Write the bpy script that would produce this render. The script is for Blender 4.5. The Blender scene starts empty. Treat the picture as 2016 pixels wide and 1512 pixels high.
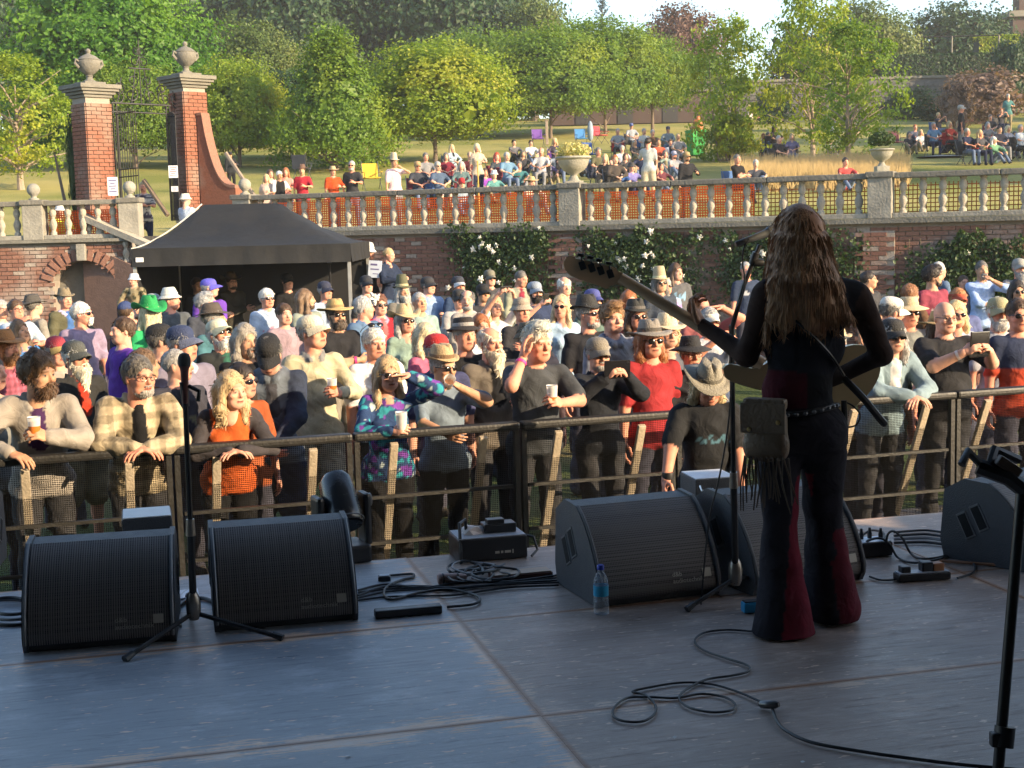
import bpy, bmesh, math, random
import numpy as np
from mathutils import Vector, Matrix, Quaternion
SC = bpy.context.scene
COL = SC.collection
R = math.radians
W0, H0, FPX = 2016.0, 1512.0, 2800.0
CAMZ = 2.55
PITCH = math.atan(316.0 / FPX)
ROLL = 0.025
cam_data = bpy.data.cameras.new('camera')
cam_data.sensor_width = 36.0
cam_data.lens = FPX / W0 * 36.0
cam_data.clip_start = 0.05
cam_data.clip_end = 2000.0
cam = bpy.data.objects.new('camera', cam_data)
COL.objects.link(cam)
CAMROT = Matrix.Rotation(math.pi / 2 - PITCH, 3, 'X') @ Matrix.Rotation(-ROLL, 3, 'Z')
cam.matrix_world = Matrix.Translation((0, 0, CAMZ)) @ CAMROT.to_4x4()
SC.camera = cam
SUN_AZ = R(-30.0)      # towards the sun, measured from +X (image right) to +Y (away)
SUN_EL = R(19.0)
SUN_DIR = Vector((math.cos(SUN_AZ) * math.cos(SUN_EL), math.sin(SUN_AZ) * math.cos(SUN_EL), math.sin(SUN_EL)))
world = bpy.data.worlds.new('World')
SC.world = world
world.use_nodes = True
wn = world.node_tree.nodes
wl = world.node_tree.links
wn.clear()
sky = wn.new('ShaderNodeTexSky')
sky.sky_type = 'NISHITA'
sky.sun_disc = False
sky.sun_elevation = SUN_EL
sky.sun_rotation = math.pi / 2 - SUN_AZ
sky.altitude = 50
sky.air_density = 1.0
sky.dust_density = 0.9
sky.ozone_density = 1.2
bg = wn.new('ShaderNodeBackground')
bg.inputs['Strength'].default_value = 0.15
wo = wn.new('ShaderNodeOutputWorld')
wl.new(sky.outputs[0], bg.inputs['Color'])
wl.new(bg.outputs[0], wo.inputs['Surface'])
sun_data = bpy.data.lights.new('sun', 'SUN')
sun_data.energy = 4.6
sun_data.angle = R(0.5)
sun_data.color = (1.0, 0.77, 0.49)
sun = bpy.data.objects.new('sun', sun_data)
COL.objects.link(sun)
sun.rotation_euler = SUN_DIR.to_track_quat('Z', 'Y').to_euler()
sun.location = (20, -5, 20)
SC.view_settings.view_transform = 'Standard'
SC.view_settings.look = 'None'
SC.view_settings.gamma = 1.0
SC.view_settings.exposure = 1.35
SC.cycles.use_denoising = True
SC.cycles.max_bounces = 8
SC.cycles.transparent_max_bounces = 24
SC.cycles.volume_bounces = 0
def ray(px, py):
    v = Vector(((px - W0 / 2) / FPX, -(py - H0 / 2) / FPX, -1.0))
    return CAMROT @ v
def P(px, py, depth):
    """world point seen at pixel (px,py) with world Y = depth"""
    d = ray(px, py)
    t = depth / d.y
    return Vector((0, 0, CAMZ)) + d * t
def G(px, py, z=0.0):
    """world point where pixel ray meets the plane z"""
    d = ray(px, py)
    t = (z - CAMZ) / d.z
    return Vector((0, 0, CAMZ)) + d * t
def tag(o, label=None, cat=None, group=None, kind=None):
    if label: o['label'] = label
    if cat: o['category'] = cat
    if group: o['group'] = group
    if kind: o['kind'] = kind
    return o
def link(name, me, mat=None, parent=None, loc=None, rot=None, scale=None):
    o = bpy.data.objects.new(name, me)
    COL.objects.link(o)
    if mat is not None and me is not None and hasattr(me, 'materials') and len(me.materials) == 0:
        me.materials.append(mat)
    if parent is not None: o.parent = parent
    if loc is not None: o.location = loc
    if rot is not None: o.rotation_euler = rot
    if scale is not None: o.scale = scale
    return o
def empty(name, loc=(0, 0, 0), rz=0.0, parent=None):
    o = bpy.data.objects.new(name, None)
    o.empty_display_size = 0.1
    COL.objects.link(o)
    o.location = loc
    o.rotation_euler = (0, 0, rz)
    if parent is not None: o.parent = parent
    return o
class MB:
    """collects simple shapes into one mesh"""
    def __init__(s):
        s.v = []; s.f = []; s.sm = []
    def add(s, vs, fs, smooth=False, M=None):
        b = len(s.v)
        if M is not None: vs = [M @ Vector(p) for p in vs]
        s.v += [tuple(p) for p in vs]
        s.f += [tuple(i + b for i in f) for f in fs]
        s.sm += [smooth] * len(fs)
        return s
    def box(s, c, d, M=None):
        x, y, z = [k / 2 for k in d]
        vs = [(c[0] + i * x, c[1] + j * y, c[2] + k * z) for k in (-1, 1) for j in (-1, 1) for i in (-1, 1)]
        return s.add(vs, [(0, 2, 3, 1), (4, 5, 7, 6), (0, 1, 5, 4), (2, 6, 7, 3), (0, 4, 6, 2), (1, 3, 7, 5)], False, M)
    def bbox(s, c, d, b=0.01, M=None):
        """bevelled box"""
        bm = bmesh.new()
        bmesh.ops.create_cube(bm, size=1.0)
        for v in bm.verts: v.co = Vector((v.co.x * d[0], v.co.y * d[1], v.co.z * d[2]))
        bmesh.ops.bevel(bm, geom=bm.edges[:], offset=b, segments=2, affect='EDGES', profile=0.6)
        bm.verts.ensure_lookup_table()
        vs = [Vector(c) + v.co for v in bm.verts]
        fs = [[v.index for v in f.verts] for f in bm.faces]
        bm.free()
        return s.add(vs, fs, False, M)
    def tube(s, pts, r, n=8, cap=True, M=None):
        pts = [Vector(p) for p in pts]
        rs = r if isinstance(r, (list, tuple)) else [r] * len(pts)
        vs = []; fs = []
        prev = None
        for i, p in enumerate(pts):
            t = (pts[min(i + 1, len(pts) - 1)] - pts[max(i - 1, 0)])
            if t.length < 1e-9: t = Vector((0, 0, 1))
            t.normalize()
            if prev is None:
                a = t.orthogonal().normalized()
            else:
                a = prev - t * prev.dot(t)
                if a.length < 1e-6: a = t.orthogonal()
                a.normalize()
            prev = a
            b = t.cross(a)
            for k in range(n):
                an = 2 * math.pi * k / n
                vs.append(p + (a * math.cos(an) + b * math.sin(an)) * rs[i])
        for i in range(len(pts) - 1):
            for k in range(n):
                k2 = (k + 1) % n
                fs.append((i * n + k, i * n + k2, (i + 1) * n + k2, (i + 1) * n + k))
        if cap:
            fs.append(tuple(reversed(range(n))))
            fs.append(tuple((len(pts) - 1) * n + k for k in range(n)))
        return s.add(vs, fs, True, M)
    def lathe(s, prof, n=16, M=None, sx=1.0, sy=1.0, cap=True):
        vs = []; fs = []
        m = len(prof)
        for (r, z) in prof:
            for k in range(n):
                an = 2 * math.pi * k / n
                vs.append((r * math.cos(an) * sx, r * math.sin(an) * sy, z))
        for i in range(m - 1):
            for k in range(n):
                k2 = (k + 1) % n
                fs.append((i * n + k, i * n + k2, (i + 1) * n + k2, (i + 1) * n + k))
        if cap:
            fs.append(tuple(reversed(range(n))))
            fs.append(tuple((m - 1) * n + k for k in range(n)))
        return s.add(vs, fs, True, M)
    def prism(s, poly, a, b, M=None, smooth=False):
        """poly: 2-D points (y,z), extruded along x from a to b"""
        n = len(poly)
        vs = [(a, p[0], p[1]) for p in poly] + [(b, p[0], p[1]) for p in poly]
        fs = [tuple(range(n)), tuple(reversed(range(n, 2 * n)))]
        fs += [(i, n + i, n + (i + 1) % n, (i + 1) % n) for i in range(n)]
        return s.add(vs, fs, smooth, M)
    def mesh(s, name):
        me = bpy.data.meshes.new(name)
        me.from_pydata(s.v, [], s.f)
        me.polygons.foreach_set('use_smooth', s.sm)
        me.update()
        if any(s.sm):
            try: me.set_sharp_from_angle(angle=R(42))
            except Exception: pass
        return me
    def build(s, name, mat=None, parent=None, **k):
        return link(name, s.mesh(name), mat, parent, **k)
def npmesh(name, V, F, smooth=True, col=None):
    """fast mesh from numpy arrays; F is (n,3) or (n,4)"""
    me = bpy.data.meshes.new(name)
    V = np.asarray(V, np.float32); F = np.asarray(F, np.int32)
    k = F.shape[1]
    me.vertices.add(len(V)); me.vertices.foreach_set('co', V.ravel())
    me.loops.add(F.size); me.loops.foreach_set('vertex_index', F.ravel())
    me.polygons.add(len(F)); me.polygons.foreach_set('loop_start', np.arange(0, F.size, k, dtype=np.int32))
    me.polygons.foreach_set('use_smooth', np.full(len(F), smooth))
    if col is not None:
        at = me.attributes.new('Col', 'FLOAT_COLOR', 'POINT')
        at.data.foreach_set('color', np.asarray(col, np.float32).ravel())
    me.update(calc_edges=True)
    return me
def copy_tree(o, parent=None):
    c = o.copy(); COL.objects.link(c); c.parent = parent
    for ch in o.children:
        copy_tree(ch, c)
    return c
_MATS = {}
def nodes_of(m):
    m.use_nodes = True
    nt = m.node_tree
    nt.nodes.clear()
    out = nt.nodes.new('ShaderNodeOutputMaterial')
    b = nt.nodes.new('ShaderNodeBsdfPrincipled')
    nt.links.new(b.outputs[0], out.inputs['Surface'])
    return nt, b, out
def M_(name, rgb, rough=0.6, metal=0.0, var=0.25, scale=6.0, bump=0.0, bscale=60.0, spec=0.5, coord='Object', coat=0.0, stretch=None):
    key = name
    if key in _MATS: return _MATS[key]
    m = bpy.data.materials.new(name)
    nt, b, out = nodes_of(m)
    N, L = nt.nodes, nt.links
    tc = N.new('ShaderNodeTexCoord')
    src = tc.outputs[coord]
    if stretch:
        mp = N.new('ShaderNodeMapping'); mp.inputs['Scale'].default_value = stretch
        L.new(src, mp.inputs[0]); src = mp.outputs[0]
    nz = N.new('ShaderNodeTexNoise'); nz.inputs['Scale'].default_value = scale
    nz.inputs['Detail'].default_value = 5; nz.inputs['Roughness'].default_value = 0.65
    L.new(src, nz.inputs['Vector'])
    mx = N.new('ShaderNodeMix'); mx.data_type = 'RGBA'
    mx.inputs[6].default_value = (*[c * (1 - var) for c in rgb], 1)
    mx.inputs[7].default_value = (*[min(1, c * (1 + var)) for c in rgb], 1)
    L.new(nz.outputs['Fac'], mx.inputs[0])
    L.new(mx.outputs[2], b.inputs['Base Color'])
    b.inputs['Metallic'].default_value = metal
    b.inputs['Specular IOR Level'].default_value = spec
    rr = N.new('ShaderNodeMapRange'); rr.inputs[1].default_value = 0.3; rr.inputs[2].default_value = 0.7
    rr.inputs[3].default_value = max(0.02, rough - 0.08); rr.inputs[4].default_value = min(1, rough + 0.08)
    L.new(nz.outputs['Fac'], rr.inputs[0]); L.new(rr.outputs[0], b.inputs['Roughness'])
    if coat: b.inputs['Coat Weight'].default_value = coat
    if bump:
        n2 = N.new('ShaderNodeTexNoise'); n2.inputs['Scale'].default_value = bscale; n2.inputs['Detail'].default_value = 3
        L.new(src, n2.inputs['Vector'])
        bp = N.new('ShaderNodeBump'); bp.inputs['Strength'].default_value = bump; bp.inputs['Distance'].default_value = 0.02
        L.new(n2.outputs['Fac'], bp.inputs['Height']); L.new(bp.outputs[0], b.inputs['Normal'])
    _MATS[key] = m
    return m
def mix_col(N, L, fac, a, b):
    mx = N.new('ShaderNodeMix'); mx.data_type = 'RGBA'
    for sock, val in ((6, a), (7, b)):
        if isinstance(val, tuple): mx.inputs[sock].default_value = (*val[:3], 1)
        else: L.new(val, mx.inputs[sock])
    if isinstance(fac, (int, float)): mx.inputs[0].default_value = fac
    else: L.new(fac, mx.inputs[0])
    return mx.outputs[2]
def ramp(N, L, src, a, b, va=0.0, vb=1.0):
    r = N.new('ShaderNodeMapRange')
    r.inputs[1].default_value = a; r.inputs[2].default_value = b
    r.inputs[3].default_value = va; r.inputs[4].default_value = vb
    L.new(src, r.inputs[0]); return r.outputs[0]
# ================================================================== SETTING
rng = random.Random(7)
SZ = 0.85                                   # stage height
SA = R(14.8)
SU = Vector((math.cos(SA), math.sin(SA), 0)); SV = Vector((-math.sin(SA), math.cos(SA), 0))
S0 = G(1065, 1410, SZ)
def st(u, v, z=0.0):
    return S0 + SU * u + SV * v + Vector((0, 0, z))
WA = R(22.5)
WDIR = Vector((math.cos(WA), -math.sin(WA), 0)); WNRM = Vector((-math.sin(WA), -math.cos(WA), 0))
W00 = Vector((0, 26.0, 0))
def wall_s(px):
    k = (px - W0 / 2) / FPX
    return 26 * k / (math.cos(WA) + k * math.sin(WA))
def wp(s, out=0.0, z=0.0):
    p = W00 + WDIR * s + WNRM * out
    return Vector((p.x, p.y, z))
TZ = 2.48                                   # terrace level behind the wall
def lawn_z(y):
    t = max(0.0, y - 32.0)
    z = TZ + 0.105 * t * (t / (t + 3.0)) + 0.0
    if y > 112: z = lawn_z(112) + (y - 112) * 0.02
    return z
def lawn_at(px, py):
    d = ray(px, py)
    lo, hi = 27.0, 200.0
    for _ in range(50):
        m = (lo + hi) / 2
        p = Vector((0, 0, CAMZ)) + d * (m / d.y)
        if p.z > lawn_z(m): lo = m
        else: hi = m
    p = Vector((0, 0, CAMZ)) + d * (lo / d.y)
    return Vector((p.x, p.y, lawn_z(p.y)))
def grass_mat(name, dark, light, dry, dryness, scale=0.5):
    m = bpy.data.materials.new(name)
    nt, b, out = nodes_of(m); N, L = nt.nodes, nt.links
    tc = N.new('ShaderNodeTexCoord')
    n1 = N.new('ShaderNodeTexNoise'); n1.inputs['Scale'].default_value = scale; n1.inputs['Detail'].default_value = 6
    n2 = N.new('ShaderNodeTexNoise'); n2.inputs['Scale'].default_value = 22; n2.inputs['Detail'].default_value = 4
    L.new(tc.outputs['Object'], n1.inputs['Vector']); L.new(tc.outputs['Object'], n2.inputs['Vector'])
    c1 = mix_col(N, L, ramp(N, L, n2.outputs['Fac'], 0.35, 0.65), dark, light)
    c2 = mix_col(N, L, ramp(N, L, n1.outputs['Fac'], 0.62 - dryness, 0.75 - dryness * 0.4), c1, dry)
    L.new(c2, b.inputs['Base Color']); b.inputs['Roughness'].default_value = 0.9
    b.inputs['Specular IOR Level'].default_value = 0.15
    bp = N.new('ShaderNodeBump'); bp.inputs['Strength'].default_value = 0.8; bp.inputs['Distance'].default_value = 0.05
    L.new(n2.outputs['Fac'], bp.inputs['Height']); L.new(bp.outputs[0], b.inputs['Normal'])
    return m
GRASS_LOW = grass_mat('trodden_grass', (0.035, 0.05, 0.016), (0.085, 0.11, 0.03), (0.16, 0.13, 0.06), 0.12)
GRASS_LAWN = grass_mat('dry_lawn', (0.13, 0.15, 0.035), (0.26, 0.265, 0.06), (0.40, 0.34, 0.12), 0.24, 0.18)
def grid_mesh(name, xs, ys, zf):
    V = np.array([(x, y, zf(x, y)) for y in ys for x in xs], np.float32)
    nx, ny = len(xs), len(ys)
    i = np.arange(ny - 1)[:, None] * nx + np.arange(nx - 1)[None, :]
    i = i.ravel()
    F = np.stack([i, i + 1, i + nx + 1, i + nx], 1)
    return npmesh(name, V, F, True)
o = link('ground', grid_mesh('ground', np.linspace(-400, 400, 9), np.linspace(-60, 800, 9), lambda x, y: 0.0), GRASS_LOW)
tag(o, kind='structure')
sv = np.concatenate([np.linspace(-160, -40, 9), np.linspace(-36, 40, 39), np.linspace(50, 160, 9)])
tv = np.concatenate([np.linspace(0.3, 12, 14), np.linspace(14, 100, 44), np.linspace(120, 600, 8)])
V = []
for t in tv:
    for s in sv:
        p = wp(s, -t)
        zz = lawn_z(p.y) + 0.05 * math.sin(p.x * 0.31) * math.sin(p.y * 0.23) * min(1, t / 6)
        V.append((p.x, p.y, zz))
nx, ny = len(sv), len(tv)
ii = (np.arange(ny - 1)[:, None] * nx + np.arange(nx - 1)[None, :]).ravel()
o = link('lawn', npmesh('lawn', V, np.stack([ii, ii + 1, ii + nx + 1, ii + nx], 1), True), GRASS_LAWN)
tag(o, kind='structure')
def deck_mat(name, base, base2, worn, wear, seed, spec=.6):
    m = bpy.data.materials.new(name)
    nt, b, out = nodes_of(m); N, L = nt.nodes, nt.links
    tc = N.new('ShaderNodeTexCoord')
    oi = N.new('ShaderNodeObjectInfo')
    add = N.new('ShaderNodeVectorMath'); add.operation = 'ADD'
    L.new(tc.outputs['Object'], add.inputs[0]); L.new(oi.outputs['Location'], add.inputs[1])
    def noise(scale, stretch, detail=5, rough=0.6):
        mp = N.new('ShaderNodeMapping'); mp.inputs['Scale'].default_value = stretch; mp.inputs['Location'].default_value = (seed, seed * 2, 0)
        L.new(add.outputs[0], mp.inputs[0])
        n = N.new('ShaderNodeTexNoise'); n.inputs['Scale'].default_value = scale; n.inputs['Detail'].default_value = detail
        n.inputs['Roughness'].default_value = rough
        L.new(mp.outputs[0], n.inputs['Vector']); return n.outputs['Fac']
    big = noise(1.6, (1, 1, 1)); grain = noise(7, (0.6, 7, 1), 6, 0.7); scr = noise(5, (1, 11, 1), 8, 0.75); spots = noise(26, (0.55, 1.6, 1), 2)
    fine = noise(70, (1, 1, 1), 3)
    col = mix_col(N, L, ramp(N, L, big, 0.35, 0.68), base, base2)
    dk = tuple(c * 0.45 for c in base)
    col = mix_col(N, L, ramp(N, L, grain, 0.56, 0.72, 0, 0.75), col, dk)
    sx = N.new('ShaderNodeSeparateXYZ'); L.new(tc.outputs['Object'], sx.inputs[0])
    def edge(sock, half):
        a = N.new('ShaderNodeMath'); a.operation = 'ABSOLUTE'; L.new(sock, a.inputs[0])
        s_ = N.new('ShaderNodeMath'); s_.operation = 'SUBTRACT'; s_.inputs[0].default_value = half; L.new(a.outputs[0], s_.inputs[1])
        return s_.outputs[0]
    mn = N.new('ShaderNodeMath'); mn.operation = 'MINIMUM'
    L.new(edge(sx.outputs[0], 1.22), mn.inputs[0]); L.new(edge(sx.outputs[1], 0.625), mn.inputs[1])
    e0 = ramp(N, L, mn.outputs[0], 0.0, 0.17, 0.36, 0.0)
    em = N.new('ShaderNodeMath'); em.operation = 'MULTIPLY'; L.new(e0, em.inputs[0]); L.new(ramp(N, L, noise(2.4, (1, 1, 1), 6, .7), 0.38, 0.62, 0.35, 1.15), em.inputs[1]); e = em.outputs[0]
    ad = N.new('ShaderNodeMath'); ad.operation = 'ADD'; L.new(e, ad.inputs[0]); L.new(grain, ad.inputs[1])
    wm = ramp(N, L, ad.outputs[0], 0.80 - wear, 0.86 - wear)
    gap = ramp(N, L, mn.outputs[0], 0.008, 0.024, 0.9, 0.0)
    col = mix_col(N, L, wm, col, worn)
    chips = ramp(N, L, spots, 0.665, 0.70, 0, 0.8)
    col = mix_col(N, L, chips, col, tuple(min(1, c * 1.3) for c in worn))
    sm = ramp(N, L, scr, 0.60, 0.70, 0, 0.4)
    col = mix_col(N, L, sm, col, (0.42, 0.42, 0.40))
    dust = noise(3.2, (1.0, 2.2, 1), 8, 0.75)
    col = mix_col(N, L, ramp(N, L, dust, 0.52, 0.66, 0, 0.42), col, tuple(min(1, c * 1.5 + .05) for c in base2))
    col = mix_col(N, L, ramp(N, L, noise(9, (0.7, 3, 1), 7, .8), 0.62, 0.70, 0, 0.7), col, dk)
    col = mix_col(N, L, gap, col, (0.30, 0.155, 0.085))
    L.new(col, b.inputs['Base Color'])
    rg = N.new('ShaderNodeMath'); rg.operation = 'ADD'
    L.new(ramp(N, L, grain, 0.35, 0.7, 0.30, 0.55), rg.inputs[0]); L.new(ramp(N, L, big, 0.3, 0.7, -0.06, 0.1), rg.inputs[1])
    L.new(rg.outputs[0], b.inputs['Roughness'])
    b.inputs['Specular IOR Level'].default_value = spec
    hm = N.new('ShaderNodeMath'); hm.operation = 'ADD'; L.new(grain, hm.inputs[0])
    h2 = N.new('ShaderNodeMath'); h2.operation = 'MULTIPLY'; h2.inputs[1].default_value = 0.3; L.new(fine, h2.inputs[0]); L.new(h2.outputs[0], hm.inputs[1])
    bp = N.new('ShaderNodeBump'); bp.inputs['Strength'].default_value = 0.35; bp.inputs['Distance'].default_value = 0.006
    L.new(hm.outputs[0], bp.inputs['Height']); L.new(bp.outputs[0], b.inputs['Normal'])
    return m
DECK_SKY = deck_mat('worn_sky_tinted_deck', (0.225, 0.25, 0.285), (0.35, 0.375, 0.405), (0.72, 0.49, 0.34), 0.12, 1.0)  # left deck: blue-grey sky reflection is put into the base colour
DECK_BROWN = deck_mat('worn_brown_deck', (0.25, 0.195, 0.165), (0.38, 0.30, 0.255), (0.60, 0.44, 0.33), 0.05, 5.0, .35)
BLACK_CLOTH = M_('black_drape', (0.012, 0.012, 0.014), 0.95, 0, 0.3, 4)
TRUSS = M_('stage_roof_metal', (0.25, 0.25, 0.26), 0.4, 0.8)
stage = empty('stage', st(0, 0, 0))
tag(stage, kind='structure')
panel = MB().bbox((0, 0, -0.02), (2.438, 1.248, 0.04), 0.0015).mesh('deck_panel')
for ci in range(-4, 4):
    for ri in range(-4, 2):
        o = bpy.data.objects.new('deck_panel', panel)
        COL.objects.link(o); o.parent = stage
        if len(panel.materials) == 0: panel.materials.append(DECK_SKY)
        if ci >= 0:
            o.material_slots[0].link = 'OBJECT'; o.material_slots[0].material = DECK_BROWN
        c = SU * (ci * 2.44 + 1.22) + SV * (ri * 1.25 + 0.625)
        o.location = (c.x, c.y, 0.0015 * ((ci * 7 + ri * 3) % 3))
        o.rotation_euler = (0, 0, SA)
b_ = MB()
Ms = Matrix.Rotation(SA, 4, 'Z')
b_.box((0, -1.25, -0.43), (19.4, 7.44, 0.70), Ms)
b_.build('skirt', BLACK_CLOTH, stage)
shell = empty('stage_shell', (0, 0, 0)); tag(shell, kind='structure')
b_ = MB().box((-1.4, -3.4, 0), (17.2, 11.6, 0.12), Matrix.Translation(st(0, 0, 5.3)) @ Ms); b_.build('roof', BLACK_CLOTH, shell)
b_ = MB().box((0, 0, 2.6), (20, 0.1, 5.3), Matrix.Translation(st(0, -6.9, 0)) @ Ms); b_.build('back_drape', BLACK_CLOTH, shell)
b_ = MB().box((6.9, -1.4, 2.6), (0.1, 7.9, 5.3)); b_.build('wing_drape', BLACK_CLOTH, shell)  # out of view; front end set so its shade covers the singer
b_ = MB().box((7.2, 2.9, 1.95), (0.9, 0.9, 3.95)).box((7.2, 3.87, 1.75), (0.9, 1.04, 3.5)).box((7.2, 5.1, 1.35), (0.9, 1.42, 2.7)); b_.build('unseen_sun_blocker', BLACK_CLOTH, shell)  # unseen stepped blocks added to shade the stage front but not the barrier
b_ = MB().box((-7.2, -0.8, 2.6), (0.1, 9.0, 5.3)); b_.build('wing_drape', BLACK_CLOTH, shell)
def brick_mat(name, c1, c2, c3, mortar, scale=1.0, stain=0.4):
    """per-brick colour by object-space cells plus stains; used on real bricks"""
    m = bpy.data.materials.new(name)
    nt, b, out = nodes_of(m); N, L = nt.nodes, nt.links
    tc = N.new('ShaderNodeTexCoord')
    gi = N.new('ShaderNodeNewGeometry')
    n1 = N.new('ShaderNodeTexNoise'); n1.inputs['Scale'].default_value = 0.9; n1.inputs['Detail'].default_value = 6
    n2 = N.new('ShaderNodeTexNoise'); n2.inputs['Scale'].default_value = 30; n2.inputs['Detail'].default_value = 4
    L.new(gi.outputs['Position'], n1.inputs['Vector']); L.new(gi.outputs['Position'], n2.inputs['Vector'])
    rnd = gi.outputs['Random Per Island']
    col = mix_col(N, L, ramp(N, L, rnd, 0, 1), c1, c2)
    col = mix_col(N, L, ramp(N, L, rnd, 0.80, 0.86), col, c3)
    col = mix_col(N, L, ramp(N, L, n2.outputs['Fac'], 0.45, 0.7, 0, 0.5), col, tuple(k * 0.6 for k in c1))
    col = mix_col(N, L, ramp(N, L, n1.outputs['Fac'], 0.56, 0.70, 0, stain), col, mortar)
    L.new(col, b.inputs['Base Color']); b.inputs['Roughness'].default_value = 0.9
    b.inputs['Specular IOR Level'].default_value = 0.2
    bp = N.new('ShaderNodeBump'); bp.inputs['Strength'].default_value = 0.5; bp.inputs['Distance'].default_value = 0.01
    L.new(n2.outputs['Fac'], bp.inputs['Height']); L.new(bp.outputs[0], b.inputs['Normal'])
    return m
BRICK = brick_mat('old_brick', (0.20, 0.10, 0.075), (0.30, 0.16, 0.115), (0.36, 0.30, 0.25), (0.42, 0.38, 0.33), 1, 0.65)
BRICK_RED = brick_mat('red_brick', (0.20, 0.08, 0.052), (0.28, 0.12, 0.078), (0.14, 0.07, 0.055), (0.28, 0.22, 0.18), 1, 0.65)
MORTAR = M_('mortar', (0.30, 0.26, 0.22), 0.95, 0, 0.35, 3, 0.3, 40)
STONE = M_('weathered_stone', (0.27, 0.255, 0.215), 0.9, 0, 0.6, 3.0, 0.6, 25)
STONE_PALE = M_('pale_stone', (0.37, 0.33, 0.265), 0.88, 0, 0.55, 6, 0.5, 30)
STONE_DARK = M_('lichen_stone', (0.17, 0.16, 0.135), 0.92, 0, 0.65, 2.6, 0.7, 22)
IRON = M_('wrought_iron', (0.02, 0.02, 0.022), 0.5, 0.6, 0.3)
BW, BH = 0.225, 0.078
brick_me = MB().bbox((0, 0, 0), (BW - 0.012, 0.05, BH - 0.012), 0.005).mesh('brick')
def brick_run(name, parent, mat, place, n_s, n_z, skip=None, single=None, depth=0.03, length=BW):
    """courses of bricks joined into one mesh; 'single' picks those made as objects of their own"""
    Vs = []; Fs = []; k = 0
    lone = 0
    base = np.array([(x, y, z) for z in (-.5, .5) for y in (-.5, .5) for x in (-.5, .5)])
    fq = np.array([(0, 2, 3, 1), (4, 5, 7, 6), (0, 1, 5, 4), (2, 6, 7, 3), (0, 4, 6, 2), (1, 3, 7, 5)])
    for j in range(n_z):
        for i in range(n_s):
            a = (i + (0.5 if j % 2 else 0)) * length
            z = (j + 0.5) * BH
            if skip and skip(a, z): continue
            p, ang = place(a, z)
            dpt = depth + rng.uniform(-0.006, 0.006)
            if single and single(a, z) and lone < 300:
                o = bpy.data.objects.new('brick', brick_me); COL.objects.link(o); o.parent = parent
                if len(brick_me.materials) == 0: brick_me.materials.append(mat)
                o.location = p; o.rotation_euler = (0, 0, ang); o.scale = (1, 0.9 + rng.random() * .3, 1)
                lone += 1; continue
            c, s = math.cos(ang), math.sin(ang)
            q = base * np.array([length - 0.012 - rng.random() * 0.004, dpt, BH - 0.012])
            qq = np.stack([q[:, 0] * c - q[:, 1] * s + p[0], q[:, 0] * s + q[:, 1] * c + p[1], q[:, 2] + p[2]], 1)
            Vs.append(qq); Fs.append(fq + k); k += 8
    if Vs:
        o = link(name, npmesh(name, np.concatenate(Vs), np.concatenate(Fs), False), mat, parent)
        o['kind'] = 'stuff'
        return o
S_L, S_R = wall_s(300), wall_s(2300)
S_PIERS = [wall_s(1128), wall_s(1735), wall_s(1735) + (wall_s(1735) - wall_s(1128))]
wall = empty('retaining_wall', wp(0))
tag(wall, 'long old brick retaining wall below the stone balustrade', 'wall')
wrot = Matrix.Rotation(-WA, 4, 'Z')
WTOP = 2.40
mid = (S_L + S_R) / 2; wl_ = S_R - S_L
MB().box((mid, 0.24, WTOP / 2), (wl_, 0.42, WTOP), wrot).build('wall_core', MORTAR, wall)
ncol = int(wl_ / BW); nrow = int(WTOP / BH)
def place_wall(a, z):
    p = WDIR * (S_L + a) + WNRM * (-0.022)
    return (p.x, p.y, z), -WA
s_single = wall_s(1755)
brick_run('bricks', wall, BRICK, place_wall, ncol, nrow, single=lambda a, z: S_L + a > s_single and z > 1.5 and S_L + a < wall_s(2040))
MB().box((mid, 0.16, WTOP + 0.04), (wl_, 0.56, 0.078), wrot).build('string_course', STONE_DARK, wall)
for s in S_PIERS:
    pn = empty('pilaster', WDIR * s, 0, wall)
    MB().box((0, 0.02, WTOP / 2 - 0.06), (0.50, 0.16, WTOP - 0.12), wrot).build('core', MORTAR, pn)
    def pl_(a, z):
        p = WDIR * (a - 0.26) + WNRM * 0.07
        return (p.x, p.y, z), -WA
    brick_run('bricks', pn, BRICK, pl_, 2, nrow - 1, length=0.26)
bal_prof = [(0.062, 0.0), (0.062, 0.05), (0.046, 0.062), (0.040, 0.085), (0.060, 0.14), (0.073, 0.19), (0.068, 0.235), (0.048, 0.285),
            (0.036, 0.315), (0.044, 0.325), (0.036, 0.338), (0.050, 0.36), (0.066, 0.41), (0.062, 0.46), (0.045, 0.495), (0.040, 0.515), (0.058, 0.528), (0.058, 0.56)]
bal_me = MB().lathe(bal_prof, 12).mesh('baluster')
BZ = WTOP + 0.08
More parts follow.
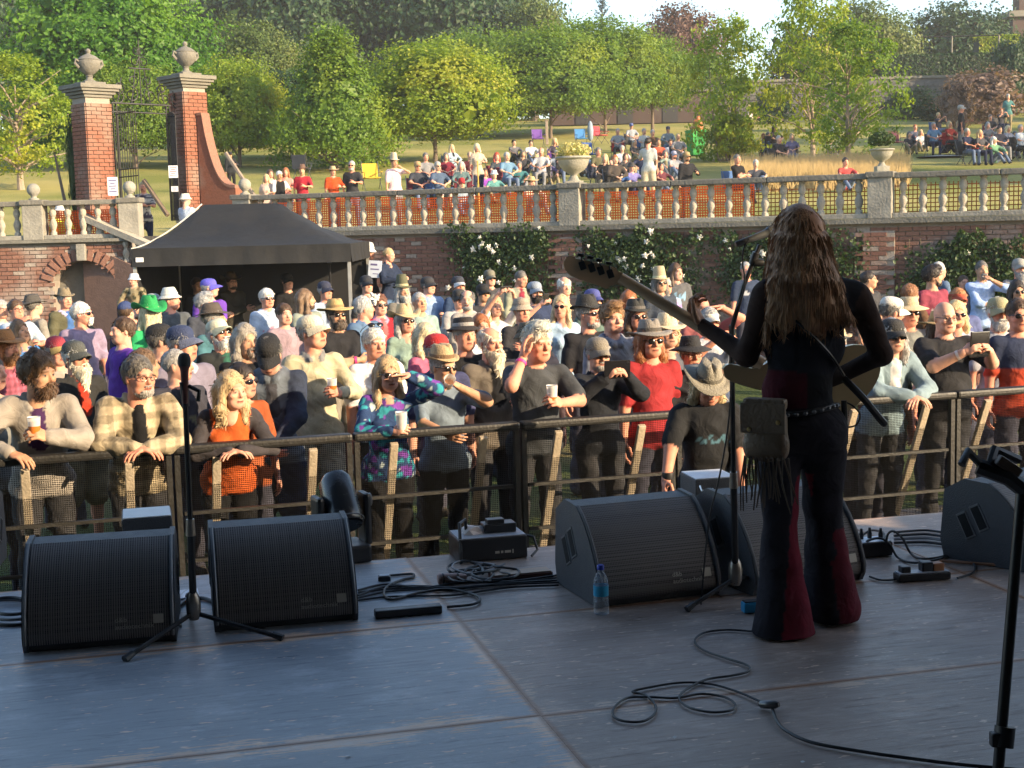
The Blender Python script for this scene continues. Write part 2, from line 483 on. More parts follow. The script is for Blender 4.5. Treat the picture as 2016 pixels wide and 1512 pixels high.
def balustrade(name, label, piers, p_of, ang, z0, ends=(True, True), spacing=0.316, group=None, h=0.56, ball=()):
    """p_of(s) -> world xy point on the centreline"""
    root = empty(name, p_of((piers[0] + piers[-1]) / 2) + Vector((0, 0, z0)))
    org = root.location.copy()
    tag(root, label, 'balustrade', group)
    Mr = Matrix.Rotation(ang, 4, 'Z')
    for i in range(len(piers) - 1):
        a, b = piers[i], piers[i + 1]
        L_ = b - a - 0.40
        c = p_of((a + b) / 2) + Vector((0, 0, z0)) - org
        MB().bbox((0, 0, 0.045), (L_ + 0.01, 0.30, 0.085), 0.012, Matrix.Translation(c) @ Mr).build('plinth', STONE, root)
        nseg = max(1, round(L_ / 1.5))
        for k in range(nseg):
            cc = p_of(a + 0.2 + L_ * (k + 0.5) / nseg) + Vector((0, 0, z0)) - org
            MB().bbox((0, 0, h + 0.135), (L_ / nseg - 0.008, 0.32, 0.095), 0.018, Matrix.Translation(cc) @ Mr).build('coping', STONE_DARK, root)
        n = max(1, round(L_ / spacing))
        for k in range(n):
            cc = p_of(a + 0.2 + L_ * (k + 0.5) / n) + Vector((0, 0, z0 + 0.0875)) - org
            o = link('baluster', bal_me, STONE_PALE, root, loc=cc, rot=(0, 0, ang + rng.uniform(-.2, .2)))
    for i, s in enumerate(piers):
        if (i == 0 and not ends[0]) or (i == len(piers) - 1 and not ends[1]): continue
        c = p_of(s) + Vector((0, 0, z0)) - org
        T = Matrix.Translation(c) @ Mr
        q = MB().bbox((0, 0, h / 2 + 0.09), (0.39, 0.36, h + 0.18), 0.014, T).build('pier', STONE, root)
        MB().bbox((0, 0, h + 0.155), (0.46, 0.43, 0.10), 0.02, T).build('pier_cap', STONE_DARK, q)
        if i in ball:
            pr = [(0.10, 0.20), (0.10, 0.23), (0.055, 0.25), (0.05, 0.275), (0.07, 0.29)] + [(0.125 * math.sin(t), 0.40 - 0.125 * math.cos(t)) for t in [0.6 + 0.28 * j for j in range(9)]]
            MB().lathe([(r, z + h) for r, z in pr], 18, T).build('ball_finial', STONE, q)
    return root
P_BAL0 = wall_s(488)
balustrade('stone_balustrade', 'long stone balustrade with bulbous balusters on top of the brick wall', [P_BAL0] + S_PIERS, lambda s: wp(s, -0.16), -WA, BZ, ends=(True, True), ball=(0,))
def net_mat(name, col, cover, gscale):
    m = bpy.data.materials.new(name)
    m.use_nodes = True
    nt = m.node_tree; N, L = nt.nodes, nt.links; N.clear()
    out = N.new('ShaderNodeOutputMaterial')
    df = N.new('ShaderNodeBsdfDiffuse'); df.inputs[0].default_value = (*col, 1)
    tl = N.new('ShaderNodeBsdfTranslucent'); tl.inputs[0].default_value = (*col, 1)
    tr = N.new('ShaderNodeBsdfTransparent')
    m1 = N.new('ShaderNodeMixShader'); m1.inputs[0].default_value = 0.55
    L.new(df.outputs[0], m1.inputs[1]); L.new(tl.outputs[0], m1.inputs[2])
    tc = N.new('ShaderNodeTexCoord'); sp = N.new('ShaderNodeSeparateXYZ'); L.new(tc.outputs['Object'], sp.inputs[0])
    def band(sock, k, duty):
        a = N.new('ShaderNodeMath'); a.operation = 'MULTIPLY'; a.inputs[1].default_value = k; L.new(sock, a.inputs[0])
        f = N.new('ShaderNodeMath'); f.operation = 'FRACT'; L.new(a.outputs[0], f.inputs[0])
        c = N.new('ShaderNodeMath'); c.operation = 'LESS_THAN'; c.inputs[1].default_value = duty; L.new(f.outputs[0], c.inputs[0])
        return c.outputs[0]
    mx = N.new('ShaderNodeMath'); mx.operation = 'MAXIMUM'
    L.new(band(sp.outputs[0], gscale, cover), mx.inputs[0]); L.new(band(sp.outputs[2], gscale, cover), mx.inputs[1])
    m2 = N.new('ShaderNodeMixShader'); L.new(mx.outputs[0], m2.inputs[0])
    L.new(tr.outputs[0], m2.inputs[1]); L.new(m1.outputs[0], m2.inputs[2])
    L.new(m2.outputs[0], out.inputs['Surface'])
    return m
NET_OR = net_mat('orange_netting', (0.80, 0.14, 0.04), 0.48, 22.0)
def netting(a, b, z0, z1, out, label, mat):
    n = 60
    vs = []
    for i in range(n + 1):
        s = a + (b - a) * i / n
        w = 0.03 * math.sin(s * 2.3) + 0.015 * math.sin(s * 7)
        for j, z in enumerate((z0, z1)):
            vs.append((s, w * (0.4 if j else 1), z + 0.03 * math.sin(s * 1.7 + j)))
    fs = [(2 * i, 2 * i + 2, 2 * i + 3, 2 * i + 1) for i in range(n)]
    m_ = MB().add(vs, fs, True)
    o = m_.build('safety_netting', mat)
    o.location = wp(0, out, 0); o.rotation_euler = (0, 0, -WA)
    tag(o, label, 'netting', 'plastic safety netting behind the balustrade')
netting(P_BAL0 + 0.3, wall_s(1480), BZ + 0.05, BZ + 0.62, -0.42, 'orange plastic safety netting behind the left and middle balusters', NET_OR)
NET_BR = net_mat('rusty_netting', (0.25, 0.08, 0.03), 0.22, 14.0)
netting(wall_s(1480), wall_s(2200), BZ + 0.05, BZ + 0.55, -0.42, 'sparser rust brown netting behind the right hand balusters', NET_BR)
LY = 27.4
lw = empty('landing_wall', (P(120, 560, LY).x, LY, 0))
tag(lw, 'weathered brick landing wall with arched niche, left of black tent', 'wall')
lx0, lx1 = P(-620, 560, LY).x, P(262, 560, LY).x
ox = lw.location.x
LT = 2.40
nic_c = P(165, 560, LY).x - ox; nic_w = 0.62; nic_z0 = 1.0; nic_zs = 1.55
def in_niche(x, z):
    if abs(x - nic_c) > nic_w: return False
    if z < 0.55: return False
    if z < nic_zs: return True
    return (x - nic_c) ** 2 + ((z - nic_zs) * 1.25) ** 2 < nic_w ** 2
b_ = MB()
b_.box(((lx0 - ox + nic_c - nic_w) / 2, 0.3, LT / 2), (nic_c - nic_w - (lx0 - ox), 0.5, LT))
b_.box(((lx1 - ox + nic_c + nic_w) / 2, 0.3, LT / 2), (lx1 - ox - nic_c - nic_w, 0.5, LT))
b_.box((nic_c, 0.3, 0.27), (2 * nic_w, 0.5, 0.55))
na = 14
poly = [(nic_c + nic_w * math.cos(math.pi * k / na), nic_zs + nic_w / 1.25 * math.sin(math.pi * k / na)) for k in range(na + 1)]
for k in range(na):
    (xa, za), (xb, zb) = poly[k], poly[k + 1]
    vs = [(xa, 0.05, za), (xb, 0.05, zb), (xb, 0.05, LT), (xa, 0.05, LT), (xa, 0.55, za), (xb, 0.55, zb), (xb, 0.55, LT), (xa, 0.55, LT)]
    b_.add(vs, [(0, 1, 2, 3), (4, 7, 6, 5), (0, 4, 5, 1), (3, 2, 6, 7)])
b_.build('wall_core', MORTAR, lw)
MB().box((nic_c, 0.62, 1.4), (1.5, 0.12, 1.9)).build('niche_back', M_('niche_render', (0.33, 0.25, 0.2), 0.95, 0, 0.4, 2, 0.4, 20), lw)
brick_run('bricks', lw, BRICK, lambda a, z: ((lx0 - ox + a, 0.028, z), 0.0), int((lx1 - lx0) / BW), int(LT / BH), skip=lambda a, z: in_niche(lx0 - ox + a, z))
for k in range(-6, 7):
    an = math.pi / 2 + k * 0.21
    T = Matrix.Translation((nic_c + (nic_w + 0.11) * math.cos(an), 0.018, nic_zs + (nic_w / 1.25 + 0.11) * math.sin(an))) @ Matrix.Rotation(an - math.pi / 2, 4, 'Y').inverted()
    MB().bbox((0, 0, 0), (0.095, 0.07, 0.22), 0.006, T).build('voussoir', BRICK, lw)
MB().bbox((nic_c, -0.02, nic_zs + nic_w / 1.25 + 0.16), (0.17, 0.16, 0.32), 0.012).build('keystone', STONE, lw)
MB().box(((lx0 + lx1) / 2 - ox, 0.2, LT + 0.03), (lx1 - lx0 + 0.1, 0.62, 0.06)).build('string_course', STONE_DARK, lw)
o = MB().bbox((nic_c + 0.13, 0.5, 1.42), (0.44, 0.06, 0.42), 0.01).build('plaque', M_('verdigris_plaque', (0.03, 0.09, 0.075), 0.6, 0.3, 0.4, 8, 0.4, 40), None, loc=lw.location)
tag(o, 'dark green plaque inside the arched niche of the landing wall', 'plaque')
MB().box(((lx0 + lx1) / 2 - ox - .3, 1.5, LT / 2), (lx1 - lx0 - .8, 2.0, LT - 0.01)).build('landing_fill', STONE_DARK, lw)
xa, xb, xc_ = P(-600, 440, LY).x, P(63, 440, LY).x, P(253, 440, LY).x
balustrade('landing_balustrade', 'short stone balustrade with ball finials in front of the gate', [xa, xb, xc_], lambda s: Vector((s, LY + 0.2, 0)), 0.0, LT + 0.06, ends=(False, True), ball=(1, 2), spacing=0.30)
o = link('safety_netting', MB().add([(xb, LY + 0.5, LT + 0.1), (xc_, LY + 0.5, LT + 0.1), (xc_, LY + 0.45, LT + 0.62), (xb, LY + 0.45, LT + 0.6)], [(0, 1, 2, 3)]).mesh('netting'), NET_OR)
tag(o, 'orange plastic safety netting behind the short landing balustrade', 'netting', 'plastic safety netting behind the balustrade')
stair = empty('stone_stairs', (0, 0, 0)); tag(stair, 'stone garden stairs descending beside the wall behind the black tent', 'stairs')
sa, sb = wall_s(275), wall_s(800)
ns_ = 15
for k in range(ns_):
    s_a = sa + (sb - sa) * k / ns_; s_b = sa + (sb - sa) * (k + 1) / ns_
    z = LT * (1 - k / ns_)
    c = wp((s_a + s_b) / 2, 0.72, 0)
    MB().box((0, 0, z / 2), (s_b - s_a - 0.004, 1.36, z), Matrix.Translation(c) @ wrot).build('step', STONE, stair)
b_ = MB()
pts = [(sa, LT + 0.55), (sb, 0.62), (sb, 0.50), (sa, LT + 0.43)]
for (o0, o1) in ((1.42, 1.66),):
    vs = [wp(s, oo, z) for oo in (o0, o1) for (s, z) in pts]
    b_.add(vs, [(0, 1, 2, 3), (7, 6, 5, 4), (0, 4, 5, 1), (2, 6, 7, 3), (1, 5, 6, 2), (0, 3, 7, 4)])
b_.build('coping', STONE_PALE, stair)
nb = 22
for k in range(nb):
    f = (k + 0.5) / nb
    s = sa + (sb - sa) * f; zt = LT + 0.43 + (0.07 - LT) * f
    o = link('baluster', bal_me, STONE_PALE, stair, loc=wp(s, 1.54, zt - 0.46), scale=(0.9, 0.9, 0.82))
b_ = MB()
vs = [wp(s, oo, z) for oo in (1.45, 1.62) for (s, z) in [(sa, LT - 0.02), (sb, 0.05), (sb, 0.0), (sa, 0.0)]]
b_.add(vs, [(0, 1, 2, 3), (7, 6, 5, 4), (0, 4, 5, 1), (2, 6, 7, 3), (1, 5, 6, 2), (0, 3, 7, 4)])
b_.build('stringer_wall', M_('stair_brick', (0.2, 0.12, 0.09), 0.95, 0, 0.4, 9, 0.4, 30), stair)
GA = R(45)
def gate_pier(px, pyb, pyt, depth, label, ramp_side):
    base = P(px, pyb, depth); top = P(px, pyt, depth)
    z0 = base.z - 0.5; Hh = top.z - z0
    root = empty('gate_pier', (base.x, base.y, z0), GA)
    tag(root, label, 'gate pier', 'brick piers of the garden gate')
    w = 0.56
    MB().box((0, 0, (Hh - 0.26) / 2), (w - 0.03, w - 0.03, Hh - 0.26)).build('core', MORTAR, root)
    n = int((Hh - 0.3) / BH)
    half = (w - 0.0) / 2
    bw = w / 2.5
    bme = {}
    for L_ in (1.0, 0.5):
        bme[L_] = MB().bbox((0, 0, 0), (bw * L_ - 0.011, 0.035, BH - 0.011), 0.004).mesh('brick'); bme[L_].materials.append(BRICK_RED)
    for j in range(n):
        z = (j + 0.5) * BH
        if top.z - (z0 + z) > 2.75: continue
        for face in range(4):
            a0 = -w / 2
            seq = [1.0, 1.0, 0.5] if (j + face) % 2 else [0.5, 1.0, 1.0]
            an = face * math.pi / 2
            if face in (2,): continue
            for L_ in seq:
                c = a0 + bw * L_ / 2; a0 += bw * L_
                x, y = c, -half
                o = bpy.data.objects.new('brick', bme[L_]); COL.objects.link(o); o.parent = root
                o.location = (x * math.cos(an) - y * math.sin(an), x * math.sin(an) + y * math.cos(an), z)
                o.rotation_euler = (0, 0, an)
    b_ = MB()
    for (dz, ww, hh) in ((-0.26, w + 0.06, 0.06), (-0.20, w + 0.16, 0.06), (-0.14, w + 0.26, 0.055), (-0.085, w + 0.34, 0.085)):
        b_.bbox((0, 0, Hh + dz + hh / 2), (ww, ww, hh - 0.002), 0.012)
    b_.build('cornice', STONE_DARK, root)
    b_ = MB().bbox((0, 0, Hh + 0.03), (0.46, 0.46, 0.06), 0.01)
    b_.lathe([(0.14, 0.06), (0.12, 0.09), (0.075, 0.11), (0.06, 0.16), (0.075, 0.19), (0.06, 0.20), (0.12, 0.24), (0.19, 0.31), (0.225, 0.40), (0.23, 0.46), (0.215, 0.49), (0.225, 0.505), (0.20, 0.525),
              (0.15, 0.57), (0.11, 0.59), (0.06, 0.61), (0.035, 0.63), (0.05, 0.65), (0.055, 0.68), (0.035, 0.71), (0.005, 0.73)], 20, Matrix.Translation((0, 0, Hh)))
    u = b_.build('urn', STONE_DARK, root)
    for sgn in (-1, 1):
        hb = MB().tube([(sgn * 0.21, 0, Hh + 0.46), (sgn * 0.29, 0, Hh + 0.50), (sgn * 0.30, 0, Hh + 0.42), (sgn * 0.22, 0, Hh + 0.34)], 0.03, 6)
        hb.build('handle', STONE_DARK, u)
    return root, z0, Hh, base
gp1, z01, H1, b1 = gate_pier(190, 395, 168, 29.0, 'left brick gate pier with stone urn, open iron gate against it', -1)
gp2, z02, H2, b2 = gate_pier(379, 392, 150, 30.6, 'right brick gate pier with stone urn and curved ramp wall', 1)
b_ = MB()
rp = []
for k in range(13):
    t = k / 12
    rp.append((0.30 + 0.12 + 0.75 * t ** 1.0, 1.9 - 0.0 * t - 1.45 * (1 - (1 - t) ** 3.0)))
rp = [(0.3, 1.98), (0.42, 1.98)] + rp[1:]
for off, wd, nm, mt in ((0, 0.26, 'ramp_wall', BRICK_RED), (0.06, 0.30, 'ramp_coping', BRICK)):
    b_ = MB()
    n = len(rp)
    vs = []
    for (x, z) in rp:
        zt = z + off
        for y in (-wd / 2, wd / 2):
            vs.append((x, y, zt)); vs.append((x, y, (z if off else 0.0)))
    fs = []
    for i in range(n - 1):
        a = 4 * i; c = 4 * (i + 1)
        fs += [(a, c, c + 2, a + 2), (a + 1, a, a + 2, a + 3)[:0] or (a, a + 1, c + 1, c), (a + 2, c + 2, c + 3, a + 3)]
        if off: fs.append((a + 1, a + 3, c + 3, c + 1))
    fs += [(0, 2, 3, 1), (4 * (n - 1), 4 * (n - 1) + 1, 4 * (n - 1) + 3, 4 * (n - 1) + 2)]
    b_.add(vs, fs)
    o = b_.build(nm, mt, gp2)
    o.rotation_euler = (0, 0, -GA - WA); o.location = (0, 0, 0.25)
gate = empty('iron_gate', (0, 0, 0)); tag(gate, 'tall black wrought iron garden gate with scrolled overthrow', 'gate')
ga = Vector((b1.x, b1.y, 0)) + Vector((0.32, 0.32, 0)); gb = Vector((b2.x, b2.y, 0)) - Vector((0.3, 0.3, 0))
zg0 = max(z01, z02) + 0.35; zgt = P(280, 205, 29.8).z; zgl = P(280, 222, 29.8).z
def gp(f, z):
    p = ga.lerp(gb, f); return Vector((p.x, p.y, z))
def bar(pts, r=0.014, n=6, nm='bar', par=gate):
    return MB().tube(pts, r, n).build(nm, IRON, par)
bar([gp(0, zgt), gp(1, zgt)], 0.02, nm='top_rail'); bar([gp(0, zgl), gp(1, zgl)], 0.016, nm='lower_rail')
for f in (0.02, 0.08, 0.92, 0.98):
    bar([gp(f, zg0 - 0.3), gp(f, zgt)], 0.018, nm='post')
b_ = MB()
def scroll(cx, cz, r, turns, start, sgn=1, rr=0.013):
    pts = []
    n = 20
    for k in range(n + 1):
        t = k / n
        an = start + sgn * turns * 2 * math.pi * t
        q = r * (1 - 0.8 * t)
        pts.append((cx + q * math.cos(an), cz + q * math.sin(an)))
    L_ = (gb - ga).length
    b_.tube([gp(x / L_, z) for x, z in pts], rr, 5)
Lg = (gb - ga).length
zc = zgt
for k in range(3):
    for sg in (-1, 1):
        x = Lg / 2 + sg * (0.22 + k * 0.33); hh = [0.62, 0.42, 0.2][k]
        scroll(x, zc + hh * 0.30, 0.17, 1.4, R(90), sg); scroll(x - sg * 0.05, zc + hh * 0.75, 0.13, 1.3, R(-90), -sg)
        b_.tube([gp((x) / Lg, zc), gp((x - sg * 0.12) / Lg, zc + hh + 0.1)], 0.011, 5)
        scroll(x, zc - 0.1, 0.07, 1.2, R(0), sg, 0.009)
scroll(Lg / 2 - 0.09, zc + 0.85, 0.13, 1.2, R(0), 1); scroll(Lg / 2 + 0.09, zc + 0.85, 0.13, 1.2, R(180), -1)
scroll(Lg / 2 - 0.06, zc + 1.05, 0.1, 1.2, R(0), 1); scroll(Lg / 2 + 0.06, zc + 1.05, 0.1, 1.2, R(180), -1)
b_.tube([gp(.5, zc), gp(.5, zc + 1.3)], 0.014, 6)
b_.tube([gp(0.32, zc + 0.72), gp(0.68, zc + 0.72)], 0.016, 6)
b_.build('overthrow', IRON, gate)
def leaf(hinge, dirv, nm):
    L_ = 0.95; nb_ = 8
    for k in range(nb_ + 1):
        q = hinge + dirv * (L_ * k / nb_)
        bar([(q.x, q.y, zg0 - 0.3), (q.x, q.y, zgl - 0.02 + 0.06 * math.sin(math.pi * k / nb_))], 0.009, 5)
    for z in (zg0 - 0.2, zg0 + 0.6, zg0 + 0.75, zgl - 0.06):
        e = hinge + dirv * L_
        bar([(hinge.x, hinge.y, z), (e.x, e.y, z)], 0.013, 5, 'rail')
leaf(gp(0.06, 0), Vector((0.62, -0.78, 0)).normalized() * 1.0, 'leaf_a')
leaf(gp(0.94, 0), Vector((0.80, -0.6, 0)).normalized() * 0.25, 'leaf_b')
NOTICE = M_('paper_notice', (0.78, 0.78, 0.82), 0.7, 0, 0.05)
INK = M_('print_ink', (0.12, 0.1, 0.25), 0.7, 0, 0.1)
INK_RED = M_('red_print', (0.5, 0.08, 0.1), 0.7, 0, 0.1)
def notice(px, py, depth, w, h, label, ink, rz=0.0):
    p = P(px, py, depth)
    root = MB().box((0, 0, 0), (w, 0.006, h)).build('paper_notice', NOTICE, None, loc=p, rot=(0, 0, rz))
    tag(root, label, 'notice', 'paper notices tied to the gate')
    b_ = MB()
    for k in range(5):
        ww = w * (0.75 - 0.3 * (k % 2))
        b_.box((0, -0.0055, h * (0.32 - 0.15 * k)), (ww, 0.003, h * 0.055))
    b_.build('printed_lines', ink, root)
notice(222, 367, 28.0, 0.20, 0.36, 'white printed notice on the left gate leaf above the balustrade', INK)
notice(341, 338, 29.6, 0.19, 0.25, 'white notice with red print on the right gate post', INK_RED)
notice(344, 372, 29.6, 0.14, 0.11, 'small white notice below the red printed one on the gate', INK)
def leafy_urn(px, pyb, depth, h, label, leafcol, name='stone_urn'):
    b = P(px, pyb, depth)
    root = empty(name, (b.x, b.y, b.z)); tag(root, label, 'urn')
    s = h
    MB().bbox((0, 0, 0.09 * s), (0.42 * s, 0.42 * s, 0.18 * s), 0.01).lathe([(0.17 * s, 0.18 * s), (0.12 * s, 0.22 * s), (0.08 * s, 0.30 * s), (0.10 * s, 0.34 * s), (0.24 * s, 0.42 * s), (0.33 * s, 0.54 * s), (0.36 * s, 0.66 * s), (0.42 * s, 0.70 * s), (0.40 * s, 0.74 * s), (0.34 * s, 0.72 * s)], 20).build('bowl', STONE, root)
    return root, b
# ================================================================== PLANTS
nrng = np.random.default_rng(11)
def leaf_mat(name, a, b, c, trans=0.45, hue_noise=1.2):
    m = bpy.data.materials.new(name); m.use_nodes = True
    nt = m.node_tree; N, L = nt.nodes, nt.links; N.clear()
    out = N.new('ShaderNodeOutputMaterial')
    g = N.new('ShaderNodeNewGeometry'); tc = N.new('ShaderNodeTexCoord')
    n1 = N.new('ShaderNodeTexNoise'); n1.inputs['Scale'].default_value = hue_noise; n1.inputs['Detail'].default_value = 4
    L.new(tc.outputs['Object'], n1.inputs['Vector'])
    col = mix_col(N, L, g.outputs['Random Per Island'], a, b)
    col = mix_col(N, L, ramp(N, L, n1.outputs['Fac'], 0.50, 0.72), col, c)
    df = N.new('ShaderNodeBsdfPrincipled'); df.inputs['Roughness'].default_value = 0.5; df.inputs['Specular IOR Level'].default_value = 0.35
    tl = N.new('ShaderNodeBsdfTranslucent')
    br = N.new('ShaderNodeMix'); br.data_type = 'RGBA'; br.blend_type = 'MULTIPLY'; br.inputs[0].default_value = 1.0
    L.new(col, br.inputs[6]); br.inputs[7].default_value = (1.6, 1.5, 0.5, 1)
    L.new(col, df.inputs['Base Color']); L.new(br.outputs[2], tl.inputs[0])
    ms = N.new('ShaderNodeMixShader'); ms.inputs[0].default_value = trans
    L.new(df.outputs[0], ms.inputs[1]); L.new(tl.outputs[0], ms.inputs[2])
    L.new(ms.outputs[0], out.inputs['Surface'])
    return m
LEAF_YEL = leaf_mat('lime_leaves', (0.13, 0.215, 0.018), (0.25, 0.33, 0.03), (0.40, 0.39, 0.045))
LEAF_MID = leaf_mat('hornbeam_leaves', (0.075, 0.15, 0.018), (0.16, 0.26, 0.028), (0.26, 0.32, 0.035))
LEAF_GRN = leaf_mat('sycamore_leaves', (0.04, 0.125, 0.012), (0.085, 0.21, 0.02), (0.15, 0.28, 0.025))
LEAF_DRK = leaf_mat('evergreen_leaves', (0.016, 0.045, 0.016), (0.032, 0.075, 0.024), (0.05, 0.10, 0.03), 0.25)
LEAF_OLV = leaf_mat('olive_leaves', (0.06, 0.10, 0.025), (0.11, 0.16, 0.035), (0.17, 0.19, 0.045), 0.3)
LEAF_BRN = leaf_mat('copper_leaves', (0.10, 0.055, 0.045), (0.15, 0.085, 0.065), (0.17, 0.10, 0.075), 0.3)
LEAF_CTR = leaf_mat('smoke_bush_leaves', (0.13, 0.085, 0.07), (0.20, 0.14, 0.115), (0.22, 0.16, 0.13), 0.3)
LEAF_FIR = leaf_mat('fir_needles', (0.02, 0.04, 0.035), (0.035, 0.06, 0.05), (0.04, 0.07, 0.055), 0.15)
LEAF_IVY = leaf_mat('rose_leaves', (0.030, 0.060, 0.020), (0.055, 0.095, 0.030), (0.07, 0.115, 0.035), 0.25, 2.0)
BARK = M_('tree_bark', (0.16, 0.12, 0.09), 0.95, 0, 0.4, 5, 0.8, 18)
BARK_PALE = M_('pale_bark', (0.28, 0.22, 0.17), 0.95, 0, 0.4, 5, 0.8, 18)
def leaf_cards(P_, Nrm, size, aspect=0.62, seed=0):
    """diamond leaves, folded a little along the midrib"""
    g = np.random.default_rng(seed)
    n = len(P_)
    nn = Nrm + g.normal(0, 0.55, (n, 3)); nn /= np.linalg.norm(nn, axis=1, keepdims=True) + 1e-9
    t = g.normal(0, 1, (n, 3)); t -= nn * (t * nn).sum(1, keepdims=True); t /= np.linalg.norm(t, axis=1, keepdims=True) + 1e-9
    b = np.cross(nn, t)
    s = size * g.uniform(0.6, 1.35, (n, 1))
    a0 = P_ - t * s * 0.5
    a1 = P_ + b * s * 0.5 * aspect + nn * s * 0.08
    a2 = P_ + t * s * 0.5
    a3 = P_ - b * s * 0.5 * aspect + nn * s * 0.08
    V = np.stack([a0, a1, a2, a3], 1).reshape(-1, 3)
    F = np.arange(4 * n).reshape(n, 4)
    return V, F
def crown_points(n, clumps, rx, ry, rz, clump_r, seed, shape='round', hollow=0.5):
    g = np.random.default_rng(seed)
    d = g.normal(0, 1, (clumps, 3)); d /= np.linalg.norm(d, axis=1, keepdims=True)
    rad = hollow + (1 - hollow) * g.random(clumps) ** 0.45
    c = d * rad[:, None]
    if shape == 'cone':
        z = g.random(clumps); w = (1 - z) ** 0.8
        an = g.random(clumps) * 2 * np.pi; q = w * (0.45 + 0.55 * g.random(clumps) ** 0.5)
        c = np.stack([q * np.cos(an), q * np.sin(an), z * 2 - 1], 1)
    if shape == 'loose':
        z = g.random(clumps) ** 0.8
        w = np.sin(np.pi * (0.12 + 0.82 * z)) ** 0.8
        an = g.random(clumps) * 2 * np.pi; q = w * g.random(clumps) ** 0.5
        c = np.stack([q * np.cos(an), q * np.sin(an), z * 2 - 1], 1)
    if shape == 'round':
        c[:, 2] = np.where(c[:, 2] < -0.55, -0.55 - (c[:, 2] + 0.55) * 0.2, c[:, 2])
    csz = g.uniform(0.6, 1.3, clumps)
    k = g.integers(0, clumps, n)
    off = g.normal(0, 1, (n, 3)) * clump_r * csz[k][:, None]
    off[:, 2] *= 0.7
    Pn = c[k] + off
    S = np.array([rx, ry, rz])
    nr = Pn * 1.0 + off * 0.8 + np.array([0, 0, 0.25])
    nr /= np.linalg.norm(nr, axis=1, keepdims=True) + 1e-9
    return Pn * S, nr
_CROWN = {}
def crown_mesh(kind, seed):
    key = (kind, seed)
    if key in _CROWN: return _CROWN[key]
    if kind == 'round': n, cl, cr, sh, ho, sz = 17000, 300, 0.12, 'round', 0.66, 0.052
    elif kind == 'cone': n, cl, cr, sh, ho, sz = 17000, 280, 0.12, 'cone', 0.4, 0.052
    elif kind == 'loose': n, cl, cr, sh, ho, sz = 6500, 190, 0.085, 'loose', 0.2, 0.066
    elif kind == 'big': n, cl, cr, sh, ho, sz = 17000, 200, 0.12, 'ball', 0.62, 0.044
    elif kind == 'wood': n, cl, cr, sh, ho, sz = 11500, 170, 0.13, 'ball', 0.6, 0.065
    elif kind == 'shrub': n, cl, cr, sh, ho, sz = 3500, 70, 0.13, 'ball', 0.45, 0.10
    P_, Nn = crown_points(n, cl, 1, 1, 1, cr, seed * 13 + 5, sh, ho)
    if kind != 'loose':
        q, qn = crown_points(n // 7, cl, .74, .74, .76, cr, seed * 13 + 6, sh, .3)
        if sh == 'cone': q = q * np.array([.9, .9, 1])
        V2, F2 = leaf_cards(q, qn, sz * 3.0, 0.8, seed + 1)
    V, F = leaf_cards(P_, Nn, sz, 0.66, seed)
    if kind != 'loose': F = np.concatenate([F, F2 + len(V)]); V = np.concatenate([V, V2])
    me = npmesh('crown', V, F, False)
    _CROWN[key] = me
    return me
def limb_mesh(kind, seed):
    """trunk and limbs in unit crown space; z=-1 crown bottom, trunk below"""
    g = random.Random(seed)
    b = MB()
    return b
TREE_N = [0]
def tree(label, px, pyb, pyt, wpx, kind, mat, bark=BARK, pos=None, crown_from=0.25, seed=1, group=None, trunk_r=0.10, lean=0.0, multi=1, wood=None):
    """px,pyb = pixel of trunk foot on the lawn; pyt = crown top; wpx = crown width"""
    if pos is None:
        base = lawn_at(px, pyb)
    else:
        base = Vector((P(px, 300, pos).x, pos, lawn_z(pos)))
    D = base.y
    top = P(px, pyt, D).z
    h = top - base.z
    w = wpx * D / FPX
    root = empty('tree', base)
    tag(root, label, 'tree', group)
    cb = h * crown_from
    rz = (h - cb) / 2; cz = cb + rz
    me = crown_mesh(kind, seed)
    o = bpy.data.objects.new('crown', me); COL.objects.link(o); o.parent = root
    if len(me.materials) == 0: me.materials.append(mat)
    o.material_slots[0].link = 'OBJECT'; o.material_slots[0].material = mat
    o.location = (0, 0, cz); o.scale = (w / 2 * 1.04, w / 2 * 1.04, rz * 1.02)
    TREE_N[0] += 1
    o.rotation_euler = (0, 0, TREE_N[0] * 2.4)
    g = random.Random(seed * 31 + TREE_N[0])
    b = MB()
    for q in range(multi):
        dx = g.uniform(-0.3, 0.3) if multi > 1 else 0
        pts = [(dx, 0, -0.15), (dx + g.uniform(-.03, .03) + lean * .3, 0, cb * 0.5), (dx * 1.3 + lean, 0, cb), (dx * 2 + lean + g.uniform(-.1, .1), 0.1, cb + rz * 0.9), (dx * 2.5 + lean, 0, cb + rz * 1.5)]
        b.tube(pts, [trunk_r * 1.25, trunk_r, trunk_r * .9, trunk_r * .45, trunk_r * .15], 8)
    tr = b.build('trunk', bark, root)
    b = MB()
    nl = 26 if kind == 'loose' else 9
    for q in range(nl):
        an = g.uniform(0, 6.28); z0 = cb + rz * g.uniform(-0.1, 1.1); rr = w / 2 * g.uniform(0.45, 0.95)
        z1 = z0 + rz * g.uniform(0.25, 0.75)
        mx_, my_ = math.cos(an), math.sin(an)
        b.tube([(lean, 0, z0), (lean + mx_ * rr * .4, my_ * rr * .4, (z0 + z1) / 2 + 0.05), (lean + mx_ * rr, my_ * rr, min(z1, h * .97))], [trunk_r * .4, trunk_r * .25, trunk_r * .08], 5)
    b.build('limbs', bark, tr)
    return root
CLIP = 'clipped ornamental trees on the lawn'
tree('loose leafy yellow green tree at the far left, beyond the landing', 42, 372, 112, 235, 'loose', LEAF_YEL, BARK_PALE, seed=1, crown_from=0.14, trunk_r=0.12)
tree('round green tree seen through the iron gate between the piers', 268, 335, 112, 185, 'round', LEAF_MID, seed=2, group=CLIP, crown_from=0.05)
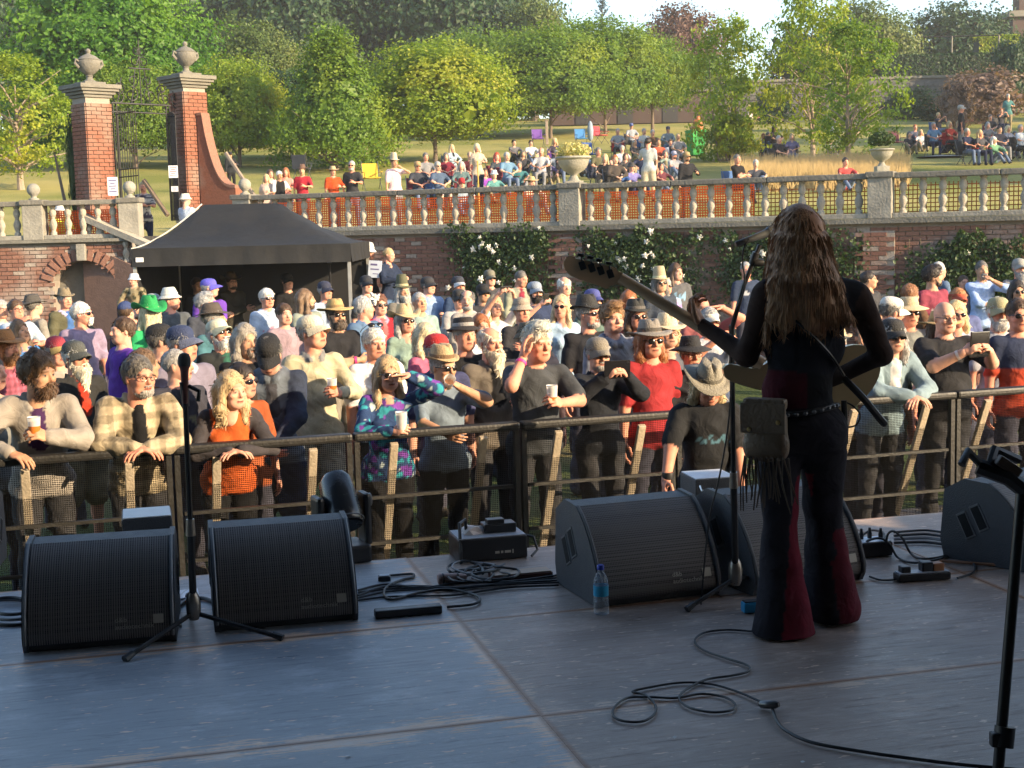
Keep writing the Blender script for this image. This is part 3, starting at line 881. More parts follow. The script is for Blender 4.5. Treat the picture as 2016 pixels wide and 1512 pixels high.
tree('bright yellow green rounded tree just right of the right gate pier', 472, 330, 116, 185, 'round', LEAF_YEL, seed=3, group=CLIP, crown_from=0.02)
tree('pyramid shaped tree with pointed top, behind the standing red shirts', 662, 335, 70, 275, 'cone', LEAF_MID, seed=4, group=CLIP, crown_from=0.04)
tree('broad dome shaped tree with golden yellow top, central on the lawn', 858, 318, 82, 300, 'round', LEAF_YEL, seed=5, group=CLIP, crown_from=0.06)
tree('darker round tree half hidden behind the golden topped dome tree', 945, 268, 55, 190, 'round', LEAF_MID, seed=2, group=CLIP, crown_from=0.0)
tree('large rounded green tree on a slim trunk, right of the golden one', 1085, 272, 50, 250, 'round', LEAF_MID, seed=3, group=CLIP, crown_from=0.08)
tree('rounded green tree, third clipped one from the right, overlapping its neighbour', 1192, 264, 38, 215, 'round', LEAF_MID, seed=5, group=CLIP, crown_from=0.08)
tree('small rounded tree on thin trunk beside the back garden wall', 1285, 258, 68, 150, 'round', LEAF_MID, seed=2, group=CLIP, crown_from=0.12)
tree('dark clipped tree behind the left gate pier, mostly ivy green', 110, 330, 150, 170, 'round', LEAF_GRN, seed=3, group=CLIP, crown_from=0.05)
tree('dark rounded bush tree behind the pyramid tree', 575, 312, 140, 190, 'round', LEAF_DRK, seed=5, group=CLIP, crown_from=0.0)
LOOSE = 'young open crowned trees with bare twigs'
tree('open young tree with bare twigs beside the green bin', 1432, 318, 42, 200, 'loose', LEAF_YEL, BARK_PALE, seed=6, group=LOOSE, crown_from=0.02, trunk_r=0.05, multi=4)
tree('tall open young tree with yellow top, left of the twin pair', 1600, 322, -15, 210, 'loose', LEAF_YEL, BARK_PALE, seed=7, group=LOOSE, crown_from=0.12, trunk_r=0.10)
tree('open young tree with bare right branches, right of the twin pair', 1675, 335, 50, 220, 'loose', LEAF_MID, BARK_PALE, seed=8, group=LOOSE, crown_from=0.12, trunk_r=0.10, lean=-0.1)
tree('tall bright green sycamore with sunlit top, behind the left gate pier', 215, 0, -75, 400, 'big', LEAF_GRN, pos=64, seed=9, crown_from=0.1, trunk_r=0.3)
tree('golden olive bushy tree behind the right gate pier', 500, 0, 38, 215, 'big', LEAF_OLV, pos=78, seed=10, crown_from=0.05, trunk_r=0.25)
WOOD = 'dark woodland trees on the hill'
wood_list = [(-330, 95, -150, 420), (-40, 105, -120, 300), (95, 112, -160, 330), (330, 116, -90, 300), (470, 120, -140, 260), (610, 112, -90, 300), (745, 118, -130, 310), (880, 112, -110, 300), (985, 120, -70, 230)]
wl_lab = ['broad woodland tree beyond the left edge of the view', 'dark woodland tree at the extreme left edge', 'dark woodland tree behind the sycamore, second from the left edge', 'dark woodland tree above the iron gate', 'dark woodland tree above the golden olive tree',
          'dark woodland tree above the pyramid tree, with small sky gaps', 'tall dark woodland tree left of the golden dome tree', 'tall dark woodland tree directly above the golden dome tree', 'right hand dark woodland tree beside the open sky']
for i, (px, D, t, w) in enumerate(wood_list):
    tree(wl_lab[i], px, 0, t, w, 'wood', LEAF_DRK, pos=D, seed=11 + i % 3, group=WOOD, crown_from=0.02, trunk_r=0.35)
tree('olive green oak at the edge of the sky above the rounded trees', 1055, 0, -10, 150, 'wood', LEAF_OLV, pos=108, seed=12, crown_from=0.05, trunk_r=0.3)
tree('dark green oak filling behind the rounded trees', 1195, 0, 62, 190, 'wood', LEAF_OLV, pos=112, seed=13, crown_from=0.05, trunk_r=0.3)
tree('copper leaved beech against the sky behind the open young tree', 1345, 0, 14, 170, 'wood', LEAF_BRN, pos=114, seed=11, crown_from=0.05, trunk_r=0.3)
tree('green tree in front of the copper beech', 1360, 0, 105, 190, 'wood', LEAF_MID, pos=100, seed=12, crown_from=0.05, trunk_r=0.3)
tree('dark tree behind the twin pair on the left side', 1590, 0, 55, 150, 'wood', LEAF_DRK, pos=112, seed=13, crown_from=0.05, trunk_r=0.3)
tree('large domed tree behind the twin pair with bronze right side', 1705, 0, 8, 190, 'wood', LEAF_OLV, pos=106, seed=11, crown_from=0.05, trunk_r=0.3)
tree('wide dark green tree against the sky near the brick house', 1885, 0, 2, 215, 'wood', LEAF_DRK, pos=122, seed=12, crown_from=0.05, trunk_r=0.3)
for i, (x, y, h, w) in enumerate(((27.5, 38.0, 11, 6), (31, 47.5, 12, 5), (36.5, 57, 13, 6), (40, 68, 13, 6), (47, 80, 14, 7))):
    o = tree('tall garden tree beyond the right edge, %s along the lawn' % ['first', 'second', 'third', 'fourth', 'fifth'][i], W0 / 2 + FPX * x / y, 0, 440 - FPX * (lawn_z(y) + h - CAMZ) / y - ROLL * FPX * x / y, w * FPX / y, 'wood', LEAF_MID, pos=y, seed=11 + i % 3, crown_from=.22, trunk_r=.22, group='tall trees beside the lawn')
base = Vector((P(1190, 300, 135).x, 135, lawn_z(135)))
fir = empty('tree', base); tag(fir, 'spiky dark fir top standing against the pale sky', 'tree')
hz = P(1190, 2, 135).z - base.z
MB().tube([(0, 0, 0), (0, 0, hz)], [0.3, 0.03], 7).build('trunk', BARK, fir)
PP = []; NN = []
for k in range(60):
    z = hz * (1 - 0.62 * (k / 60)); rl = 0.25 + 2.2 * (k / 60) ** 0.8
    an = k * 2.4
    for q in range(34):
        t = nrng.random() ** 0.7
        PP.append((math.cos(an) * rl * t + nrng.normal(0, .07), math.sin(an) * rl * t + nrng.normal(0, .07), z + 0.55 * t * t - 0.1 + nrng.normal(0, .05))); NN.append((0, 0, 1))
V, F = leaf_cards(np.array(PP), np.array(NN, float), 0.26, 0.35, 3)
link('crown', npmesh('crown', V, F, False), LEAF_FIR, fir)
def shrub(label, px, pyb, pyt, wpx, mat, D, seed=1, cat='shrub', group=None):
    z0 = lawn_z(D); x = P(px, 300, D).x
    h = P(px, pyt, D).z - z0
    root = empty('shrub', (x, D, z0)); tag(root, label, cat, group)
    me = crown_mesh('shrub', seed)
    o = bpy.data.objects.new('foliage', me); COL.objects.link(o); o.parent = root
    if len(me.materials) == 0: me.materials.append(mat)
    o.material_slots[0].link = 'OBJECT'; o.material_slots[0].material = mat
    o.location = (0, 0, h * 0.45); o.scale = (wpx * D / FPX / 2, wpx * D / FPX / 2 * .8, h * 0.52); o.rotation_euler = (0, 0, px)
    b = MB()
    for k in range(4):
        b.tube([(0.1 * k - .15, 0, 0), (0.3 * (k - 1.5), 0.1, h * .6)], [.05, .02], 5)
    b.build('stems', BARK, root)
shrub('wide brownish smoke bush in front of the hedge near the right edge', 1935, 250, 128, 165, LEAF_CTR, 84, 21)
shrub('smaller brownish smoke bush left of the wide one', 1880, 250, 150, 90, LEAF_CTR, 80, 22)
shrub('dark green shrub below the hedge, right of the twin trees', 1790, 255, 170, 120, LEAF_IVY, 92, 21)
shrub('dark green shrub at the foot of the garden wall', 1850, 258, 185, 100, LEAF_DRK, 88, 22)
shrub('green shrub at the extreme right edge below the house', 1990, 250, 60, 110, LEAF_DRK, 95, 22)
shrub('low dark shrub behind the open young tree by the bin', 1520, 258, 175, 90, LEAF_DRK, 92, 21)
shrub('leafy green bush at the foot of the open young tree', 1440, 300, 215, 120, LEAF_YEL, lawn_at(1440, 318).y + .3, 22)
shrub('dark ivy covering the left side of the left gate pier', 148, 410, 190, 34, LEAF_IVY, 29.3, 22)
BWALL = empty('garden_wall', (P(1600, 240, 98).x, 98, lawn_z(98)))
tag(BWALL, 'grey stone garden wall across the back of the lawn', 'wall')
bw_h = P(1600, 160, 98).z - lawn_z(98)
STW = M_('shade_toned_rubble', (0.11, 0.105, 0.10), 0.95, 0, 0.5, 1.6, 0.7, 6)  # shade below the hedge is put into this dark stone colour
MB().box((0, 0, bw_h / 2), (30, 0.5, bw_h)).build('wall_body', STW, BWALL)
MB().box((0, 0, bw_h + 0.08), (30.2, 0.7, 0.16)).build('coping', STONE_DARK, BWALL)
stv = []; stf = []; kk = 0
g = random.Random(3)
for r_ in range(int(bw_h / 0.32)):
    x = -14.8
    while x < 14.6:
        w = g.uniform(0.35, 0.7)
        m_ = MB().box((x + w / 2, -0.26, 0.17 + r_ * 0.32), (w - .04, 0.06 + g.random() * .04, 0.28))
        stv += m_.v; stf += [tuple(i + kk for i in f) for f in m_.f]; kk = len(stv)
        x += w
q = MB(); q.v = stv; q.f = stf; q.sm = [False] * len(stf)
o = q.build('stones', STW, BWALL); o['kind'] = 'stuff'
BLD = brick_mat('shade_toned_brick', (0.07, 0.05, 0.045), (0.10, 0.07, 0.06), (0.1, 0.085, 0.075), (0.13, 0.12, 0.11))  # the outbuilding's tree shade is put into this dark brick colour
sh = empty('brick_outbuilding', (P(1240, 240, 97.0).x, 96.5, lawn_z(96.5))); tag(sh, 'low shaded brick garden building behind the rounded trees', 'building')
bh = P(1240, 185, 96.5).z - lawn_z(96.5)
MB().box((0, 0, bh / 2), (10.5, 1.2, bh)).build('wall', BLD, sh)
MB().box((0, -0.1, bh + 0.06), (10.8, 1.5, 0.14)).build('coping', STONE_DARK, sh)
for k in (-3.2, -0.4, 2.6):
    d_ = MB().box((k, -0.62, 0.9), (1.0, 0.06, 1.8)).build('door', M_('dark_door', (0.03, 0.028, 0.028), 0.6), sh)
HD = 101.0
hx0, hx1 = P(1740, 130, HD).x, P(2100, 130, HD).x
hz0, hz1 = P(1850, 168, HD).z, P(1850, 108, HD).z
hedge = empty('clipped_hedge', ((hx0 + hx1) / 2, HD, hz0)); tag(hedge, 'tall dark flat topped clipped hedge behind the garden wall', 'hedge')
MB().box((0, 0.9, (hz1 - hz0) / 2 - 1.0), (hx1 - hx0 - .3, 1.8, hz1 - hz0 + 1.9)).build('hedge_core', M_('hedge_core', (0.015, 0.024, 0.012), 0.95), hedge)
n = 9000
pp = np.stack([nrng.uniform(-(hx1 - hx0) / 2, (hx1 - hx0) / 2, n), nrng.uniform(-0.08, 0.1, n), nrng.uniform(-1.9, hz1 - hz0, n)], 1)
nn = np.tile([0, -1.0, 0.2], (n, 1))
n2 = 5000
p2 = np.stack([nrng.uniform(-(hx1 - hx0) / 2, (hx1 - hx0) / 2, n2), nrng.uniform(0, 1.9, n2), (hz1 - hz0) + nrng.uniform(-0.05, 0.1, n2)], 1)
V, F = leaf_cards(np.concatenate([pp, p2]), np.concatenate([nn, np.tile([0, 0, 1.0], (n2, 1))]), 0.2, 0.6, 4)
link('foliage', npmesh('foliage', V, F, False), LEAF_DRK, hedge)
h2 = empty('clipped_hedge', (P(1962, 85, 110).x, 110, P(1962, 108, 110).z - 4)); tag(h2, 'small hedge with sunlit yellow top beside the brick house', 'hedge')
hh2 = P(1962, 74, 110).z - h2.location.z
MB().box((0, 0, hh2 / 2), (3.0, 1.5, hh2 - .1)).build('hedge_core', M_('hedge_core', (0.015, 0.024, 0.012), 0.95), h2)
n = 3000
pp = np.stack([nrng.uniform(-1.55, 1.55, n), nrng.uniform(-0.85, 0.85, n), hh2 + nrng.uniform(-0.25, 0.12, n)], 1)
ps = np.stack([nrng.uniform(-1.55, 1.55, n), np.full(n, -0.8) + nrng.normal(0, .05, n), nrng.uniform(0.3, hh2, n)], 1)
V, F = leaf_cards(np.concatenate([pp, ps]), np.concatenate([np.tile([0.3, 0, 1.0], (n, 1)), np.tile([0, -1.0, 0], (n, 1))]), 0.2, 0.6, 5)
link('foliage', npmesh('foliage', V, F, False), LEAF_YEL, h2)
hs = empty('brick_house', (P(2025, 40, 125).x, 125, lawn_z(125))); tag(hs, 'corner of a brick house with stone cornice at top right', 'house')
hhz = P(2020, 22, 125).z - lawn_z(125)
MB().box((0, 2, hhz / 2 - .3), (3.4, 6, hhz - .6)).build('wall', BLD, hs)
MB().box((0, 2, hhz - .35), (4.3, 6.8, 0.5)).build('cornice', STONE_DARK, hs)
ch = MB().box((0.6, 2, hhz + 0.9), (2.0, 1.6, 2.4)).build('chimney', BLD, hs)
MB().box((0.6, 2, hhz + 2.0), (2.3, 1.9, 0.25)).build('chimney_cap', STONE_DARK, ch)
MB().box((-0.4, -1.02, hhz * 0.55), (0.9, 0.08, 1.5)).build('window', M_('window_glass', (0.05, 0.06, 0.07), 0.1), hs)
fn = empty('wire_fence', (P(1850, 90, 108).x, 108, P(1850, 108, 108).z)); tag(fn, 'thin post and rail fence on the terrace above the hedge', 'fence')
rl_z = P(1850, 72, 108).z - fn.location.z
MB().tube([(-4.6, 0, rl_z), (4.6, 0, rl_z)], 0.05, 5).build('rail', IRON, fn)
for k in (-4.5, -1.5, 0.9, 4.4):
    MB().tube([(k, 0, -2), (k, 0, rl_z)], 0.07, 5).build('post', STONE_DARK, fn)
n = 14000
py_ = nrng.uniform(42, 49, n); px_ = (nrng.uniform(1450, 1790, n) - 1008) / FPX * py_
z_ = np.array([lawn_z(y) for y in py_])
hgt = nrng.uniform(0.35, 0.85, n); dx = nrng.normal(0, 0.1, n); dy = nrng.normal(0, .1, n)
V = np.stack([np.stack([px_ - .02, py_, z_ - .02], 1), np.stack([px_ + .02, py_, z_ - .02], 1), np.stack([px_ + dx, py_ + dy, z_ + hgt], 1)], 1).reshape(-1, 3)
o = link('long_grass', npmesh('long_grass', V, np.arange(3 * n).reshape(n, 3), False), M_('dry_grass', (0.42, 0.30, 0.13), 0.8, 0, 0.3))
tag(o, 'uncut straw coloured grass strip around the twin young trees', 'grass', kind='stuff')
ROSE = M_('white_rose', (0.75, 0.73, 0.66), 0.7, 0, 0.1)
rose_me = None
def rose_mesh():
    b = MB()
    g = random.Random(4)
    for k in range(9):
        an = k * 2.4; r = 0.012 + 0.004 * k
        T = Matrix.Rotation(an, 4, 'Y') @ Matrix.Translation((r, -0.012 * (1 - k / 9), 0)) @ Matrix.Rotation(0.5, 4, 'Z')
        b.lathe([(0.001, -0.008), (0.022, 0.0), (0.026, 0.012), (0.004, 0.014)], 5, T)
    return b.mesh('rose')
rose_me = rose_mesh()
CANE = M_('rose_cane', (0.12, 0.10, 0.06), 0.9)
def climber(label, pxa, pxb, pya, pyb, n, nf, seed, dens_fade=0.25):
    g = np.random.default_rng(seed)
    root = empty('climbing_rose', wp(wall_s((pxa + pxb) / 2), 0.05)); tag(root, label, 'climbing plant', 'climbing roses on the retaining wall')
    org = np.array(root.location)
    K = 26
    cpx = g.uniform(pxa + .1 * (pxb - pxa), pxb - .1 * (pxb - pxa), K); cz = g.uniform(0, 1, K)
    k = g.integers(0, K, n)
    px = cpx[k] + g.normal(0, (pxb - pxa) * 0.085, n); zf = cz[k] + g.normal(0, 0.13, n)
    keep = (zf > -.02) & (zf < .93 + .07 * np.sin(px * .05) + .04 * np.sin(px * .17))
    px, zf = px[keep], zf[keep]
    ztop = P((pxa + pxb) / 2, pya, 25.5).z; zbot = max(0.0, P((pxa + pxb) / 2, pyb, 25.5).z)
    kk_ = (px - W0 / 2) / FPX; s = 26 * kk_ / (math.cos(WA) + kk_ * math.sin(WA))
    out = 0.05 + np.abs(g.normal(0, 0.07, len(px)))
    pts = np.stack([WDIR.x * s + WNRM.x * out, 26 + WDIR.y * s + WNRM.y * out, zbot + (ztop - zbot) * zf], 1) - org
    V, F = leaf_cards(pts, np.tile(np.array(WNRM), (len(pts), 1)), 0.068, 0.7, seed)
    link('foliage', npmesh('foliage', V, F, False), LEAF_IVY, root)
    b = MB()
    for q in range(7):
        s_q = wall_s(pxa + (pxb - pxa) * (0.1 + 0.13 * q));
        pp_ = [Vector(wp(s_q + 0.25 * math.sin(q * 3 + t * 2), 0.06, ztop * t * .95)) - Vector(org) for t in (0, .25, .5, .75, 1)]
        b.tube(pp_, [.02, .016, .012, .01, .005], 5)
    b.build('canes', CANE, root)
    for q in range(nf):
        i = g.integers(0, len(pts))
        p = pts[i] + np.array(WNRM) * 0.07
        sc = g.uniform(0.55, 1.2)
        o = link('rose', rose_me, ROSE, root, loc=tuple(p), rot=(g.uniform(-.5, .5), g.uniform(0, 6), -WA), scale=(sc, sc, sc))
climber('climbing rose with white blooms, nearest the black tent', 885, 1098, 436, 610, 5200, 26, 1)
climber('climbing rose behind the guitar headstock', 1135, 1400, 440, 615, 6400, 24, 2)
climber('climbing rose behind the microphone and singer', 1410, 1705, 440, 610, 6200, 16, 3)
climber('sparse creeper on the wall behind the right hand crowd', 1760, 2040, 450, 610, 5000, 5, 4)
# ================================================================== PEOPLE: distance-field bodies
def _nrm(v):
    v = np.asarray(v, float); return v / (np.linalg.norm(v) + 1e-12)
def rot3(ax, an):
    return np.array(Matrix.Rotation(an, 3, ax))
def sd(pr, X):
    """signed distance of primitive pr at points X (...,3)"""
    k = pr[0]
    if k == 'c':
        a, b, ra, rb = pr[1:5]
        ba = b - a; l2 = float(ba @ ba) + 1e-12
        pa = X - a
        t = np.clip((pa @ ba) / l2, 0, 1)
        d = np.sqrt(((pa - t[..., None] * ba) ** 2).sum(-1))
        return d - (ra + t * (rb - ra))
    if k == 'e':
        c, r, Rm = pr[1:4]
        q = X - c
        if Rm is not None: q = q @ Rm
        k0 = np.sqrt(((q / r) ** 2).sum(-1)); k1 = np.sqrt(((q / (r * r)) ** 2).sum(-1)) + 1e-9
        return k0 * (k0 - 1.0) / k1
    if k == 'b':
        c, h, Rm, rd = pr[1:5]
        q = X - c
        if Rm is not None: q = q @ Rm
        q = np.abs(q) - (h - rd)
        return np.sqrt((np.maximum(q, 0) ** 2).sum(-1)) + np.minimum(q.max(-1), 0) - rd
def bounds(pr):
    if pr[0] == 'c':
        a, b, ra, rb = pr[1:5]; m = max(ra, rb)
        return np.minimum(a, b) - m, np.maximum(a, b) + m
    if pr[0] == 'e':
        c, r, Rm = pr[1:4]; m = r if Rm is None else np.full(3, r.max())
        return c - m, c + m
    c, h, Rm, rd = pr[1:5]; m = h if Rm is None else np.full(3, np.linalg.norm(h))
    return c - m, c + m
A3 = lambda *p: np.array(p, float)
def cone(a, b, ra, rb): return ('c', np.asarray(a, float), np.asarray(b, float), ra, rb)
def ell(c, r, Rm=None): return ('e', np.asarray(c, float), np.asarray(r, float), Rm)
def rbox(c, h, Rm=None, rd=0.01): return ('b', np.asarray(c, float), np.asarray(h, float), Rm, rd)
def field(prims, h, noise=None):
    """prims: list of (prim, op, k): op +1 union, -1 subtract"""
    lo = np.full(3, 1e9); hi = -lo
    for pr, op, k in prims:
        if op > 0:
            a, b = bounds(pr); lo = np.minimum(lo, a); hi = np.maximum(hi, b)
    pad = 3 * h + .7 * max(k for _, _, k in prims)
    lo = lo - pad; hi = hi + pad
    n = np.ceil((hi - lo) / h).astype(int) + 1
    ax = [lo[i] + h * np.arange(n[i]) for i in range(3)]
    D = np.full(n, 0.5)
    for pr, op, k in prims:
        a, b = bounds(pr)
        m = max(k, 0) + 2.5 * h
        i0 = np.clip(np.floor((a - m - lo) / h).astype(int), 0, n - 1); i1 = np.clip(np.ceil((b + m - lo) / h).astype(int) + 1, 1, n)
        if (i1 <= i0).any(): continue
        sl = tuple(slice(i0[i], i1[i]) for i in range(3))
        X = np.stack(np.meshgrid(*[ax[i][sl[i]] for i in range(3)], indexing='ij'), -1)
        d = sd(pr, X)
        cur = D[sl]
        if op > 0:
            if k > 0:
                hh = np.maximum(k - np.abs(cur - d), 0) / k
                D[sl] = np.minimum(cur, d) - hh * hh * k * 0.25
            else: D[sl] = np.minimum(cur, d)
        else:
            d = -d
            if k > 0:
                hh = np.maximum(k - np.abs(cur - d), 0) / k
                D[sl] = np.maximum(cur, d) + hh * hh * k * 0.25
            else: D[sl] = np.maximum(cur, d)
    if noise is not None:
        X = np.stack(np.meshgrid(*ax, indexing='ij'), -1)
        D = D + noise(X)
    return surface(D, lo, h)
_CO = np.array([(i, j, k) for i in (0, 1) for j in (0, 1) for k in (0, 1)])
_ED = [(a, b) for a in range(8) for b in range(a + 1, 8) if np.abs(_CO[a] - _CO[b]).sum() == 1]
def surface(D, lo, h):
    """surface nets: quads"""
    ins = D < 0
    sh = np.array(D.shape) - 1
    cs = np.zeros(sh, np.int8)
    for c in _CO:
        cs += ins[c[0]:c[0] + sh[0], c[1]:c[1] + sh[1], c[2]:c[2] + sh[2]]
    cell = (cs > 0) & (cs < 8)
    idx = np.argwhere(cell)
    ids = np.full(sh, -1, np.int32); ids[cell] = np.arange(len(idx))
    vals = np.stack([D[idx[:, 0] + c[0], idx[:, 1] + c[1], idx[:, 2] + c[2]] for c in _CO], 1)
    acc = np.zeros((len(idx), 3)); cnt = np.zeros(len(idx))
    for a, b in _ED:
        va, vb = vals[:, a], vals[:, b]
        m = (va < 0) != (vb < 0)
        t = np.where(m, va / (va - vb + 1e-12 * (va == vb)), 0)
        p = _CO[a] + t[:, None] * (_CO[b] - _CO[a])
        acc += p * m[:, None]; cnt += m
    V = (idx + acc / np.maximum(cnt, 1)[:, None]) * h + lo
    Fs = []
    for axn in range(3):
        o = [0, 0, 0]; o[axn] = 1
        n = np.array(D.shape)
        s0 = tuple(slice(1, n[i] - 1) if i != axn else slice(0, n[i] - 1) for i in range(3))
        s1 = tuple(slice(1, n[i] - 1) if i != axn else slice(1, n[i]) for i in range(3))
        A, B = ins[s0], ins[s1]
        m = A != B
        e = np.argwhere(m)
        base = e + np.array([0 if i == axn else 1 for i in range(3)])
        u, v = [i for i in range(3) if i != axn]
        du = np.zeros(3, int); du[u] = 1; dv = np.zeros(3, int); dv[v] = 1
        q = [base - du - dv, base - dv, base, base - du]
        f = np.stack([ids[p[:, 0], p[:, 1], p[:, 2]] for p in q], 1)
        flip = A[m] if axn != 1 else ~A[m]
        f[~flip] = f[~flip][:, ::-1]
        Fs.append(f)
    F = np.concatenate(Fs)
    F = F[(F >= 0).all(1)]
    return V, F
def vnoise(X, f, seed=0):
    """cheap smooth noise from sines"""
    g = np.random.default_rng(seed); r = 0
    for k in range(5):
        w = g.normal(0, 1, 3); w = w / np.linalg.norm(w) * f * g.uniform(0.6, 1.6)
        r = r + np.sin(X @ w + g.uniform(0, 6.3))
    return r / 5 * 1.4
_HEADS = {}
def head_mesh(var, h):
    key = (var, h)
    if key in _HEADS: return _HEADS[key]
    g = np.random.default_rng(100 + var)
    fem = var >= 6
    jw = g.uniform(0.92, 1.12) * (0.9 if fem else 1.0); nl = g.uniform(0.85, 1.25) * (0.8 if fem else 1.0); ck = g.uniform(0.7, 1.2); br = (0.5 if fem else 1.0)
    p = []
    U = lambda pr, k=0.015: p.append((pr, 1, k))
    U(ell((0, .018, .032), (.076, .098, .094)), 0)
    U(ell((0, -.022, -.035), (.064 * jw, .074, .085)), .03)
    U(ell((0, -.050, -.088), (.040 * jw, .036, .030)), .035)
    U(ell((0, -.080, .026), (.052, .018, .013 * br + .004)), .015)
    for s in (-1, 1): U(ell((s * .038, -.045, -.075), (.024 * ck, .028, .024)), .02)
    for s in (-1, 1):
        U(ell((s * .041, -.066, -.026), (.024, .022, .022 * ck)), .02)
    for s in (-1, 1):
        p.append((ell((s * .031, -.101, .002), (.019, .014, .0115)), -1, .008))
    for s in (-1, 1):
        U(ell((s * .031, -.0795, .002), (.0135, .0125, .0115)), .002)
    U(cone((0, -.088, .018), (0, -.106 - .006 * nl, -.026), .008, .0125), .010)
    U(ell((0, -.098, -.031), (.0185, .014, .010)), .008)
    U(ell((0, -.0885, -.060), (.024, .012, .0055)), .007)
    U(ell((0, -.0865, -.0715), (.020, .012, .006)), .006)
    for s in (-1, 1):
        U(ell((s * .078, .012, -.004), (.009, .021, .032), rot3('Z', s * .3)), .006)
    nr = .050 if fem else .058
    U(cone((0, .022, -.06), (0, .040, -.20), nr, nr * 1.08), .03)
    V, F = field(p, h)
    keep = V[:, 2] > -.185
    _HEADS[key] = (V, F)
    return V, F
def head_colors(V, skin, hair, fem, rosy, brow=True):
    C = np.tile(np.array([*skin, 0.0]), (len(V), 1))
    x, y, z = np.abs(V[:, 0]), V[:, 1], V[:, 2]
    fr = y < -.055
    n = vnoise(V, 60, 3)
    C[:, :3] *= (1 + 0.08 * n)[:, None]
    ch = np.exp(-(((x - .042) / .022) ** 2 + ((z + .028) / .022) ** 2)) * fr * 0.5 + np.exp(-((x / .015) ** 2 + ((z + .03) / .016) ** 2)) * fr * .45
    C[:, :3] = C[:, :3] * (1 - ch[:, None]) + np.array([skin[0] * 1.02, skin[1] * .68, skin[2] * .60]) * ch[:, None] * rosy + C[:, :3] * ch[:, None] * (1 - rosy)
    lip = fr & (x < .025) & (z > -.077) & (z < -.057)
    C[lip, :3] = np.array([skin[0] * .82, skin[1] * (.50 if fem else .62), skin[2] * (.48 if fem else .58)])
    mouth = fr & (x < .024) & (np.abs(z + .0655) < .0028)
    C[mouth, :3] = (.10, .03, .03)
    eye = fr & (((x - .031) / .0150) ** 2 + ((z - .0015) / .0050) ** 2 < 1) & (y < -.078)
    C[eye, :3] = (.30, .25, .22)
    iris = eye & (np.abs(x - .031) < .0072)
    C[iris, :3] = (.035, .03, .03)
    lid = fr & (np.abs(x - .031) < .019) & (z > .007) & (z < .0125) & (y < -.07)
    C[lid, :3] *= .55
    if brow:
        b = fr & (x > .012) & (x < .052) & (np.abs(z - .026 + .12 * np.maximum(0, x - .035)) < .006)
        C[b, :3] = C[b, :3] * .35 + np.array(hair) * .65
    return C
_HANDS = {}
def hand_mesh(style, h):
    key = (style, h)
    if key in _HANDS: return _HANDS[key]
    curl = {'relaxed': (.35, .45, .35), 'grip': (.75, .85, .6), 'flat': (.06, .08, .06), 'fist': (1.3, 1.5, 1.0)}[style]
    p = []
    p.append((cone((-.03, 0, 0), (.015, 0, 0), .026, .025), 1, 0))
    p.append((ell((.045, 0, 0), (.050, .041, .017)), 1, .015))
    L = [(.044, .028, .022), (.049, .031, .024), (.045, .028, .023), (.034, .022, .019)]
    for i in range(4):
        y = .030 - i * .0195
        a = A3(.082 - abs(i - 1.2) * .004, y, 0); ang = 0.0; sp = (1.2 - i) * .05
        for j in range(3):
            ang += curl[j]
            d = A3(math.cos(ang) * math.cos(sp), math.sin(sp), -math.sin(ang))
            b = a + d * L[i][j]
            p.append((cone(a, b, .0098 - j * .0009, .0092 - j * .0010), 1, .004)); a = b
    tc = 0.25 if style == 'flat' else 0.55
    a = A3(.015, .028, -.008); b = a + A3(.030, .026, -.014 * (1 + tc)); c = b + A3(.030, .006 - .012 * tc, -.018 * tc - .004); d = c + A3(.022, -.006 * tc, -.010 * tc)
    p += [(cone(a, b, .014, .012), 1, .012), (cone(b, c, .0115, .0105), 1, .005), (cone(c, d, .0105, .0085), 1, .003)]
    V, F = field(p, h)
    _HANDS[key] = (V, F)
    return V, F
_HAIR = {}
def add_strands(V, F, style, n, ln=None, w=.0035, down=1.0, lift_=.40, sp=None):
    """thin tapering tufts along the surface that break up the outline"""
    if not n: return V, F
    g = np.random.default_rng(7)
    nv = np.zeros_like(V); fn_ = np.cross(V[F[:, 1]] - V[F[:, 0]], V[F[:, 2]] - V[F[:, 0]])
    for k in range(4): np.add.at(nv, F[:, k], fn_)
    nv /= np.linalg.norm(nv, axis=1, keepdims=True) + 1e-9
    i = g.integers(0, len(V), n); p = V[i]; m = nv[i]
    t = np.tile(A3(0, .25, -1.0 * down), (n, 1)) + g.normal(0, sp or (.35 if style not in ('curly', 'swept', 'wavy') else .8), (n, 3))
    t = t - m * (t * m).sum(1, keepdims=True) * .85; t /= np.linalg.norm(t, axis=1, keepdims=True) + 1e-9
    L_ = (ln or {'crop': .012, 'stubble': .01, 'short': .028, 'receding': .025, 'balding': .03, 'goatee': .02, 'moustache': .015}.get(style, .036)) * g.uniform(.5, 1.3, (n, 1))
    b = np.cross(m, t); b /= np.linalg.norm(b, axis=1, keepdims=True) + 1e-9
    lift = m * L_ * g.uniform(.01, lift_, (n, 1))
    q = np.stack([p - b * w, p + b * w, p + t * L_ * .6 + b * w * .6 + lift * .5 + m * .004, p + t * L_ + lift], 1).reshape(-1, 3)
    f2 = np.arange(4 * n).reshape(n, 4) + len(V)
    return np.concatenate([V, q]), np.concatenate([F, f2])
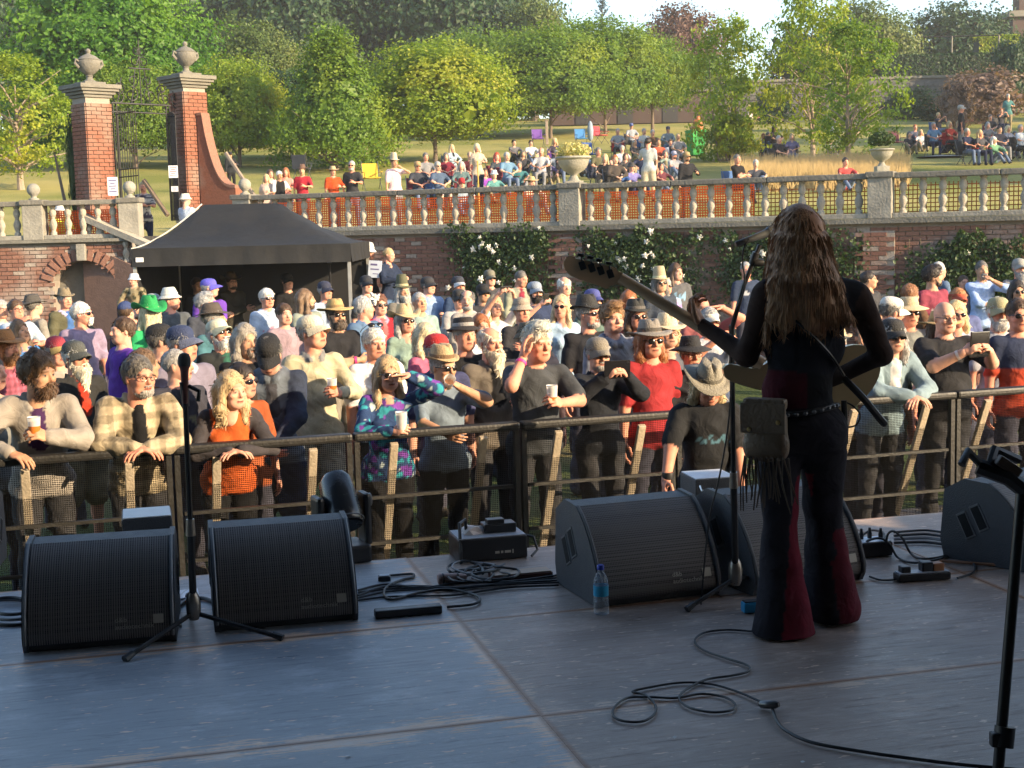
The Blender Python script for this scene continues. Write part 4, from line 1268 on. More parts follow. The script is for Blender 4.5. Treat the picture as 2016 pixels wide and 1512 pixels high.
def hair_mesh(style, h=0.009):
    key = (style, h)
    if key in _HAIR: return _HAIR[key]
    p = []
    U = lambda pr, k=0.02: p.append((pr, 1, k))
    Sb = lambda pr, k=0.01: p.append((pr, -1, k))
    amp, fq = .004, 90
    if style in ('short', 'crop', 'receding', 'curly', 'swept', 'bun', 'pony', 'long', 'bob', 'wavy', 'fringe', 'balding'):
        t = {'crop': .004, 'short': .010, 'receding': .008, 'curly': .022, 'swept': .018, 'balding': .008}.get(style, .013)
        U(ell((0, .024, .036 + t * .4), (.079 + t, .098 + t, .094 + t)), 0)
        if style in ('short', 'crop', 'receding', 'swept', 'curly', 'balding'):
            Sb(ell((0, -.13, -.035), (.085, .115, .098)), .012)
            p.append((rbox((0, -.02, -.16), (.2, .2, .105), None, .01), -1, .02))
            for s in (-1, 1): Sb(ell((s * .09, -.045, -.035), (.025, .05, .05)), .01)
        if style == 'receding': Sb(ell((0, -.10, .085), (.062, .075, .055)), .012)
        if style == 'balding': Sb(ell((0, -.045, .135), (.080, .125, .085)), .012)
        if style == 'swept':
            U(ell((0, -.055, .118), (.062, .055, .030), rot3('X', .35)), .02); U(ell((.02, -.01, .135), (.06, .07, .028)), .02)
        if style == 'curly': amp, fq = .013, 75
        if style in ('long', 'bob', 'wavy', 'fringe', 'bun', 'pony'):
            Sb(ell((0, -.135, -.03), (.072, .125, .10)), .012)
            if style not in ('bun', 'pony'):
                ln = {'long': .34, 'bob': .15, 'wavy': .17, 'fringe': .22}[style]
                for s in (-1, 1):
                    U(cone((s * .070, .005, .02), (s * .092, .0, -.06 - ln * .35), .032, .036), .02)
                    U(cone((s * .092, .0, -.06 - ln * .35), (s * .085, -.015, -.05 - ln), .036, .022), .02)
                    U(cone((s * .05, .075, .0), (s * .055, .085, -.06 - ln), .05, .034), .03)
                U(cone((0, .085, .02), (0, .095, -.07 - ln), .05, .04), .03)
                amp, fq = (.009, 60) if style in ('wavy',) else (.006, 70)
            else:
                p.append((rbox((0, -.02, -.17), (.2, .2, .10), None, .01), -1, .02))
                if style == 'bun': U(ell((0, .11, .09), (.045, .04, .04)), .015)
                else: U(cone((0, .11, .03), (0, .14, -.2), .035, .02), .02)
            if style == 'fringe': U(ell((0, -.066, .062), (.062, .035, .030)), .015)
    elif style == 'beard_full':
        U(ell((0, -.052, -.090), (.062, .056, .045)), 0)
        for s in (-1, 1): U(cone((s * .066, -.012, -.02), (s * .050, -.045, -.085), .013, .022), .02)
        U(ell((0, -.098, -.049), (.032, .013, .010)), .01)
        Sb(ell((0, -.112, -.066), (.020, .020, .007)), .004)
    elif style == 'beard_long':
        U(ell((0, -.052, -.090), (.062, .056, .045)), 0)
        for s in (-1, 1): U(cone((s * .066, -.012, -.02), (s * .050, -.045, -.085), .013, .022), .02)
        U(cone((0, -.075, -.11), (0, -.085, -.25), .052, .028), .03)
        U(ell((0, -.100, -.049), (.036, .014, .011)), .01)
        Sb(ell((0, -.114, -.066), (.018, .018, .006)), .004)
        amp, fq = .007, 70
    elif style == 'goatee':
        U(ell((0, -.080, -.096), (.026, .022, .022)), 0); U(ell((0, -.099, -.049), (.030, .011, .008)), .008)
        for s in (-1, 1): U(cone((s * .028, -.093, -.05), (s * .026, -.086, -.09), .007, .009), .006)
        Sb(ell((0, -.112, -.066), (.020, .020, .007)), .004)
    elif style == 'stubble':
        U(ell((0, -.047, -.086), (.057, .053, .038)), 0)
        for s in (-1, 1): U(cone((s * .063, -.012, -.02), (s * .048, -.040, -.08), .010, .018), .02)
        U(ell((0, -.095, -.049), (.030, .011, .007)), .008)
        Sb(ell((0, -.11, -.066), (.023, .022, .010)), .004)
        amp = .002
    elif style == 'moustache':
        U(ell((0, -.098, -.050), (.033, .012, .009)), 0); amp = .002
    strand = A3(1, 1, .30)
    V, F = field(p, h, lambda X: amp * vnoise(X * strand, fq, 5) + amp * .5 * vnoise(X * strand, fq * 2.2, 8))
    V, F = add_strands(V, F, style, 650 if h < .012 else (260 if h < .02 else 0))
    me = npmesh(style, V, F, True)
    _HAIR[key] = me
    return me
def hair_mat(rgb):
    key = ('hair', tuple(round(c, 3) for c in rgb))
    if key in _MATS: return _MATS[key]
    m = bpy.data.materials.new('hair'); nt, b, out = nodes_of(m); N, L = nt.nodes, nt.links
    tc = N.new('ShaderNodeTexCoord'); mp = N.new('ShaderNodeMapping'); mp.inputs['Scale'].default_value = (160, 160, 14)
    L.new(tc.outputs['Object'], mp.inputs[0])
    nz = N.new('ShaderNodeTexNoise'); nz.inputs['Scale'].default_value = 1.0; nz.inputs['Detail'].default_value = 4; nz.inputs['Distortion'].default_value = 0.6
    L.new(mp.outputs[0], nz.inputs['Vector'])
    c = mix_col(N, L, ramp(N, L, nz.outputs['Fac'], .3, .7), tuple(k * .5 for k in rgb), tuple(min(1, k * 1.35) for k in rgb))
    L.new(c, b.inputs['Base Color']); b.inputs['Roughness'].default_value = .5; b.inputs['Specular IOR Level'].default_value = .4
    bp = N.new('ShaderNodeBump'); bp.inputs['Strength'].default_value = .7; bp.inputs['Distance'].default_value = .006
    L.new(nz.outputs['Fac'], bp.inputs['Height']); L.new(bp.outputs[0], b.inputs['Normal'])
    _MATS[key] = m
    return m
def cloth_mat(rgb, rough=.85):
    key = 'cloth_%.3f_%.3f_%.3f' % tuple(rgb)
    return M_(key, tuple(rgb), rough, 0, .18, 9, .5, 90)
_HATS = {}
def ring_loft(rings, n=28):
    """rings: list of functions an -> (x,y,z)"""
    V = np.array([[r(2 * math.pi * k / n) for k in range(n)] for r in rings])
    m = len(rings)
    F = []
    for i in range(m - 1):
        for k in range(n):
            k2 = (k + 1) % n
            F.append((i * n + k, i * n + k2, (i + 1) * n + k2, (i + 1) * n + k))
    return V.reshape(-1, 3), np.array(F)
def hat_meshes(kind):
    """returns list of (part name, mesh, slot) ; slot 0 main colour, 1 band / second colour"""
    if kind in _HATS: return _HATS[kind]
    hx, hy, cy = .085, .105, .022            # head size at the band
    def brimmed(brim, droop, curl, crown_h, top, pinch, dent, z0=.058, flare=1.0):
        R_ = []
        def rf(rx, ry, z, cu=0.0, dr=0.0, pin=0.0):
            def f(an):
                c, s = math.cos(an), math.sin(an)
                x = rx * c; y = ry * s
                zz = z + cu * c * c * abs(c) + dr * (s * s if cu else 1)
                if pin:
                    fr = max(0, -s); x *= 1 - pin * fr * fr
                    zz -= dent * max(0, 1 - abs(c) * 2.2)
                return (x, y + cy, zz)
            return f
        R_.append(rf(hx * .96, hy * .96, z0 + .012))
        R_.append(rf(hx + brim * .45, hy + brim * .45, z0 + .002, curl * .25, droop * .4))
        R_.append(rf(hx + brim, hy + brim, z0, curl, droop))
        R_.append(rf(hx + brim, hy + brim, z0 + .006, curl, droop))
        R_.append(rf(hx + brim * .45, hy + brim * .45, z0 + .009, curl * .25, droop * .4))
        R_.append(rf(hx * 1.03, hy * 1.03, z0 + .016))
        R_.append(rf(hx * 1.02, hy * 1.02, z0 + .03))
        R_.append(rf(hx * (1 + top) / 2 * 1.03, hy * (1 + top) / 2 * 1.03, z0 + crown_h * .62, pin=pinch * .3))
        R_.append(rf(hx * top, hy * top, z0 + crown_h * .93, pin=pinch))
        R_.append(rf(hx * top * .82, hy * top * .82, z0 + crown_h, pin=pinch))
        R_.append(rf(hx * top * .4, hy * top * .45, z0 + crown_h * .97, pin=pinch))
        R_.append(rf(.001, .001, z0 + crown_h * .95, pin=pinch))
        V, F = ring_loft(R_)
        main = npmesh('hat', V, F, True)
        B = [rf(hx * 1.045, hy * 1.045, z0 + .014), rf(hx * 1.045, hy * 1.045, z0 + .042), rf(hx * 1.0, hy * 1.0, z0 + .043)]
        Vb, Fb = ring_loft(B)
        return [('hat', main, 0), ('hat_band', npmesh('hat_band', Vb, Fb, True), 1)]
    if kind == 'fedora': r = brimmed(.055, -.012, .022, .115, .80, .28, .030)
    elif kind == 'trilby': r = brimmed(.042, -.004, .026, .115, .82, .25, .022)
    elif kind == 'straw': r = brimmed(.10, -.015, .012, .105, .80, .15, .015)
    elif kind == 'wide': r = brimmed(.085, -.020, .015, .110, .82, .2, .020)
    elif kind == 'cowboy': r = brimmed(.090, -.022, .065, .130, .78, .35, .035)
    elif kind == 'floppy': r = brimmed(.095, -.035, -.02, .095, .88, 0, .0)
    elif kind == 'boonie': r = brimmed(.060, -.025, -.01, .085, .92, 0, .0)
    elif kind == 'bucket': r = brimmed(.045, -.040, 0.0, .090, .86, 0, .0, z0=.050)
    elif kind == 'pith': r = brimmed(.050, -.030, 0.0, .115, .72, 0, .0)
    elif kind == 'tall': r = brimmed(.050, -.012, .01, .175, .78, 0, .0)
    elif kind == 'beanie':
        V, F = field([(ell((0, .022, .055), (.092, .110, .100)), 1, 0), (rbox((0, 0, -.16), (.3, .3, .21), None, .01), -1, .01), (cone((0, -.0, .058), (0, .03, .058), .0, .0), 1, 0)], .010)
        r = [('hat', npmesh('hat', V, F, True), 0)]
    elif kind in ('cap', 'cap_back', 'visor'):
        R_ = []
        def rf(sx, sy, z): return lambda an: (sx * math.cos(an), sy * math.sin(an) + cy, z + .012 * max(0, math.sin(an)) * 0 )
        prof = [(1.0, .040), (1.05, .044), (1.06, .066), (1.03, .090), (.93, .114), (.75, .131), (.46, .142), (.12, .146), (.001, .1465)]
        if kind == 'visor': prof = [(1.0, .046), (1.06, .050), (1.06, .075), (1.0, .078)]
        V, F = ring_loft([rf(hx * s, hy * s, z) for s, z in prof])
        main = npmesh('hat', V, F, True)
        sg = 1 if kind == 'cap_back' else -1
        vs = []; n = 13
        for i, (rr, zz) in enumerate(((1.0, 0), (1.5, -.010), (1.92, -.032))):
            for k in range(n):
                a = math.pi * (0.12 + .76 * k / (n - 1))
                x = hx * math.cos(a) * (1.02 + .03 * i); y = sg * (hy * math.sin(a) * (1 + (rr - 1) * math.sin(a)))
                vs.append((x, y + cy, .047 + zz - .05 * (math.cos(a) ** 2) * (i / 2)))
        m_ = len(vs); vs += [(x, y, z + .006) for x, y, z in vs]
        fs = []
        for i in range(2):
            for k in range(n - 1):
                a = i * n + k
                fs.append((a, a + 1, a + n + 1, a + n)); fs.append((m_ + a, m_ + a + n, m_ + a + n + 1, m_ + a + 1))
        for k in range(n - 1):
            a = 2 * n + k; fs.append((a, a + 1, m_ + a + 1, m_ + a))
        r = [('hat', main, 0), ('peak', npmesh('peak', vs, fs, True), 1)]
    _HATS[kind] = r
    return r
_GLS = {}
def glasses_mesh(kind):
    if kind in _GLS: return _GLS[kind]
    b = MB()
    for s in (-1, 1):
        T = Matrix.Translation((s * .033, -.102, .002)) @ Matrix.Rotation(s * .12, 4, 'Z') @ Matrix.Rotation(math.pi / 2, 4, 'X')
        if kind == 'sun':
            b.lathe([(.001, .004), (.020, .003), (.0255, -.001), (.022, -.004), (.001, -.004)], 14, T, 1.08, .80, cap=False)
        else:
            pts = [(math.cos(t) * .024, math.sin(t) * .018, 0) for t in np.linspace(0, 2 * math.pi, 17)]
            b.tube([T @ Vector(p) for p in pts], .0022, 5, cap=False)
        b.tube([(s * .058, -.098, .007), (s * .080, -.03, .008), (s * .083, .01, .004)], .0028, 5)
    b.tube([(-.012, -.105, .006), (0, -.108, .008), (.012, -.105, .006)], .003, 5)
    me = b.mesh('glasses')
    _GLS[kind] = me
    return me
SUNGL = M_('sunglasses', (0.012, 0.011, 0.012), 0.12, 0, .1)
SPECS = M_('spectacles', (0.10, 0.07, 0.05), 0.25, .3, .1)
def body_mat():
    m = bpy.data.materials.new('person_surface'); nt, b, out = nodes_of(m); N, L = nt.nodes, nt.links
    at = N.new('ShaderNodeAttribute'); at.attribute_name = 'Col'
    tc = N.new('ShaderNodeTexCoord')
    nz = N.new('ShaderNodeTexNoise'); nz.inputs['Scale'].default_value = 9; nz.inputs['Detail'].default_value = 3; nz.inputs['Distortion'].default_value = 1.2
    wv = N.new('ShaderNodeTexNoise'); wv.inputs['Scale'].default_value = 260; wv.inputs['Detail'].default_value = 2
    L.new(tc.outputs['Object'], nz.inputs['Vector']); L.new(tc.outputs['Object'], wv.inputs['Vector'])
    v = ramp(N, L, nz.outputs['Fac'], .3, .7, .80, 1.18)
    hs = N.new('ShaderNodeVectorMath'); hs.operation = 'SCALE'
    L.new(at.outputs['Color'], hs.inputs[0]); L.new(v, hs.inputs['Scale'])
    L.new(hs.outputs[0], b.inputs['Base Color'])
    L.new(ramp(N, L, at.outputs['Alpha'], 0, 1, .60, .88), b.inputs['Roughness'])
    L.new(ramp(N, L, at.outputs['Alpha'], 0, 1, .28, .15), b.inputs['Specular IOR Level'])
    ad = N.new('ShaderNodeMath'); ad.operation = 'ADD'; L.new(nz.outputs['Fac'], ad.inputs[0])
    mu = N.new('ShaderNodeMath'); mu.operation = 'MULTIPLY'; mu.inputs[1].default_value = .03; L.new(wv.outputs['Fac'], mu.inputs[0]); L.new(mu.outputs[0], ad.inputs[1])
    bp = N.new('ShaderNodeBump'); bp.inputs['Distance'].default_value = .05
    L.new(ramp(N, L, at.outputs['Alpha'], 0, 1, .04, .28), bp.inputs['Strength'])
    L.new(ad.outputs[0], bp.inputs['Height']); L.new(bp.outputs[0], b.inputs['Normal'])
    return m
BODY = body_mat()
def ik(S, W, l1, l2, pole):
    S, W, pole = map(lambda q: np.asarray(q, float), (S, W, pole))
    d = W - S; L_ = np.linalg.norm(d); L_ = min(L_, (l1 + l2) * .999); L_ = max(L_, abs(l1 - l2) * 1.05)
    dn = _nrm(d); W = S + dn * L_
    a = (l1 * l1 - l2 * l2 + L_ * L_) / (2 * L_); hgt = math.sqrt(max(1e-6, l1 * l1 - a * a))
    pl = pole - dn * (pole @ dn); pl = _nrm(pl)
    return S + dn * a + pl * hgt, W
SKINS = {'fair': (.60, .35, .245), 'pink': (.62, .33, .235), 'tan': (.50, .275, .17), 'red': (.60, .275, .185), 'dark': (.20, .11, .07), 'olive': (.46, .27, .17)}
PERSONS = []
class Hold: pass
def arms_preset(name, s):
    """wrist target, pole, hand style, palm dir hint for side s (+1 image right when facing camera)"""
    T = {
        'down': ((s * .26, -.03, .80), (s * .6, .5, -.2), 'relaxed'),
        'back': ((s * .06, .16, .95), (s * .8, .6, 0), 'relaxed'),
        'pocket': ((s * .235, -.10, .93), (s * .9, .5, 0), 'fist'),
        'cross_hi': ((-s * .13, -.22, 1.20), (s * .8, -.2, -.8), 'relaxed'),
        'cross_lo': ((-s * .12, -.25, 1.13), (s * .8, -.2, -.8), 'relaxed'),
        'phone': ((s * .085, -.36, 1.50), (s * .8, .1, -.8), 'grip'),
        'phone_up': ((s * .10, -.32, 1.80), (s * .9, -.2, -.3), 'grip'),
        'phone_lo': ((s * .08, -.34, 1.28), (s * .8, .1, -.8), 'grip'),
        'drink': ((s * .06, -.235, 1.50), (s * .9, -.2, -.5), 'grip'),
        'cup': ((s * .12, -.33, 1.20), (s * .8, .2, -.8), 'grip'),
        'shade': ((s * .115, -.19, 1.66), (s * .9, -.3, -.1), 'flat'),
        'temple': ((s * .14, -.10, 1.56), (s * .5, -.7, -.6), 'relaxed'),
        'clasp': ((s * .03, -.28, 1.02), (s * .9, .3, -.3), 'relaxed'),
        'chest': ((-s * .04, -.22, 1.24), (s * .9, .0, -.7), 'relaxed'),
        'lean': ((s * .03, -.46, 1.16), (s * .9, .1, -.4), 'relaxed'),
        'lean_wide': ((s * .17, -.40, 1.15), (s * .9, .1, -.4), 'relaxed'),
        'lean_cup': ((s * .05, -.42, 1.24), (s * .9, .1, -.5), 'grip'),
        'hip': ((s * .20, -.08, 1.0), (s * 1., .4, .1), 'fist'),
        'up': ((s * .24, -.10, 2.05), (s * .9, 0, 0), 'flat'),
        'knee': ((s * .16, -.42, .62), (s * .9, 0, -.2), 'relaxed'),
        'lap': ((s * .07, -.30, .70), (s * .9, .1, -.2), 'relaxed'),
        'low': ((s * .30, -.28, .78), (s * .7, .5, 0), 'grip'),
    }
    return T[name]
def person(label, px, py, H=1.74, yaw=0.0, z0=0.0, D=None, base=None, skin='fair', hair='short', hc=(.12, .08, .05), beard=None, bc=None, hat=None, hatc=(.05, .05, .05), hatc2=None,
           glasses=None, top=(.1, .1, .12), inner=None, sleeve='short', collar=None, bottom=(.05, .05, .07), shorts=False, arms=('down', 'down'), build=1.0, fem=False, lean=0.0,
           hyaw=0.0, hpitch=0.0, htilt=0.0, res=2, sit=None, pattern=None, hem=True, group=None, vest=False, hood=False, backpack=False, skirt=False, fit=False, shoes=(.04, .035, .03), targets=None, sleeves_c=None, hatz=0.0, hatpitch=0.0, var=None, cat='person'):
    """px,py: pixel of the crown (or hat top). Returns record with hand positions"""
    rec = Hold()
    hh = (.0148, .0225, .033, .052)[res]
    hres = (.0078, .0115, .0160, .026)[res]
    gseed = (int(px * 7 + py * 13)) % 9973
    g = random.Random(gseed)
    hat_up = {None: 0, 'cap': .035, 'cap_back': .035, 'visor': 0, 'beanie': .035, 'bucket': .02, 'boonie': .02, 'tall': .10, 'cowboy': .05}.get(hat, .045)
    top_h = H + hat_up
    if sit == 'chair': top_h = H * .76 + hat_up
    elif sit == 'ground': top_h = H * .515 + hat_up
    elif lean: top_h = H - (H - .92) * (1 - math.cos(lean)) + hat_up
    if base is None:
        if D is None:
            hy_ = 440 - ROLL * (px - 1008)
            d = ray(px, py); t = (z0 + top_h - CAMZ) / d.z
            q = Vector((0, 0, CAMZ)) + d * t
            q.z = z0
        else:
            q = P(px, py, D)
            if sit is None and z0 is not None and group != 'lawn':
                want = q.z - z0
                H = max(1.45, min(1.98, H * want / top_h)) if D else H
            q.z = z0
        base = Vector((q.x, q.y, z0))
    elif fit:
        z0 = base.z
        want = P(px, py, base.y - (.30 if lean else 0)).z - z0
        H = max(1.5, min(2.0, H * want / top_h))
    s = H / 1.75
    B = build
    root = None
    lab = []          # (prim, op, k), colour index
    prims = []; labs = []
    def add(pr, l, k=.03): prims.append((pr, 1, k)); labs.append(l)
    bw = 1.0 if not fem else .90
    lm = Matrix.Rotation(lean, 3, 'X')         # positive leans towards -Y (forward)
    hipz = .92
    off = A3(0, 0, 0)
    if sit == 'chair': off = A3(0, 0, .48 - hipz)
    if sit == 'ground': off = A3(0, 0, .13 - hipz)
    LM = np.array(lm)
    def up(x, y, z):   # point of the upper body
        v = A3(x, y, z - hipz)
        v = LM @ v
        return v + A3(0, 0, hipz) + off
    RU = LM
    for sd_ in (-1, 1):
        hip = A3(sd_ * .095, .0, .90) + off
        if sit == 'chair':
            kn = A3(sd_ * .13, -.42, .50); an = A3(sd_ * .13, -.45 + g.uniform(-.05, .05), .08)
        elif sit == 'ground':
            kn = A3(sd_ * g.uniform(.14, .26), -.34, g.uniform(.34, .46)); an = A3(sd_ * .12, -.62, .06)
        else:
            f = g.uniform(-.05, .05)
            kn = A3(sd_ * .11, -.01 + f, .49); an = A3(sd_ * .125, .03 + f, .09)
            if lean: hip = hip + A3(0, .02, 0)
        th = .088 * B ** .5 + .012
        if shorts:
            mid = hip + (kn - hip) * .92
            add(cone(hip, mid, th + .016, th + .004), 'bot', .03)
            add(cone(hip, kn, .072, .052), 'skin', .02); add(cone(kn, an, .052, .036), 'skin', .02)
            add(ell(kn + (an - kn) * .3 + A3(0, .015, 0), (.05, .055, .11)), 'skin', .02)
        else:
            add(cone(hip, kn, th + .008, .068), 'bot', .03); add(cone(kn, an, .066, .058 if not skirt else .05), 'bot', .02)
        ft = an + A3(0, -.11, -.045)
        add(cone(an + A3(0, .03, -.045), ft, .045, .036), 'shoe', .02)
    add(ell(up(0, .0, .97), (.160 * bw * (B * .5 + .5), .115 * B, .12), RU), 'bot' if not hem else 'top', .05)
    add(ell(up(0, -.012 * B - .03 * (B - 1), 1.11), (.150 * B * bw, .112 * B * (1 + .25 * max(0, B - 1)), .16), RU), 'top', .06)
    add(ell(up(0, .005, 1.29), (.172 * bw * (B * .6 + .4), .112 * (B * .6 + .4), .19), RU), 'top', .06)
    if fem:
        for sd_ in (-1, 1): add(ell(up(sd_ * .075, -.085, 1.27), (.065, .06, .062), RU), 'top', .04)
    shx = .163 * bw * (B * .4 + .6)
    add(cone(up(-shx + .03, .018, 1.412), up(shx - .03, .018, 1.412), .058, .058), 'top', .05)
    add(cone(up(0, .03, 1.41), up(0, .03, 1.452), .080, .066), 'top', .03)
    if hood:
        add(ell(up(0, .075, 1.47), (.115, .06, .055), RU), 'top', .03);
        for sd_ in (-1, 1): add(cone(up(sd_ * .085, .04, 1.48), up(sd_ * .03, -.085, 1.43), .03, .024), 'top', .02)
    if sleeve == 'jacket' or collar is not None:
        for sd_ in (-1, 1): add(cone(up(sd_ * .075, .035, 1.495), up(sd_ * .045, -.075, 1.44), .018, .015), 'collar', .012)
    if inner is not None:
        add(ell(up(0, -.045 - .02 * (B - 1), 1.22), (.078, .075 * B, .26), RU), 'inner', .006)
    if hem:
        ww = .060 * bw * (B * .5 + .5)
        for zz in (.99, .93, .875): add(ell(up(0, .0, zz), (.168 * bw * (B * .5 + .5) + (.99 - zz) * .05, .122 * B + (.99 - zz) * .05, .055), RU), 'top', .03)
    add(cone(up(0, .012, 1.425), up(0, .012, 1.53), .064, .053), 'skin', .012)
    if fem or inner is not None: add(ell(up(0, -.050, 1.425), (.036, .035, .036), RU), 'skin', .01)
    l1, l2 = .285, .255
    hands = {}
    for i, sd_ in enumerate((-1, 1)):
        S = up(sd_ * (shx + .012), .015, 1.415)
        nm = arms[i]
        tg, pole, hs = arms_preset(nm, sd_)
        Wt = np.asarray(tg, float)
        if targets and targets[i] is not None: Wt = np.asarray(targets[i], float)
        elif sit and nm in ('down',): Wt = up(sd_ * .24, -.25, 1.02)
        elif sit and nm not in ('knee', 'lap'): Wt = Wt + off
        elif sit == 'ground' and nm in ('knee', 'lap'): Wt = Wt + A3(0, 0, -.22)
        elif lean and not nm.startswith('lean'): Wt = up(*Wt)
        E, Wp = ik(S, Wt, l1, l2, pole)
        thk = (B * .45 + .55) * (.88 if fem else 1)
        if vest:
            add(cone(S, E, .050 * thk, .043 * thk), 'skin', .03); add(cone(E, Wp, .043 * thk, .030 * thk), 'skin', .015)
        elif sleeve == 'short':
            m = S + (E - S) * .80
            add(cone(S, m, .060 * thk, .062 * thk), 'slv', .04)
            add(cone(S + (E - S) * .5, E, .046 * thk, .043 * thk), 'skin', .0)
            add(cone(E, Wp, .044 * thk, .030 * thk), 'skin', .015)
        elif sleeve == 'rolled':
            m = E + (Wp - E) * .25
            add(cone(S, E, .061 * thk, .058 * thk), 'slv', .04); add(cone(E, m, .058 * thk, .055 * thk), 'slv', .02)
            add(cone(m, Wp, .042 * thk, .030 * thk), 'skin', .0)
        else:
            th2 = thk * (1.12 if sleeve == 'jacket' else 1.0)
            add(cone(S, E, .062 * th2, .057 * th2), 'slv', .045); add(cone(E, E + (Wp - E) * .93, .057 * th2, .044 * th2), 'slv', .02)
            add(cone(E + (Wp - E) * .85, Wp, .028, .027), 'skin', 0)
        fd = _nrm(Wp - E)
        hands[sd_] = (Wp, fd, hs, E)
    V, F = field(prims, hh)
    best = np.full(len(V), 1e9); li = np.zeros(len(V), int)
    names = ['skin', 'top', 'bot', 'shoe', 'inner', 'collar', 'slv']
    for (pr, op, k), l in zip(prims, labs):
        d = sd(pr, V)
        m = d < best; best[m] = d[m]; li[m] = names.index(l)
    if hem and not sit:
        zl = (V - A3(0, 0, hipz)) @ LM
        li[(li == 2) & (zl[:, 2] > -.075)] = 1
    sk = SKINS[skin] if isinstance(skin, str) else skin
    jit = 1 + g.uniform(-.07, .07)
    sk = tuple(c * jit for c in sk)
    cmap = {'skin': (*sk, 0), 'top': (*top, 1), 'bot': (*bottom, 1), 'shoe': (*shoes, 1), 'inner': (*(inner or top), 1), 'collar': (*(collar or tuple(min(1, c * 1.15) for c in top)), 1), 'slv': (*(sleeves_c or top), 1)}
    C = np.array([cmap[n] for n in names], float)[li]
    cl = C[:, 3] > .5
    if res <= 2:
        nv = np.zeros_like(V)
        e1 = V[F[:, 1]] - V[F[:, 0]]; e2 = V[F[:, 2]] - V[F[:, 0]]
        fn_ = np.cross(e1, e2)
        for k in range(4): np.add.at(nv, F[:, k], fn_)
        nv /= np.linalg.norm(nv, axis=1, keepdims=True) + 1e-9
        q1 = vnoise(V @ rot3('X', .5) * A3(.8, .8, 1.9), 15, gseed); q2 = vnoise(V @ rot3('Y', .7) * A3(.7, 1, 2.0), 24, gseed + 1)
        fold = (.45 - np.abs(q1)) * .017 + (.4 - np.abs(q2)) * .010
        if res == 2: fold = fold * .6
        V = V + nv * (fold * cl)[:, None]
    if pattern is not None:
        tm = (li == 1) | (li == 6)
        C[tm, :3] = pattern(V[tm], C[tm, :3])
    Vs = [V]; Fs = [F]; Cs = [C]; nb = len(V)
    def join(V2, F2, C2):
        nonlocal nb
        Vs.append(V2); Fs.append(F2 + nb); Cs.append(C2); nb += len(V2)
    rec.hand = {}
    for sd_ in (-1, 1):
        Wp, fd, hs, E = hands[sd_]
        hv, hf = hand_mesh(hs, (.0065, .0095, .0135, .019)[res])
        pn = A3(-sd_, 0, -.15)
        nm = arms[(sd_ + 1) // 2]
        if nm in ('lean', 'lean_wide', 'lap', 'knee'): pn = A3(-sd_ * .25, 0, -1)
        if nm == 'shade': pn = A3(0, -.3, -1); fd = _nrm(A3(-sd_, -.25, .05))
        if nm in ('cross_hi', 'cross_lo', 'chest'): pn = A3(0, 1, 0);
        if nm in ('phone', 'phone_up', 'phone_lo', 'drink', 'cup', 'lean_cup'): fd = _nrm(fd * .6 + A3(-sd_ * .35, -.4, .35)); pn = A3(-sd_, 0, 0)
        if nm == 'temple': pn = A3(-sd_ * .9, 0, .3); fd = _nrm(A3(-.1 * sd_, .2, 1))
        zc = _nrm(-(pn - fd * (pn @ fd))); yc = np.cross(zc, fd)
        hvv = hv.copy()
        want = A3(0, 0, 1) if abs(fd[2]) < .8 else A3(0, -1, 0)
        if nm in ('lean', 'lean_wide', 'lap', 'knee', 'shade', 'cross_hi', 'cross_lo'): want = A3(-sd_, 0, .3) if nm not in ('shade',) else A3(0, -1, -.3)
        if yc @ want < 0: hvv[:, 1] *= -1; hf2 = hf[:, ::-1]
        else: hf2 = hf
        Mx = np.stack([fd, yc, zc], 0)
        sc = .93 if fem else 1.03
        pts = hvv * sc @ Mx + Wp
        hc_ = np.tile(np.array([*sk, 0.]), (len(pts), 1)); hc_[:, :3] *= (1 + .07 * vnoise(hvv, 120, 2))[:, None]; hc_[:, 1:3] *= .95
        join(pts, hf2, hc_)
        rec.hand[sd_] = Vector(A3(.062, 0, -.034) * sc @ Mx + Wp) * s
        rec.hand_dir = fd
        rec.wr = getattr(rec, 'wr', {}); rec.wr[sd_] = (Vector(Wp + (E - Wp) * .13) * s, Vector(Wp + (E - Wp) * .22) * s)
    hv, hf = head_mesh(var if var is not None else (6 + gseed % 3 if fem else gseed % 6), hres)
    hc4 = head_colors(hv, sk, hc, fem, .6)
    HM = np.array(Matrix.Rotation(hyaw, 3, 'Z') @ Matrix.Rotation(hpitch, 3, 'X') @ Matrix.Rotation(htilt, 3, 'Y'))
    fat = 1 + .10 * max(0, B - 1.0)
    hx_, hz_ = g.uniform(.95, 1.05), g.uniform(.95, 1.06)
    hvs = hv * A3(fat * hx_, 1.0, hz_)
    piv = A3(0, .03, -.12)
    nb_ = up(0, .005, 1.63) + piv
    hp = (hvs - piv) @ HM.T + nb_
    join(hp, hf, hc4)
    Vall = np.concatenate(Vs) * s
    me = npmesh('person', Vall, np.concatenate(Fs), True, np.concatenate(Cs))
    root = link('person', me, BODY)
    root.location = base; root.rotation_euler = (0, 0, yaw)
    tag(root, label, cat, group)
    Hm = Matrix.Translation(Vector(nb_) * s) @ (Matrix(HM.tolist()).to_4x4()) @ Matrix.Scale(s, 4) @ Matrix.Translation(-Vector(piv)) @ Matrix.Diagonal((fat * hx_, 1, hz_, 1))
    hr = .009 if res <= 1 else (.014 if res == 2 else .022)
    def child(name, me_, mat):
        o = bpy.data.objects.new(name, me_); COL.objects.link(o); o.parent = root
        if len(me_.materials) == 0: me_.materials.append(mat)
        o.material_slots[0].link = 'OBJECT'; o.material_slots[0].material = mat
        o.matrix_local = Hm
        return o
    hstyle = hair
